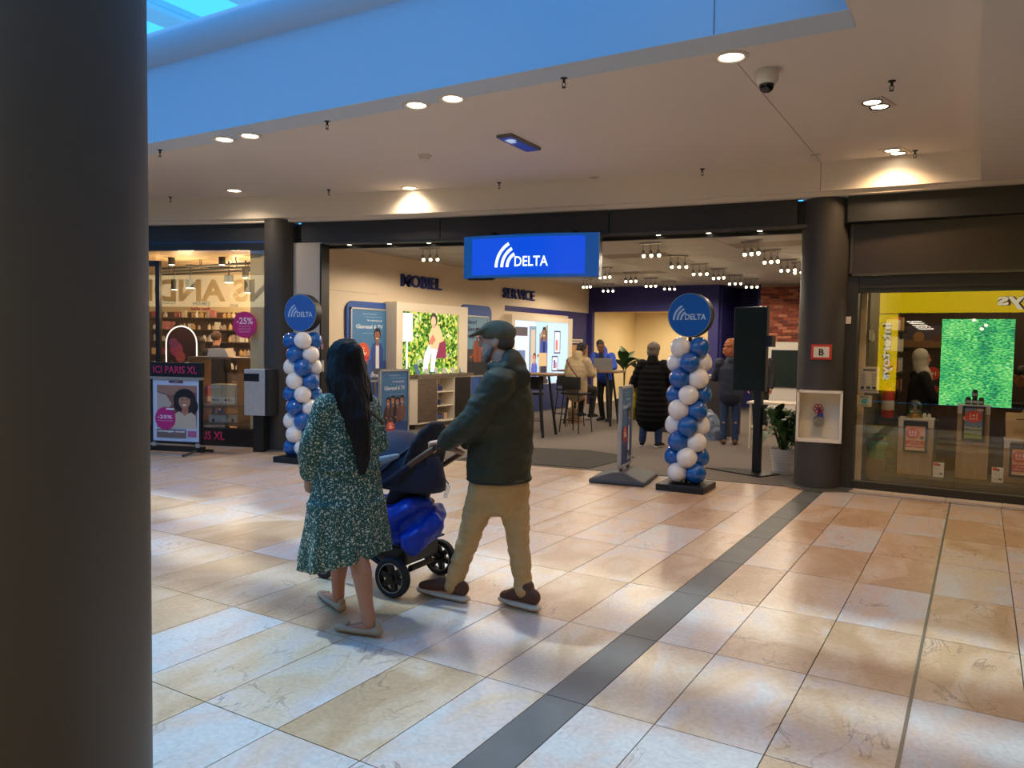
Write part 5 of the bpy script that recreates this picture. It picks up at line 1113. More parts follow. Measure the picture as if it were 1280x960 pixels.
# shell chair and tall plant in front of the lit doorway
def leafmesh(L, w, droop, n=8):
    b = MB(); vs = []
    for i in range(n+1):
        t = i/n; ww = w*math.sin(math.pi*min(1, t*1.02)**.75)*.5+.002; z = L*(t*.8-droop*t*t); y = L*t*.75
        vs += [(-ww, y, z+ww*.35), (0, y, z), (ww, y, z+ww*.35)]
    fs = []
    for i in range(n): fs += [(i*3, i*3+1, i*3+4, i*3+3), (i*3+1, i*3+2, i*3+5, i*3+4)]
    b.add(vs, fs); return b
LEAF = mat('leaf_green', (50, 82, 34), .45, var=.2, vscale=9)
def plant(loc, lab, pot_h, pot_r, potm, leaves, L, w, stem_h, seed, cluster=False):
    R = random.Random(seed); t = thing('potted_plant', lab, 'plant', loc)
    MB().lathe([(pot_r*.68, 0), (pot_r, pot_h), (pot_r*.93, pot_h), (pot_r*.9, pot_h-.03), (.0001, pot_h-.03)], (0, 0), 28).obj('pot', potm, t, smooth=40)
    MB().lathe([(pot_r*.9, pot_h-.032), (.0001, pot_h-.02)], (0, 0), 20).obj('soil', mat('soil', (50, 36, 28), .9), t)
    for i in range(leaves):
        a = i*2.4+R.uniform(-.3, .3); zz = pot_h+stem_h*(R.uniform(.2, 1.) if cluster else R.uniform(.75, 1.)); l = L*R.uniform(.7, 1.1)
        rad = .05+.13*R.random() if cluster else .02
        o = leafmesh(l, w*R.uniform(.8, 1.1), (R.uniform(.6, 1.2) if cluster else R.uniform(.3, .9))).obj('leaf', LEAF, t, smooth=True); o.location = (rad*math.cos(a), rad*math.sin(a), zz); o.rotation_euler = (R.uniform(-.3, .3), R.uniform(-.2, .2), a)
        MB().tube([(0, 0, pot_h-.03), (rad*.5*math.cos(a), rad*.5*math.sin(a), zz*.7), (rad*math.cos(a), rad*math.sin(a), zz)], .007, 5).obj('stem', LEAF, t)
    return t
plant((-6.55, 15.6, 0), 'tall broad leaved plant in front of the lit doorway', .45, .2, mat('pot_dark', (60, 54, 50), .6), 9, .75, .22, .75, 3)
wp = pz(975, 594)
POTW = mat('pot_white', (214, 206, 196), .6)
pt = plant((wp.x, wp.y+.16, 0), 'bushy green plant in a ribbed white pot beside the column', .32, .17, POTW, 44, .34, .19, .46, 5, True)
for k in range(7): z = .05+.036*k; r = .17*(.68+.32*z/.32); MB().lathe([(r*.99, z-.009), (r+.006, z), (r*.99, z+.009)], (0, 0), 28).obj('pot_rib', POTW, pt, smooth=True)
def shell_chair(loc, rz):
    t = thing('shell_chair', 'brown shell chair with thin black legs by the lit doorway', 'chair', loc, rz); sm_ = mat('shell_brown', (70, 48, 40), .6)
    blob('shell', sm_, t, [('t', [(0, .22, .45), (0, -.05, .44), (0, -.2, .50), (0, -.27, .66), (0, -.29, .84)], [(.20, .02), (.23, .022), (.23, .022), (.22, .02), (.17, .018)], (1, 0, 0))], .012, 3)
    for x in (-.18, .18):
        for y in (-.16, .18): MB().tube([(x*.7, y*.7, .44), (x*1.25, y*1.25, .008)], .011, 8).obj('leg', BST, t)
_e = py(795, 495, 15.3); shell_chair((_e.x, 15.3, 0), math.radians(200))
# tall portrait screen on a stand
q = pz(940, 590); sl_, sr_ = py(920, 385, 10.15), py(961, 383, 10.0)
an = math.atan2(sr_.y-sl_.y, sr_.x-sl_.x); w = (Vector((sr_.x, sr_.y, 0))-Vector((sl_.x, sl_.y, 0))).length; c = (sl_+sr_)/2
t = thing('display_totem', 'tall black portrait screen on a black floor stand', 'screen', (c.x, c.y, 0), an)
z0, z1 = py(940, 489, 10.05).z, py(940, 383.5, 10.05).z
MB().box(-w/2, -.03, z0, w/2, .03, z1).obj('screen_case', mat('case_black', (26, 30, 30), .35), t, bevel=.006); MB().box(-w/2+.015, -.033, z0+.015, w/2-.015, -.028, z1-.015).obj('screen_glass', mat('glass_black', (38, 48, 46), .12), t)
MB().box(.05, .03, .02, .15, .09, z1-.1).obj('post', FRB, t); MB().box(w/2-.01, -.02, 1.62, w/2+.07, .07, 1.76).obj('media_box', FRB, t)
b = MB(); b.add([(-.55, -.16, .0), (.3, -.2, .0), (.36, .2, 0), (-.1, .22, 0), (-.55, -.16, .018), (.3, -.2, .018), (.36, .2, .018), (-.1, .22, .018)], [(3, 2, 1, 0), (4, 5, 6, 7), (0, 1, 5, 4), (1, 2, 6, 5), (2, 3, 7, 6), (3, 0, 4, 7)]); b.obj('base_plate', FRB, t)
# wall television and small white table with red chair
t = thing('wall_television', 'black flat television on the white wall under the bricks', 'television', (-4.0, BRY-.055, 0)); MB().box(-.34, -.05, .66, .62, 0, 1.56).obj('case', mat('case_black', (26, 30, 30), .35), t, bevel=.008); MB().box(-.325, -.054, .68, .605, -.048, 1.545).obj('screen_glass', mat('glass_black', (38, 48, 46), .12), t)
t = thing('side_table', 'white side table with papers behind the potted plant', 'table', (-2.75, 12.8, 0)); MB().box(-.4, -.3, .72, .4, .3, .75).obj('table_top', WHITE, t)
for x in (-.35, .35):
    for y in (-.25, .25): MB().tube([(x, y, .72), (x, y, .0)], .018, 8).obj('leg', WHITE, t)
t = thing('red_chair', 'red shell chair behind the potted plant', 'chair', (-2.3, 12.1, 0), math.radians(150)); blob('shell', mat('chair_red', (190, 52, 28), .5), t, [('t', [(0, .22, .45), (0, -.05, .44), (0, -.2, .50), (0, -.27, .66), (0, -.29, .84)], [(.20, .02), (.23, .022), (.23, .022), (.22, .02), (.17, .018)], (1, 0, 0))], .012, 3)
for x in (-.18, .18):
    for y in (-.16, .18): MB().tube([(x*.7, y*.7, .44), (x*1.25, y*1.25, .008)], .011, 8).obj('leg', WHITE, t)
# ================================================================== health shop on the right
FRR = mat('frame_bronze', (46, 42, 38), .4, .2); GY = 9.72
w2 = thing('window_2', 'dark framed health shop window with display', 'window', (0, 0, 0)); w2['kind'] = 'structure'; del w2['category']
sgp = thing('sign_panel', 'blank dark brown sign panel above the health shop window', 'panel', (0, 9.6, 0))
MB().box(-1.30, .0, 2.45, 4, .06, 3.035).obj('board', mat('panel_brown', (52, 43, 36), .35), sgp)
b = MB().box(-1.31, -.012, 2.44, 4, .01, 2.465).box(-1.31, -.012, 3.02, 4, .01, 3.04).box(-1.31, -.012, 2.44, -1.285, .01, 3.04); b.obj('edge_trim', mat('trim_bronze', (84, 78, 70), .3, .5), sgp)
b = MB().box(-1.345, 9.62, 0, -1.215, 9.9, 3.04).box(-1.30, 9.64, 2.255, 4, 9.78, 2.44).box(-1.30, 9.66, .0, 4, 9.78, .095)
b.obj('frame', FRR, w2)
MB().box(-1.30, 9.63, 2.30, 4, 9.66, 2.33).obj('frame_rail', FRR, w2)
MB().box(-1.22, 9.68, .095, 4, 9.70, .106).obj('sill_strip', mat('sill_alu', (140, 134, 124), .35, .7), w2)
MB().box(-1.215, GY-.005, .10, 4, GY+.005, 2.26).obj('pane', glass('shop_glass_right', .065, (.95, .94, .90)), w2)
MB().box(-1.345, 9.60, 1.90, -1.28, 9.625, 1.98).obj('door_sensor', TRIMW, w2)
DKW = mat('health_wall', (74, 56, 42), .7, var=.2, vscale=3); DKF = mat('health_floor', (96, 82, 66), .6)
struct(MB().box(-1.4, 14.0, 0, 5, 14.1, 3.2).obj('wall_health_back', DKW)); struct(MB().box(-1.2, 9.95, 0, -1.12, 14, 3.2).obj('wall_health_left', mat('health_side', (92, 88, 72), .6))); struct(MB().box(5, 9.7, 0, 5.1, 14, 3.2).obj('wall_health_right', DKW))
struct(MB().box(-1.2, 9.8, 2.75, 5, 14, 2.85).obj('ceiling_health', mat('health_ceiling', (120, 110, 98), .8))); struct(MB().box(-1.2, 9.78, -.02, 5, 14, .004).obj('floor_health', DKF))
struct(MB().box(-.95, 9.86, 0, 5, 10.75, .16).obj('trim_3', mat('platform_brown', (66, 56, 42), .6)))
for (x, y) in ((-.3, 10.9), (1.6, 10.9), (.3, 12.8)): lamp('POINT', (x, y, 2.55), 14, (1, .78, .5), None, .1)  # fill lights without fittings, added for the shop interior
for x in (-.6, .1, .8): lamp('POINT', (x, 9.95, 2.45), 6, (1, .8, .55), None, .08)  # more fill lights without fittings, added behind the frame to brighten the display
# notices on the glass
t = thing('paper_notice', 'white opening hours sheet stuck inside the health shop window', 'notice', ((-1.194-.974)/2, GY+.012, 1.263))
MB().box(-.11, 0, -.15, .11, .002, .15).obj('sheet', mat('paper_white', (206, 200, 184), .7), t)
Print(-.0005).rect(-.06, .10, .07, .125, (50, 48, 46)).text('OPENINGSTIJDEN', .005, .1125, .011, (220, 216, 205), w=.11).lines(-.085, -.02, -.06, .08, 7, (150, 146, 136), .35).lines(.03, .085, -.06, .08, 7, (150, 146, 136), .35).rect(-.08, -.105, -.045, -.075, (50, 50, 50)).rect(-.02, -.105, .02, -.075, (70, 70, 70)).rect(.04, -.105, .08, -.075, (60, 60, 60)).rect(-.095, -.125, .09, -.118, (90, 86, 80)).obj('print', t)
t = thing('window_sticker', 'small pale sticker with a turquoise hand below the opening hours sheet', 'sticker', ((-1.199-1.043)/2, GY+.012, 1.018)); MB().box(-.078, 0, -.066, .078, .002, .066).obj('sheet', mat('paper_cream', (208, 200, 172), .7), t)
Print(-.0005).disc(0, -.005, .03, (70, 170, 170)).disc(.018, .014, .018, (70, 170, 170)).rect(-.05, .042, .05, .052, (90, 110, 110)).rect(-.04, -.052, .04, -.045, (120, 130, 125)).obj('print', t)
t = thing('leaflet_rack', 'cluster of small white leaflets fixed to the side wall', 'leaflets', (-1.115, 10.12, 0), R90)
for k, (x, z, w, h, c) in enumerate(((-.2, 1.78, .07, .12, (206, 200, 186)), (-.08, 1.80, .1, .2, (120, 118, 108)), (.06, 1.77, .08, .14, (170, 166, 156)), (.2, 1.76, .09, .09, (196, 186, 164)))): MB().box(x-w/2, -.006, z-h/2, x+w/2, 0, z+h/2).obj('leaflet', cmat(c), t)
OAK = mat('pedestal_oak', (172, 140, 104), .55, var=.12, vscale=3, stretch=(14, 14, 1.5)); PW = mat('pedestal_white', (214, 208, 198), .6)
def pedestal(x0, x1, y, z1, lab, labp, sz0, sz1, blue=False):
    xc = (x0+x1)/2; w = (x1-x0)/2
    t = thing('display_pedestal', lab, 'pedestal', (xc, y, .161), 0)
    MB().box(-w, 0, 0, w, .30, z1-.161-.02).obj('body', OAK, t)
    MB().box(-w-.004, -.004, z1-.161-.02, w+.004, .304, z1-.161).obj('top', PW, t)
    for s in (-1, 1): MB().box(s*w-(.06 if s > 0 else 0)-.002, -.004, z1-.161-.10, s*w+(.06 if s < 0 else 0)+.002, .05, z1-.161-.021).obj('corner_cap', PW, t)
    p = thing('framed_card', labp, 'sign', (xc, y-.008, 0), 0); hw = w*.70
    b = MB().box(-hw, -.03, sz0, hw, -.006, sz1).obj('frame', mat('card_frame', (48, 40, 36), .5), p)
    P = Print(-.0305); m_ = .025
    a, c, z0, z1_ = -hw+m_, hw-m_, sz0+m_, sz1-m_ if blue else sz1-.06
    h = z1_-z0
    if blue:
        P.rect(a, z0, c, z1_, (120, 140, 176)); P.rect(a, z0, c, z0+.42*h, (176, 184, 170)); P.poly([(a, z0), (c, z0), (c, z0+.13*h), (a, z0+.17*h)], (130, 150, 60)); P.disc(a+.05*h, z1_-.33*h, .1*h, (230, 160, 150), .08*h); P.disc(c-.07*h, z1_-.04*h, .1*h, (220, 170, 160), .05*h)
        P.disc(.0, z1_-.27*h, .25*h, (222, 72, 48), .2*h); P.text('1+1', 0, z1_-.235*h, .13*h, (250, 240, 230), bold=.012); P.text('GRATIS', 0, z1_-.345*h, .055*h, (250, 230, 220), bold=.02)
        P.text('Op meer dan', 0, z0+.40*h, .075*h, (60, 60, 56)); P.text('1000 producten', 0, z0+.29*h, .08*h, (60, 60, 56))
    else:
        P.rect(a, z0, c, z1_, (226, 160, 122)); P.rect(a, z0, c, z0+.10*h, (236, 190, 150)); P.rect(a, z0+.12*h, c, z0+.40*h, (206, 72, 44)); P.disc(-.1*h, z1_-.3*h, .27*h, (214, 74, 46), .22*h); P.text('1+1', -.1*h, z1_-.25*h, .15*h, (250, 236, 220), bold=.012); P.text('GRATIS', -.1*h, z1_-.38*h, .06*h, (250, 230, 214), bold=.02)
        P.text('Op meer dan', 0, z0+.32*h, .075*h, (248, 226, 206)); P.text('1000 producten', 0, z0+.205*h, .08*h, (248, 226, 206), w=(c-a)*.86); P.disc(.25*h, z1_-.46*h, .07*h, (92, 84, 60))
    P.obj('print', p)
pedestal(-.79, -.43, 10.15, .815, 'low oak display pedestal carrying the glass cloche', 'orange 1+1 offer card on the pedestal with the glass cloche', .425, .79)
pedestal(-.196, .12, 10.22, 1.0, 'tall oak display pedestal carrying three dark jars', 'blue sky 1+1 offer card on the tall pedestal', .60, .99, True)
pedestal(.268, .62, 10.22, .64, 'short oak display pedestal at the right edge carrying a kraft bag', 'orange 1+1 offer card at the right edge of the window', .23, .60)
def price(x, y, lab):
    t = thing('price_card', lab, 'card', (x, y, .161)); Mx = Matrix.Rotation(-.12, 4, 'X')
    MB().box(-.055, 0, 0, .055, .004, .17, Mx).box(-.05, .0, 0, .05, .07, .006).obj('card', mat('card_white', (226, 220, 212), .5), t)
    Print(-.001).rect(-.05, .13, -.005, .165, (210, 60, 40)).disc(.005, .14, .014, (90, 60, 40)).rect(-.045, .095, 0, .10, (150, 146, 140)).rect(.01, .03, .045, .05, (120, 116, 110)).rect(-.045, .035, -.0, .04, (160, 156, 150)).obj('print', t).rotation_euler = (-.12, 0, 0)
price(-.36, 10.12, 'white price card with a red corner beside the low pedestal'); price(.215, 10.10, 'white price card with a red corner beside the tall pedestal')
# goods on the pedestals
t = thing('glass_cloche', 'glass bell jar over a golden tray on the low pedestal', 'cloche', (-.63, 10.28, .816)); MB().lathe([(.10, 0), (.10, .012), (.085, .02), (.085, .04), (.0001, .04)], (0, 0), 24).obj('tray', mat('gold', (176, 140, 70), .3, .8), t, smooth=40)
MB().lathe([(.07, .041), (.07, .14), (.055, .19), (.02, .21), (.0001, .212)], (0, 0), 24).obj('dome', glass('cloche_glass', .18, (.9, .9, .88)), t, smooth=True); MB().lathe([(.022, .041), (.026, .08), (.014, .12), (.016, .15), (.0001, .152)], (0, 0), 14).obj('figurine', mat('gold_dark', (120, 92, 50), .4, .6), t, smooth=True)
for k, (x, z) in enumerate(((-.48, 0), (-.53, 0))):
    o = MB().box(-.018, -.018, 0, .018, .018, .05).box(-.010, -.010, .05, .010, .010, .062).obj('sample_bottle', PW, None, bevel=.002); o.location = (x, 10.2+.05*k, .816); tag(o, 'small white sample bottle beside the glass cloche', 'bottle', 'sample bottles by the cloche')
for k, (x, z) in enumerate(((-.10, 0), (-.035, 0), (.03, 0), (-.035, .085))):
    t = thing('supplement_jar', ('left', 'middle', 'right', 'topmost')[k]+' dark jar of the pyramid on the tall pedestal', 'jar', (x, 10.34, 1.001+z), 0, 'pyramid of dark jars')
    MB().lathe([(.029, 0), (.030, .005), (.030, .055), (.02, .064)], (0, 0), 18).obj('jar_body', mat('jar_plum', (52, 36, 60), .35), t, smooth=40); MB().lathe([(.024, .063), (.024, .083), (.0001, .083)], (0, 0), 18).obj('lid', mat('lid_dark', (40, 30, 30), .4), t, smooth=40); MB().lathe([(.0306, .015), (.0306, .045)], (0, 0), 18).obj('label', mat('label_pale', (170, 160, 176), .6), t)
t = thing('kraft_bag', 'folded kraft paper food bag on the short pedestal at the right', 'bag', (.42, 10.33, .641)); KR = mat('kraft_pale', (206, 172, 122), .6, bump=.2, bscale=20)
b = MB(); b.add([(-.14, -.06, 0), (.14, -.06, 0), (.14, .06, 0), (-.14, .06, 0), (-.15, -.05, .2), (.15, -.05, .2), (.15, .05, .2), (-.15, .05, .2), (-.15, -.008, .29), (.15, -.008, .29), (.15, .008, .29), (-.15, .008, .29)], [(3, 2, 1, 0)]+[(i, (i+1) % 4, 4+(i+1) % 4, 4+i) for i in range(4)]+[(4+i, 4+(i+1) % 4, 8+(i+1) % 4, 8+i) for i in range(4)]+[(8, 9, 10, 11)]); b.obj('pouch', KR, t, bevel=.006); Print(-.064).rect(-.07, .06, .07, .12, (196, 150, 92)).rect(-.05, .215, .05, .228, (120, 90, 60)).obj('print', t)
# green LED screen
def greenmat():
    m = bpy.data.materials.new('screen_green'); m.use_nodes = True; nt = m.node_tree; N = nt.nodes; L = nt.links; b = N['Principled BSDF']
    tc = N.new('ShaderNodeTexCoord'); mp = N.new('ShaderNodeMapping'); mp.inputs['Scale'].default_value = (28, 28, 75); n = N.new('ShaderNodeTexNoise'); n.inputs['Scale'].default_value = 1.; n.inputs['Detail'].default_value = 3
    n2 = N.new('ShaderNodeTexNoise'); n2.inputs['Scale'].default_value = 4
    L.new(tc.outputs['Object'], mp.inputs[0]); L.new(mp.outputs[0], n.inputs['Vector']); L.new(tc.outputs['Object'], n2.inputs['Vector'])
    a = N.new('ShaderNodeMath'); a.operation = 'MULTIPLY_ADD'; a.inputs[1].default_value = .5; L.new(n2.outputs[0], a.inputs[0]); L.new(n.outputs[0], a.inputs[2])
    r = N.new('ShaderNodeValToRGB'); E = r.color_ramp.elements; E[0].position = .5; E[0].color = (*lin((20, 84, 80)), 1); E[1].position = 1.; E[1].color = (*lin((190, 240, 190)), 1)
    for p, c in ((.66, (40, 140, 96)), (.76, (66, 190, 104)), (.86, (124, 214, 110))): e = E.new(p); e.color = (*lin(c), 1)
    L.new(a.outputs[0], r.inputs[0]); L.new(r.outputs[0], b.inputs['Emission Color']); b.inputs['Emission Strength'].default_value = 1.1; b.inputs['Base Color'].default_value = (0, 0, 0, 1); return m
t = thing('hanging_screen', 'bright green LED screen hanging in the health shop window', 'screen', (-.035, 10.5, 0)); MB().box(-.372, 0, .965, .365, .05, 1.985).obj('case', mat('case_black', (26, 30, 30), .35), t); MB().box(-.366, -.004, .970, .36, .0, 1.98).obj('picture', greenmat(), t)
for x in (-.3, .3): MB().tube([(x, .025, 1.98), (x, .025, 2.76)], .005, 6).obj('cable', FRB, t)
# basket, carton, extinguisher, shelves, picture
t = thing('shopping_basket', 'green plastic basket on a brown carton by the window', 'basket', (-1.02, 10.25, .30)); MB().lathe([(.085, 0), (.115, .2), (.108, .2), (.08, .01), (.0001, .01)], (0, 0), 4).obj('basket_body', mat('basket_green', (30, 120, 66), .5), t); MB().tube([(-.09, 0, .2), (-.08, 0, .28), (.08, 0, .28), (.09, 0, .2)], .007, 6).obj('handle', mat('basket_green', (30, 120, 66), .5), t)
tag(MB().box(-.1, -.1, 0, .1, .1, .296).box(-.101, -.012, .294, .101, .012, .298).obj('carton', mat('carton_brown', (96, 66, 46), .8), None), 'brown carton under the green basket', 'box').location = (-1.02, 10.25, .004)
e = py(1110, 500, 10.9); t = thing('fire_extinguisher', 'red fire extinguisher inside the health shop', 'extinguisher', (e.x, 10.9, .75)); MB().lathe([(.07, 0), (.075, .02), (.075, .30), (.05, .36), (.022, .39), (.022, .42), (.0001, .42)], (0, 0), 20).obj('cylinder', mat('extinguisher_red', (190, 30, 24), .35), t, smooth=40); MB().box(-.02, -.06, .42, .02, .05, .45).obj('valve', FRB, t); MB().lathe([(.0765, .1), (.0765, .22)], (0, 0), 20).obj('label', PW, t); MB().tube([(.02, 0, .42), (.1, 0, .36), (.09, 0, .12)], .012, 8).obj('hose', FRB, t)
t = thing('cupboard', 'low dark cupboard carrying the fire extinguisher', 'cupboard', (e.x+.05, 10.95, 0)); MB().box(-.13, -.14, .004, .5, .2, .72).obj('body', mat('cupboard_olive', (92, 78, 30), .6), t); MB().box(-.14, -.16, .72, .52, .22, .748).obj('top', FRR, t); Print(-.142).rect(-.11, .3, -.08, .5, (40, 34, 20)).rect(-.06, .34, .02, .54, (40, 34, 20)).rect(.1, .3, .2, .52, (40, 34, 20)).obj('print', t)
t = thing('product_shelf', 'wall shelf stacked with white product packs', 'shelf', (-1.118, 11.6, 0), R90); zz = [1.05, 1.32, 1.59, 1.86]
for z in zz: MB().box(-.5, -.24, z-.02, .5, 0, z).obj('shelf_board', FRR, t)
for i, z in enumerate(zz):
    for k in range(5):
        c = random.choice(((226, 218, 205), (214, 200, 190), (190, 90, 70), (220, 214, 200), (200, 180, 90))); h = random.uniform(.14, .2)
        o = MB().box(-.07, -.07, 0, .07, .07, h).box(-.071, -.0715, h*.4, .071, -.07, h*.7).obj('product_pack', cmat(c), None, bevel=.004); o.location = (-1.118+.13, 11.6-.4+.19*k, z); tag(o, 'pale product pack on the %s board of the wall shelf' % ('lowest', 'second', 'third', 'top')[i], 'box', 'packs on the %s wall shelf board' % ('lowest', 'second', 'third', 'top')[i])
e = py(1157, 421, 13.9); t = thing('framed_picture', 'wide dark framed picture on the rear wall of the health shop', 'picture', (e.x, 13.98, e.z)); MB().box(-.36, -.03, -.2, .36, 0, .2).obj('frame', FRR, t); Print(-.031).rect(-.33, -.17, .33, .17, (96, 84, 100)).rect(-.33, -.17, .33, -.05, (150, 110, 70)).disc(-.1, .0, .08, (190, 140, 80)).disc(.15, -.02, .06, (120, 70, 60)).obj('print', t)
e = py(1166, 462, 11.9); t = thing('offer_sign', 'standing dark offer sign with a red disc inside the health shop', 'sign', (e.x, 11.9, 0)); MB().box(-.12, -.02, .006, .12, .02, 1.42).obj('panel', mat('panel_dark_green', (40, 48, 44), .5), t); Print(-.021).disc(.0, 1.30, .09, (206, 64, 44)).text('1+1', 0, 1.30, .05, (240, 220, 205), bold=.03).disc(-.03, 1.08, .05, (216, 206, 196)).disc(.04, 1.09, .05, (200, 66, 50)).rect(-.05, .88, .05, 1.0, (170, 180, 200)).obj('print', t)
t = thing('wooden_counter', 'brown wooden counter behind the window display', 'counter', (.3, 11.75, 0)); MB().box(-.95, 0, .004, 1.6, .45, .92).obj('body', mat('counter_wood', (84, 54, 36), .5, var=.2, vscale=3, stretch=(10, 10, 1)), t); MB().box(-.98, -.03, .92, 1.63, .48, .95).obj('top', FRR, t)
# woman in a pale headscarf
H = 1.62; J = pose(H); e = py(1150, 460, 11.5)
t = thing('person', 'person in a pale grey headscarf and dark coat inside the health shop', 'person', (e.x, 11.5, 0), math.radians(-70))
for s, g in (('l', -1), ('r', 1)): J['el_'+s] = Vector((g*.22, .1, 1.0)); J['wr_'+s] = Vector((g*.16, .32, .98)); J['hd_'+s] = Vector((0, 1, 0)); J['th_'+s] = Vector((-g, 0, 0)); J['pn_'+s] = Vector((0, 0, -1))
P, W_ = skin_prims(J, H, .85); blob('body', SKIN_L, t, P, .009, 4)
blob('coat', BLACKC, t, torso(J, H, .45, (.24, .19, .19, .17), (.18, .14, .14, .10))+sleeve(J, 'l', (.078, .072, .066, .06, .05), H)+sleeve(J, 'r', (.078, .072, .066, .06, .05), H), .012, 5); blob('trousers', BLACKC, t, trousers(J, H, (.085, .08, .068, .062, .058)), .013, 4); shoes(t, J, H, BLACKC)
blob('headscarf', mat('scarf_grey', (186, 178, 164), .8, bump=.2, bscale=18), t, [('s', W_(0, -.03, .03), (.096, .10, .105)), ('t', [W_(0, -.03, -.02), W_(0, -.02, -.12), W_(0, .0, -.2), W_(0, .02, -.27)], [(.088, .09), (.085, .09), (.13, .105), (.14, .11)], (1, 0, 0)), ('t', [W_(0, .045, -.11), W_(0, .06, -.2), W_(0, .08, -.3)], [(.05, .03), (.075, .03), (.05, .02)], (1, 0, 0))], .010, 4, (.006, 10, 10, 10))
# person bending at the right edge
H = 1.74; J = pose(H); e = py(1284, 492, 11.05)
for k, dy, dz in (('waist', .12, -.02), ('chest', .30, -.16), ('neck', .46, -.27), ('head', .58, -.30), ('sh_l', .42, -.25), ('sh_r', .42, -.25)): J[k] = J[k]+Vector((0, dy, dz))
for s, g in (('l', -1), ('r', 1)): J['el_'+s] = Vector((g*.25, .5, .90)); J['wr_'+s] = Vector((g*.18, .62, .72)); J['hd_'+s] = Vector((0, .6, -.8))
t = thing('person', 'person in a beige jacket bending down at the right edge of the window', 'person', (e.x+.55, 11.05, 0), math.radians(90))
P, W_ = skin_prims(J, H, .85, face=Vector((.2, .9, -.3))); blob('body', SKIN_M, t, P, .01, 4)
blob('jacket', mat('jacket_sand', (190, 150, 104), .8), t, torso(J, H, .88, (.19, .19, .2, .17), (.14, .14, .13, .10))+sleeve(J, 'l', (.08, .075, .07, .062, .05), H)+sleeve(J, 'r', (.08, .075, .07, .062, .05), H), .013, 5); blob('trousers', BLACKC, t, trousers(J, H, (.088, .08, .068, .062, .058)), .013, 4); shoes(t, J, H, BLACKC); blob('hair', HAIRD, t, [('s', W_(0, -.025, .045), (.084, .1, .082))], .01, 2)
# ================================================================== shops across the mall (seen mirrored in the glass)
YEL = mat('sign_yellow', (236, 200, 0), .4, emit=4.4)
t = thing('toy_shop_portal', 'yellow toy shop portal across the mall mirrored in the health shop window', 'sign', (0, -6.86, 0), math.pi)
MB().box(-4.6, 0, 2.72, 2.70, .12, 3.355).obj('header', YEL, t); MB().box(2.18, 0, 0.35, 2.70, .12, 2.68).obj('side_banner', YEL, t); MB().box(-4.6, .02, 2.68, 2.18, .1, 2.72).obj('header_edge', FRB, t)
TK = mat('toy_black', (12, 10, 8), .5); TW = mat('toy_cream', (226, 214, 180), .5, emit=5)
for (m, d, o) in ((TK, .0, .075), (TW, .004, .03)):
    text_part('lettering', 'intertoys', m, t, -1.72, -.001-d, 3.03, .46, 2.75, o, .003)
me = None
for (m, d, o_) in ((TK, .0, .075), (TW, .004, .03)):
    o = text_part('banner_lettering', 'intertoys', m, t, 0, 0, 0, .34, 1.75, o_, .003); o.rotation_euler = (0, math.radians(90), 0); o.location = (2.44, -.002-d, 1.55)
MB().box(-4.6, .08, 0.0, 2.18, .13, 2.68).obj('dark_entrance', mat('entrance_dark', (40, 28, 22), .8), t)
for k in range(5): MB().box(1.55-.08*k, .02, 2.45-.055*k, 1.95-.08*k, .06, 2.475-.055*k).obj('strip_light', mat('strip_glow', (255, 240, 220), .4, emit=9), t)
for k, (x, z) in enumerate(((.2, 2.5), (-.1, 2.35), (.0, 2.25), (-1.3, 2.45), (-1.5, 2.4))): MB().disc((x, z), .05, .03, .06, 12).obj('spot_light', mat('strip_glow', (255, 240, 220), .4, emit=9), t)
# lit optician sign whose mirror image shows in the perfume shop window
D_ = 11.0
def mirr(u, v):
    q = pp(u, v, IC+uy*D_, uy); l = q-IC; return Vector((l.dot(ux), -D_, q.z))
a, c = mirr(187, 352), mirr(336, 378); zt, zb = mirr(255, 349).z, mirr(255, 377).z
t = thing('optician_sign', 'cream lit shop sign across the mall mirrored in the perfume shop window', 'sign', icw((a.x+c.x)/2, -D_), ia+math.pi)
Wd = c.x-a.x
MB().box(-Wd/2-1.2, 0, zb-.16, Wd/2+1.4, .1, zt+.12).obj('light_box', mat('optician_cream', (230, 214, 170), .4, emit=2.), t)
k_ = Wd/149
# as seen in the glass: E 192, D 216, N 238, A 264, S 296, N 317
cx0 = -( (mirr(300, 360).x-(a.x+c.x)/2) )
text_part('lettering', 'HANS ANDERS', mat('optician_brown', (96, 80, 58), .6), t, -(mirr(262, 362).x-(a.x+c.x)/2), -.002, (zt+zb)/2, (zt-zb), 268*k_, .03, .004)
for x in (-2, 2): MB().tube([(x, .05, zt+.1), (x, .05, 3.69 if True else 0)], .02, 6).obj('hanger', FRB, t)

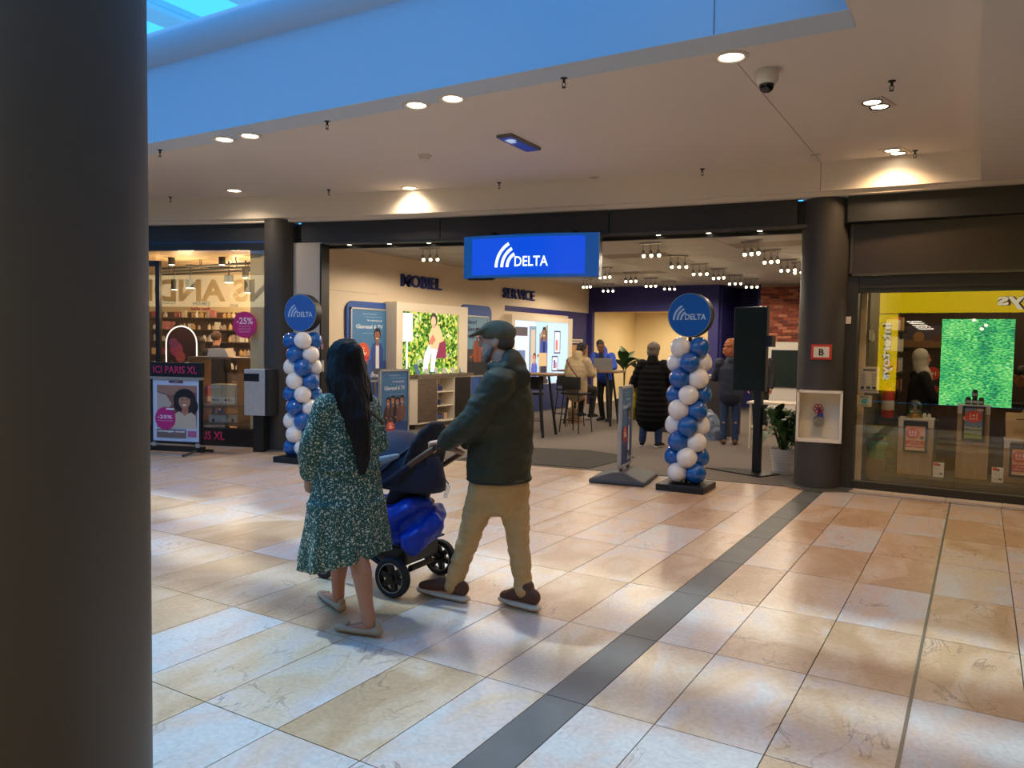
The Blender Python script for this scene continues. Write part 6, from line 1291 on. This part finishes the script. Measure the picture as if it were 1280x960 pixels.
# two people inside the perfume shop
for (u, v, yl, rz_, lab, top, hm, hz) in ((250, 440, 2.3, 100, 'dark haired shop assistant in black standing behind the perfume counter', (34, 28, 30), HAIRD, 1.64), (270, 440, 1.8, 20, 'customer in a dark coat seen from behind in the perfume shop', (40, 34, 34), mat('hair_brown', (84, 58, 42), .7), 1.74)):
    q = icl(u, v, yl); J = pose(hz); t = thing('person', lab, 'person', icw(q.x, yl), math.radians(rz_))
    P, W_ = skin_prims(J, hz, .85); blob('body', SKIN_L, t, P, .011, 4)
    cl_ = mat('cloth_%d_%d_%d' % top, top, .8)
    blob('jacket', cl_, t, torso(J, hz, .74, (.2, .19, .2, .17), (.14, .13, .13, .1))+sleeve(J, 'l', (.078, .072, .066, .06, .05), hz)+sleeve(J, 'r', (.078, .072, .066, .06, .05), hz), .014, 5); blob('trousers', BLACKC if hz < 1.7 else DENIM, t, trousers(J, hz, (.085, .08, .068, .062, .058)), .014, 4); shoes(t, J, hz, BLACKC)
    blob('hair', hm, t, [('s', W_(0, -.02, .04), (.09, .106, .09))]+([('t', [W_(0, -.06, .0), W_(0, -.08, -.2)], [(.08, .05), (.07, .03)], (1, 0, 0))] if hz < 1.7 else []), .011, 2)
# ================================================================== the couple with the pushchair
def wl_(root, rz, p):
    """world -> local of a thing at root rotated by rz"""
    d = Vector(p)-Vector(root); c, s = math.cos(-rz), math.sin(-rz); return Vector((d.x*c-d.y*s, d.x*s+d.y*c, d.z))
# ---------------- man
MR, MZ = (-2.47, 4.0, 0), math.radians(92)
def ml(u, v, y): return wl_(MR, MZ, py(u, v, y))
H = 1.76; J = pose(H)
J['pelvis'] = ml(624, 603, 4.0); J['waist'] = ml(627, 555, 4.0); J['chest'] = ml(629, 515, 4.0)
J['neck'] = ml(630, 462, 4.0); J['head'] = ml(621, 426, 4.0)
J['sh_l'] = ml(622, 480, 3.82); J['el_l'] = ml(592, 527, 3.74); J['wr_l'] = ml(557, 552, 3.83); J['sh_r'] = ml(634, 482, 4.19); J['el_r'] = ml(610, 530, 4.26); J['wr_r'] = ml(584, 552, 4.24)
J['hip_l'] = ml(606, 612, 3.92); J['kn_l'] = ml(586, 672, 3.945); J['an_l'] = ml(566, 737, 3.95); J['to_l'] = ml(529, 742, 3.95); J['to_l'].z = .035
J['hip_r'] = ml(641, 612, 4.08); J['kn_r'] = ml(648, 680, 4.06); J['an_r'] = ml(655, 746, 4.06); J['to_r'] = ml(631, 754, 4.08); J['to_r'].z = .032
J['an_l'].z = max(J['an_l'].z, .085); J['an_r'].z = max(J['an_r'].z, .10)
man = thing('person', 'man in a dark green hooded jacket, flat cap and tan trousers pushing the pushchair', 'person', MR, MZ)
hdir = Vector((0, 1, -.15))
for s, g in (('l', -1), ('r', 1)): J['hd_'+s] = hdir; J['th_'+s] = Vector((-g, 0, 0)); J['pn_'+s] = Vector((0, 0, -1))
fd = Vector((-.22, 1, .02))
P, Wm = skin_prims(J, H, .88, face=fd, headup=Vector((0, -.1, 1)), curl=.75)
SKF = mat('skin_man', (236, 176, 146), .5, var=.05)
blob('body', SKF, man, P, .0065, 4)
GJ = mat('jacket_green', (56, 52, 30), .62, bump=.35, bscale=9, var=.12, vscale=4)
hem = .80
JP = [('t', [Vector((J['pelvis'].x, J['pelvis'].y, hem-.12)), Vector((J['pelvis'].x, J['pelvis'].y, hem)), Vector((J['pelvis'].x, J['pelvis'].y+.005, .93)), J['waist'], J['chest'], Vector((J['chest'].x, J['chest'].y-.01, 1.40)), J['neck']-Vector((0, .01, .02))], [(.215, .195), (.215, .19), (.222, .19), (.225, .185), (.225, .18), (.195, .135), (.085, .085)], (1, 0, 0), 24)]
JP += [('t', [J['neck']-Vector((0, .01, .05)), J['sh_l'], J['sh_l']-Vector((0, 0, .03))], [.10, .10, .095]), ('t', [J['neck']-Vector((0, .01, .05)), J['sh_r'], J['sh_r']-Vector((0, 0, .03))], [.10, .10, .095])]
JP += sleeve(J, 'l', (.098, .092, .088, .078, .060), H, .97)+sleeve(J, 'r', (.098, .092, .088, .078, .060), H, .97)
jk = blob('jacket', GJ, man, JP, .010, 4, (.011, 8, 8, 15))
for v in jk.data.vertices:
    if v.co.z < hem: v.co.z = hem-.012*(hem-v.co.z)/.12
nk = J['neck']
blob('hood', GJ, man, [('t', [nk+Vector((0, .075, -.005)), nk+Vector((-.085, .03, .015)), nk+Vector((-.10, -.05, .0)), nk+Vector((0, -.13, -.045)), nk+Vector((.10, -.05, .0)), nk+Vector((.085, .03, .015)), nk+Vector((0, .075, -.005))], [.036, .042, .05, .06, .05, .042, .036]), ('t', [nk+Vector((0, -.07, .02)), nk+Vector((0, -.10, -.09))], [(.115, .055), (.12, .05)], (1, 0, 0))], .009, 5, (.008, 9, 9, 9))
b = MB(); z = hem+.02
for s in 'l': pass
TAN = mat('trousers_tan', (206, 166, 112), .85, bump=.35, bscale=10, var=.08, vscale=6)
TP = [('t', [J['pelvis']+Vector((0, 0, .09)), J['pelvis'], mid(J['hip_l'], J['hip_r'])-Vector((0, 0, .03))], [(.165, .14), (.175, .145), (.14, .12)], (1, 0, 0), 20)]
for s in 'lr':
    TP += [('t', [J['hip_'+s]+Vector((0, 0, .03)), mid(J['hip_'+s], J['kn_'+s], .4), J['kn_'+s]], [.100, .090, .070]), ('t', [J['kn_'+s], mid(J['kn_'+s], J['an_'+s], .35), mid(J['kn_'+s], J['an_'+s], .7), J['an_'+s]+Vector((0, 0, .008))], [.070, .067, .059, .057])]
blob('trousers', TAN, man, TP, .010, 4, (.009, 11, 11, 24))
SHM = mat('shoe_brown', (98, 62, 44), .65, var=.15, vscale=14); SOLE = mat('sole_cream', (214, 198, 178), .6)
def sneaker(t, J, s, lift=0.):
    a, o = J['an_'+s], J['to_'+s]; d = Vector((o.x-a.x, o.y-a.y, 0)).normalized(); sd = Vector((d.y, -d.x, 0)); A = Vector((a.x, a.y, 0)); O = Vector((o.x, o.y, 0)); hl = A-d*.075
    def Q(f, z): p = hl.lerp(O, f); return Vector((p.x, p.y, z))
    up = blob('shoe', SHM, t, [('t', [Q(.02, .085), Q(.25, .09), Q(.5, .082), Q(.75, .066), Q(.97, .054)], [(.038, .05), (.043, .055), (.046, .05), (.049, .038), (.040, .028)], tuple(sd)), ('t', [Q(.24, .135), Q(.24, .08)], [.047, .045])], .006, 4)
    blob('sole', SOLE, up, [('t', [Q(-.03, .022), Q(.3, .022), Q(.6, .022), Q(1.02, .026)], [(.044, .022), (.045, .022), (.053, .022), (.043, .02)], tuple(sd))], .005, 2)
    b = MB()
    for f in (.46, .54, .62): c = Q(f, .112-.1*(f-.46)); b.tube([c+sd*.03-Vector((0, 0, .012)), c+Vector((0, 0, .002)), c-sd*.03-Vector((0, 0, .012))], .004, 5)
    b.obj('laces', mat('lace_grey', (120, 116, 124), .7), up); MB().tube([Q(-.03, .02), Q(.12, .022)], [(.0445, .006), (.044, .006)], 10, side=tuple(sd)).obj('sole_stripe', SHM, up)
for s in 'lr': sneaker(man, J, s)
# cap, beard, hair, glasses
CAPM = mat('cap_green', (116, 104, 78), .85, bump=.3, bscale=60, var=.12, vscale=20)
fdn = fd.normalized()
Mh = Matrix((fdn.cross(Vector((0, -.1, 1))).normalized(), fdn, Vector((0, 0, 1)))).transposed().to_4x4()
blob('cap', CAPM, man, [('s', Wm(0, -.008, .052), (.091, .114, .074), Mh), ('t', [Wm(0, .05, .07), Wm(0, .095, .052), Wm(0, .135, .036)], [(.085, .036), (.074, .020), (.052, .010)], tuple(fdn.cross(Vector((0, 0, 1)))))], .007, 4)
blob('beard', mat('beard_grey', (140, 130, 124), .8, bump=.4, bscale=90), man, [('t', [Wm(-.060, .005, -.035), Wm(-.058, .035, -.085), Wm(0, .066, -.118), Wm(.058, .035, -.085), Wm(.060, .005, -.035)], [.010, .020, .026, .020, .010])], .007, 3)
blob('hair', mat('hair_cropped', (96, 78, 68), .85), man, [('s', Wm(0, -.046, -.004), (.0745, .066, .064), Mh)], .008, 2)
b = MB()
for g in (-1, 1):
    b.tube([Wm(g*.085, -.01, .012), Wm(g*.080, .06, .018), Wm(g*.066, .098, .018)], .0022, 5)
    b.tube([Wm(g*.036+.026*math.cos(k*math.pi/6), .104, .006+.02*math.sin(k*math.pi/6)) for k in range(13)], .0022, 5)
b.tube([Wm(-.012, .107, .01), Wm(.012, .107, .01)], .0022, 5); b.obj('glasses', mat('glasses_metal', (120, 120, 124), .3, .8), man)
# ---------------- woman
WR, WZ = (-3.06, 3.29, 0), math.radians(70)
def wl2(u, v, y): return wl_(WR, WZ, py(u, v, y))
H = 1.60; J = pose(H)
J['pelvis'] = wl2(434, 612, 3.28); J['waist'] = wl2(434, 570, 3.28); J['chest'] = wl2(434, 532, 3.28); J['neck'] = wl2(433, 487, 3.28); J['head'] = wl2(431, 452, 3.29)
J['sh_l'] = J['chest']+Vector((-.165, 0, .105)); J['sh_r'] = J['chest']+Vector((.165, 0, .105))
J['sh_l'] = wl2(408, 508, 3.14); J['el_l'] = wl2(391, 556, 3.10); J['wr_l'] = wl2(386, 592, 3.13); J['sh_r'] = wl2(460, 508, 3.43); J['el_r'] = wl2(472, 553, 3.45); J['wr_r'] = J['el_r']+Vector((-.06, .2, -.05))
J['hip_l'] = J['pelvis']+Vector((-.075, .02, -.03)); J['kn_l'] = wl2(446, 690, 3.215); J['an_l'] = wl2(462, 770, 3.20); J['to_l'] = wl2(426, 790, 3.165); J['to_l'].z = .022
J['hip_r'] = J['pelvis']+Vector((.075, .02, -.03)); J['kn_r'] = wl2(422, 685, 3.40); J['an_r'] = wl2(423, 748, 3.41); J['to_r'] = wl2(403, 748, 3.53); J['to_r'].z = .030
J['an_l'].z = .075; J['an_r'].z = max(J['an_r'].z, .085)
wom = thing('person', 'woman with long dark hair in a green flowered dress walking beside the pushchair', 'person', WR, WZ)
for s, g in (('l', -1), ('r', 1)): J['hd_'+s] = Vector((0, .25, -1)) if s == 'l' else Vector((-.2, 1, -.2)); J['th_'+s] = Vector((0, 1, 0)) if s == 'l' else Vector((0, 0, 1))
P, Ww = skin_prims(J, H, .86, face=Vector((.1, 1, 0)))
for s in 'lr':     # calves and ankles
    P.append(('t', [J['kn_'+s], mid(J['kn_'+s], J['an_'+s], .3)+Vector((0, -.018, 0)), mid(J['kn_'+s], J['an_'+s], .7), J['an_'+s]], [.055, .056, .040, .036]))
blob('body', mat('skin_woman', (188, 128, 98), .45, var=.05), wom, P, .0065, 4)
def dressmat():
    m = bpy.data.materials.new('dress_floral'); m.use_nodes = True; nt = m.node_tree; N = nt.nodes; L = nt.links; b = N['Principled BSDF']; b.inputs['Roughness'].default_value = .7
    tc = N.new('ShaderNodeTexCoord'); src = None; fac = None
    dn_ = N.new('ShaderNodeTexNoise'); dn_.inputs['Scale'].default_value = 70; L.new(tc.outputs['Object'], dn_.inputs['Vector'])
    vm = N.new('ShaderNodeVectorMath'); vm.operation = 'MULTIPLY_ADD'; vm.inputs[1].default_value = (.012, .012, .012); L.new(dn_.outputs['Color'], vm.inputs[0]); L.new(tc.outputs['Object'], vm.inputs[2])
    outs = []
    for sc_, th in ((56, .30), (110, .27), (88, .26)):
        v = N.new('ShaderNodeTexVoronoi'); v.inputs['Scale'].default_value = sc_; L.new(vm.outputs[0], v.inputs['Vector'])
        r = N.new('ShaderNodeMapRange'); r.inputs[1].default_value = th; r.inputs[2].default_value = th+.06; r.inputs[3].default_value = 1; r.inputs[4].default_value = 0; L.new(v.outputs['Distance'], r.inputs[0])
        sp = N.new('ShaderNodeSeparateColor'); L.new(v.outputs['Color'], sp.inputs[0]); g = N.new('ShaderNodeMath'); g.operation = 'GREATER_THAN'; g.inputs[1].default_value = .42; L.new(sp.outputs[0], g.inputs[0])
        q = N.new('ShaderNodeMath'); q.operation = 'MULTIPLY'; L.new(r.outputs[0], q.inputs[0]); L.new(g.outputs[0], q.inputs[1]); outs.append(q)
    a = N.new('ShaderNodeMath'); a.operation = 'MAXIMUM'; L.new(outs[0].outputs[0], a.inputs[0]); L.new(outs[1].outputs[0], a.inputs[1])
    a2 = N.new('ShaderNodeMath'); a2.operation = 'MAXIMUM'; L.new(a.outputs[0], a2.inputs[0]); L.new(outs[2].outputs[0], a2.inputs[1])
    mx = N.new('ShaderNodeMix'); mx.data_type = 'RGBA'; mx.inputs['A'].default_value = (*lin((42, 82, 72)), 1); mx.inputs['B'].default_value = (*lin((206, 204, 176)), 1); L.new(a2.outputs[0], mx.inputs[0]); L.new(mx.outputs['Result'], b.inputs['Base Color']); return m
DR = dressmat()
C0, W0_, P0_ = J['chest'], J['waist'], J['pelvis']
zh = .40
def ring(z, c, rx, ry): return (Vector((c.x, c.y, z)), (rx, ry))
prof = [ring(J['neck'].z-.035, J['neck'], .07, .065), ring(C0.z+.12, C0, .165, .105), ring(C0.z+.05, C0, .19, .128), ring(C0.z-.03, C0, .195, .138), ring(W0_.z, W0_, .185, .14), ring(P0_.z+.05, P0_, .20, .155), ring(.76, P0_, .21, .165), ring(.70, P0_, .225, .18)]
bod = blob('dress_bodice', DR, wom, [('t', [p[0] for p in prof], [p[1] for p in prof], (1, 0, 0), 24)]+[('t', [J['neck']-Vector((0, 0, .075)), mid(J['neck'], J['sh_'+k_], .6)-Vector((0, 0, .035)), J['sh_'+k_]], [.07, .078, .072]) for k_ in 'lr']+sleeve(J, 'l', (.078, .072, .072, .074, .055), H, .95)+sleeve(J, 'r', (.075, .070, .068, .066, .050), H, .95), .010, 14, (.006, 7, 7, 9))
# gathered skirt with pleats
b = MB(); n = 96; rows = 12; vs = []
for i in range(rows+1):
    t_ = i/rows; z = .735-(.735-zh)*t_
    for k in range(n):
        a = 2*math.pi*k/n; rx, ry = .220+.045*t_, .176+.07*t_
        fl = 1+(.012+.05*t_)*math.sin(a*13+1.3*math.sin(a*3))+.02*t_*math.sin(a*7+2); 
        if i == 0: fl = .97
        if i == 1: fl = 1.02+.03*math.sin(a*26)
        vs.append((P0_.x+rx*fl*math.cos(a), P0_.y+.02*t_+ry*fl*math.sin(a), z-.02*t_*math.cos(a*2)-.045*t_*math.cos(a)*-1))
b.add(vs, [(i*n+k, i*n+(k+1) % n, (i+1)*n+(k+1) % n, (i+1)*n+k) for i in range(rows) for k in range(n)])
sk = b.obj('dress_skirt', DR, wom, smooth=True); sheet(sk, .004)
# tiers: a small seam frill
b = MB(); vs = []
for j, (z, e) in enumerate(((.90, .0), (.885, .012), (.872, .002))):
    for k in range(72): a = 2*math.pi*k/72; vs.append((P0_.x+(.196+e+.004*math.sin(a*24))*math.cos(a), P0_.y+(.148+e+.004*math.sin(a*24))*math.sin(a), z+.02))
b.add(vs, [(j*72+k, j*72+(k+1) % 72, (j+1)*72+(k+1) % 72, (j+1)*72+k) for j in range(2) for k in range(72)]); b.obj('waist_seam', DR, wom, smooth=True)
# hair
def hairmat():
    m = mat('hair_long', (30, 20, 18), .55, spec=.25, bump=.5, bscale=30, var=.3, vscale=30, stretch=(3, 3, .25)); return m
HM = hairmat(); hc = J['head']
up_ = Vector((0, 0, 1))
blob('hair', HM, wom, [('s', Ww(0, -.015, .03), (.098, .115, .105)), ('t', [Ww(0, -.04, .02), Ww(0, -.07, -.10), Ww(.0, -.12, -.20), Ww(.01, -.185, -.34), Ww(.02, -.22, -.46), Ww(.03, -.225, -.57), Ww(.03, -.215, -.66)], [(.095, .085), (.115, .075), (.11, .06), (.075, .05), (.06, .042), (.042, .034), (.02, .018)], (1, 0, 0)), ('t', [Ww(.07, -.02, .0), Ww(.10, -.03, -.12), Ww(.135, -.05, -.23)], [(.04, .06), (.045, .06), (.02, .03)], (1, 0, 0)), ('t', [Ww(-.07, -.02, .0), Ww(-.09, -.03, -.11), Ww(-.095, -.05, -.2)], [(.04, .06), (.04, .055), (.02, .03)], (1, 0, 0))], .008, 4, (.010, 32, 32, 3))
# strap laid on the back
from mathutils.bvhtree import BVHTree
_bv = BVHTree.FromPolygons([v.co for v in bod.data.vertices], [tuple(p.vertices) for p in bod.data.polygons])
def onback(u, v, bv=_bv, off=.004):
    o_ = wl_(WR, WZ, CAM); d_ = wl_(WR, WZ, CAM+ray(u, v))-o_; d_.normalize(); h = bv.ray_cast(o_, d_); return (h[0]-d_*off) if h[0] else o_+d_*4.3
pts = [onback(437+(480-437)*f/8, 484+(530-484)*f/8+3*math.sin(math.pi*f/8)) for f in range(9)]
MB().tube(pts, [(.011, .004)]*9, 6).obj('bag_strap', mat('strap_olive', (64, 60, 44), .6), wom)
# ballet flats
FLT = mat('flat_beige', (176, 152, 124), .5)
for s in 'lr':
    a, o = J['an_'+s], J['to_'+s]; d = Vector((o.x-a.x, o.y-a.y, 0)).normalized(); sd = Vector((d.y, -d.x, 0)); hl = Vector((a.x, a.y, 0))-d*.055; O = Vector((o.x, o.y, 0))+d*.01
    def Q(f, z): p = hl.lerp(O, f); return Vector((p.x, p.y, z))
    f_ = blob('shoe', FLT, wom, [('t', [Q(0, .034), Q(.3, .030), Q(.6, .028), Q(1., .024)], [(.030, .026), (.034, .024), (.040, .022), (.032, .018)], tuple(sd)), ('t', [Q(-.01, .065), Q(.02, .03)], [(.024, .016), (.028, .02)], tuple(sd))], .0055, 3)
    MB().box(-.02, -.004, -.004, .02, .004, .004, Matrix.Translation(Q(.78, .052)) @ Matrix.Rotation(math.atan2(sd.y, sd.x), 4, 'Z')).obj('bow', FLT, f_)
# ---------------- pushchair, local +y forward (world -x)
SR, SZ_ = (-3.13, 4.05, 0), math.radians(92)
def sl2(u, v, y): return wl_(SR, SZ_, py(u, v, y))
pc = thing('pushchair', 'navy blue pushchair with black wheels and brown leather handle', 'pushchair', SR, SZ_)
NVY = mat('pram_navy', (30, 38, 66), .7, bump=.15, bscale=40); NVD = mat('pram_dark', (28, 30, 40), .75, bump=.2, bscale=50); TYR = mat('tyre_black', (26, 27, 30), .7); RIMG = mat('rim_silver', (170, 172, 176), .3, .8); PBLK = mat('pram_black', (18, 18, 20), .45)
def wheel(c, r, wdt):
    root = MB().tube([Vector((c[0]-wdt/2, c[1], c[2])), Vector((c[0]+wdt/2, c[1], c[2]))], .02, 10).obj('wheel', PBLK, pc)
    b = MB(); seg = 36
    R = [(r-.012, -wdt/2), (r-.003, -wdt*.38), (r, 0), (r-.003, wdt*.38), (r-.012, wdt/2), (r-.038, wdt*.42), (r-.038, -wdt*.42)]; vs = []
    for k in range(seg):
        a = 2*math.pi*k/seg
        for (q, x) in R: vs.append((c[0]+x, c[1]+q*math.cos(a), c[2]+q*math.sin(a)))
    m = len(R); b.add(vs, [(k*m+i, k*m+(i+1) % m, ((k+1) % seg)*m+(i+1) % m, ((k+1) % seg)*m+i) for k in range(seg) for i in range(m)]); b.obj('tyre', TYR, root, smooth=40)
    for x in (-wdt*.46, wdt*.46): MB().tube([(c[0]+x, c[1]+(r-.036)*math.cos(2*math.pi*k/30), c[2]+(r-.036)*math.sin(2*math.pi*k/30)) for k in range(31)], .0028, 5).obj('rim', RIMG, root)
    b = MB()
    for k in range(6):
        a = 2*math.pi*k/6+.3; ca, sa_ = math.cos(a), math.sin(a); q = r-.035
        b.add([(c[0]+x, c[1]+ca*t-sa_*w, c[2]+sa_*t+ca*w) for x in (-.014, .014) for (t, w) in ((.015, -.022), (q, -.014), (q, .014), (.015, .022))], [(0, 1, 2, 3), (7, 6, 5, 4), (0, 4, 5, 1), (1, 5, 6, 2), (2, 6, 7, 3), (3, 7, 4, 0)])
    b.obj('spokes', PBLK, root)
wheel((-.28, 0, .128), .128, .05); wheel((.28, .02, .125), .125, .05); wheel((-.20, .64, .09), .09, .045); wheel((.20, .66, .09), .09, .045)
b = MB().tube([(-.28, 0, .128), (.28, .02, .125)], .014, 8)
for s in (-1, 1):
    b.tube([(s*.25, 0, .14), (s*.24, .25, .24), (s*.21, .60, .20)], .016, 8).tube([(s*.21, .60, .20), (s*.20, .645, .10)], .014, 8)
    b.tube([(s*.24, .25, .24), (s*.25, .30, .45), (s*.26, .10, .62)], .016, 8)
b.obj('chassis', PBLK, pc, smooth=True)
# handle bar
hl_, hr_ = sl2(543, 560, 3.80), sl2(577, 566, 4.30)
for s, h in ((-1, hl_), (1, hr_)):
    lo = Vector((s*.265, .42, .50))
    MB().tube([lo, lo.lerp(h, .55)], (.022, .014), 8, side=(0, 1, 0)).tube([lo.lerp(h, .5), h], .015, 8).obj('push_arm', NVY if s < 0 else PBLK, pc, smooth=True)
    MB().tube([lo.lerp(h, .74), lo.lerp(h, .88), h], .0185, 10).obj('grip', mat('leather_brown', (112, 76, 54), .55), pc, smooth=True)
MB().tube([hl_, hl_+Vector((.04, -.03, .01)), hr_+Vector((-.04, -.03, .01)), hr_], .017, 10).obj('cross_bar', mat('leather_brown', (112, 76, 54), .55), pc, smooth=True)
# seat shell, reclined, opening forward
sb = [Vector((0, .02, .56)), Vector((0, -.03, .70)), Vector((0, -.055, .84)), Vector((0, -.03, .93))]
blob('seat_back', NVD, pc, [('t', [Vector((0, .15, .50)), Vector((0, .07, .62)), Vector((0, -.01, .77)), Vector((0, -.06, .91))], [(.20, .07), (.225, .08), (.23, .08), (.21, .06)], (1, 0, 0)), ('t', [Vector((0, .10, .53)), Vector((0, .30, .50)), Vector((0, .48, .52))], [(.19, .06), (.19, .06), (.18, .05)], (1, 0, 0))], .011, 4, (.004, 12, 12, 12))
b = MB()
for x in (-.09, .09): b.tube([(x, -.01, .58), (x, -.075, .72), (x, -.125, .88)], .006, 5)
b.obj('seat_seams', PBLK, pc)
# canopy: part of a sphere shell
b = MB(); vs = []; nu, nv = 18, 12
for i in range(nu+1):
    for k in range(nv+1):
        th = math.radians(-8+128*i/nu); ph = math.pi*k/nv; rx, ry = .262, .37
        rib = 1+.018*math.cos(i/nu*math.pi*6)
        q = Vector((rx*math.cos(ph), ry*rib*math.sin(ph)*-math.cos(th), .335*rib*math.sin(ph)*math.sin(th)))
        vs.append((q.x, .20+q.y, .69+q.z))
b.add(vs, [(i*(nv+1)+k, i*(nv+1)+k+1, (i+1)*(nv+1)+k+1, (i+1)*(nv+1)+k) for i in range(nu) for k in range(nv)])
sheet(b.obj('canopy', NVY, pc, smooth=True), .012)
for th in (52, 120):
    a = math.radians(th); MB().tube([(.268*math.cos(math.pi*k/16), .20-.378*math.sin(math.pi*k/16)*math.cos(a), .69+.343*math.sin(math.pi*k/16)*math.sin(a)) for k in range(17)], .009, 6).obj('canopy_piping', mat('piping_navy', (22, 28, 48), .6), pc, smooth=True)
blob('liner_edge', mat('liner_grey', (150, 150, 156), .7), pc, [('t', [Vector((-.265, -.02, .90)), Vector((-.275, .10, .86)), Vector((-.278, .24, .78)), Vector((-.275, .34, .68))], [(.010, .016), (.012, .03), (.012, .03), (.01, .014)], (1, 0, 0))], .006, 2)
# basket under the seat
blob('basket', PBLK, pc, [('x', (0, .18, .24), (.19, .21, .06))], .012, 6)
MB().tube([(-.2, -.06, .31), (.2, -.06, .31), (.2, .4, .31), (-.2, .4, .31), (-.2, -.06, .31)], .008, 6).obj('basket_rim', PBLK, pc)
MB().tube([(-.12, -.02, .15), (.12, -.02, .15)], .02, 8).obj('brake_pedal', PBLK, pc)
kr = thing('clear_bottle', 'small clear bottle hanging from the back of the pushchair', 'bottle', tuple(Vector(SR)+Vector((.165, .06, .60))), .4); MB().tube([(0, 0, 0), (.02, .0, .07), (.022, 0, .09)], [.014, .016, .007], 10).obj('bottle_body', glass('clear_plastic', .25, (.92, .95, .97)), kr, smooth=True); MB().tube([(.022, 0, .09), (.0, .0, .12), (-.06, 0, .13)], .004, 6).obj('hook', PBLK, kr)
# blue padded jacket stuffed in the basket
bj = thing('padded_jacket', 'bright blue padded jacket bundled into the pushchair basket', 'jacket', tuple(Vector(SR)+Vector((-.04, -.06, 0))), MZ)
BJ = mat('padded_blue', (6, 56, 184), .5, bump=.5, bscale=16)
o = blob('bundle', BJ, bj, [('s', (-.04, .10, .47), (.20, .21, .135)), ('s', (.02, -.07, .44), (.18, .13, .12)), ('s', (-.14, .20, .40), (.1, .14, .10)), ('t', [(-.2, .22, .42), (-.21, .05, .46), (-.12, -.08, .55), (.04, -.1, .56)], [.07, .075, .07, .05]), ('t', [(-.16, -.14, .36), (.0, -.19, .43), (.14, -.12, .50)], [.075, .085, .06]), ('s', (0, .02, .36), (.19, .2, .07))], .010, 3, (.024, 9, 9, 9))
bpy.data.scenes.remove(TMP)
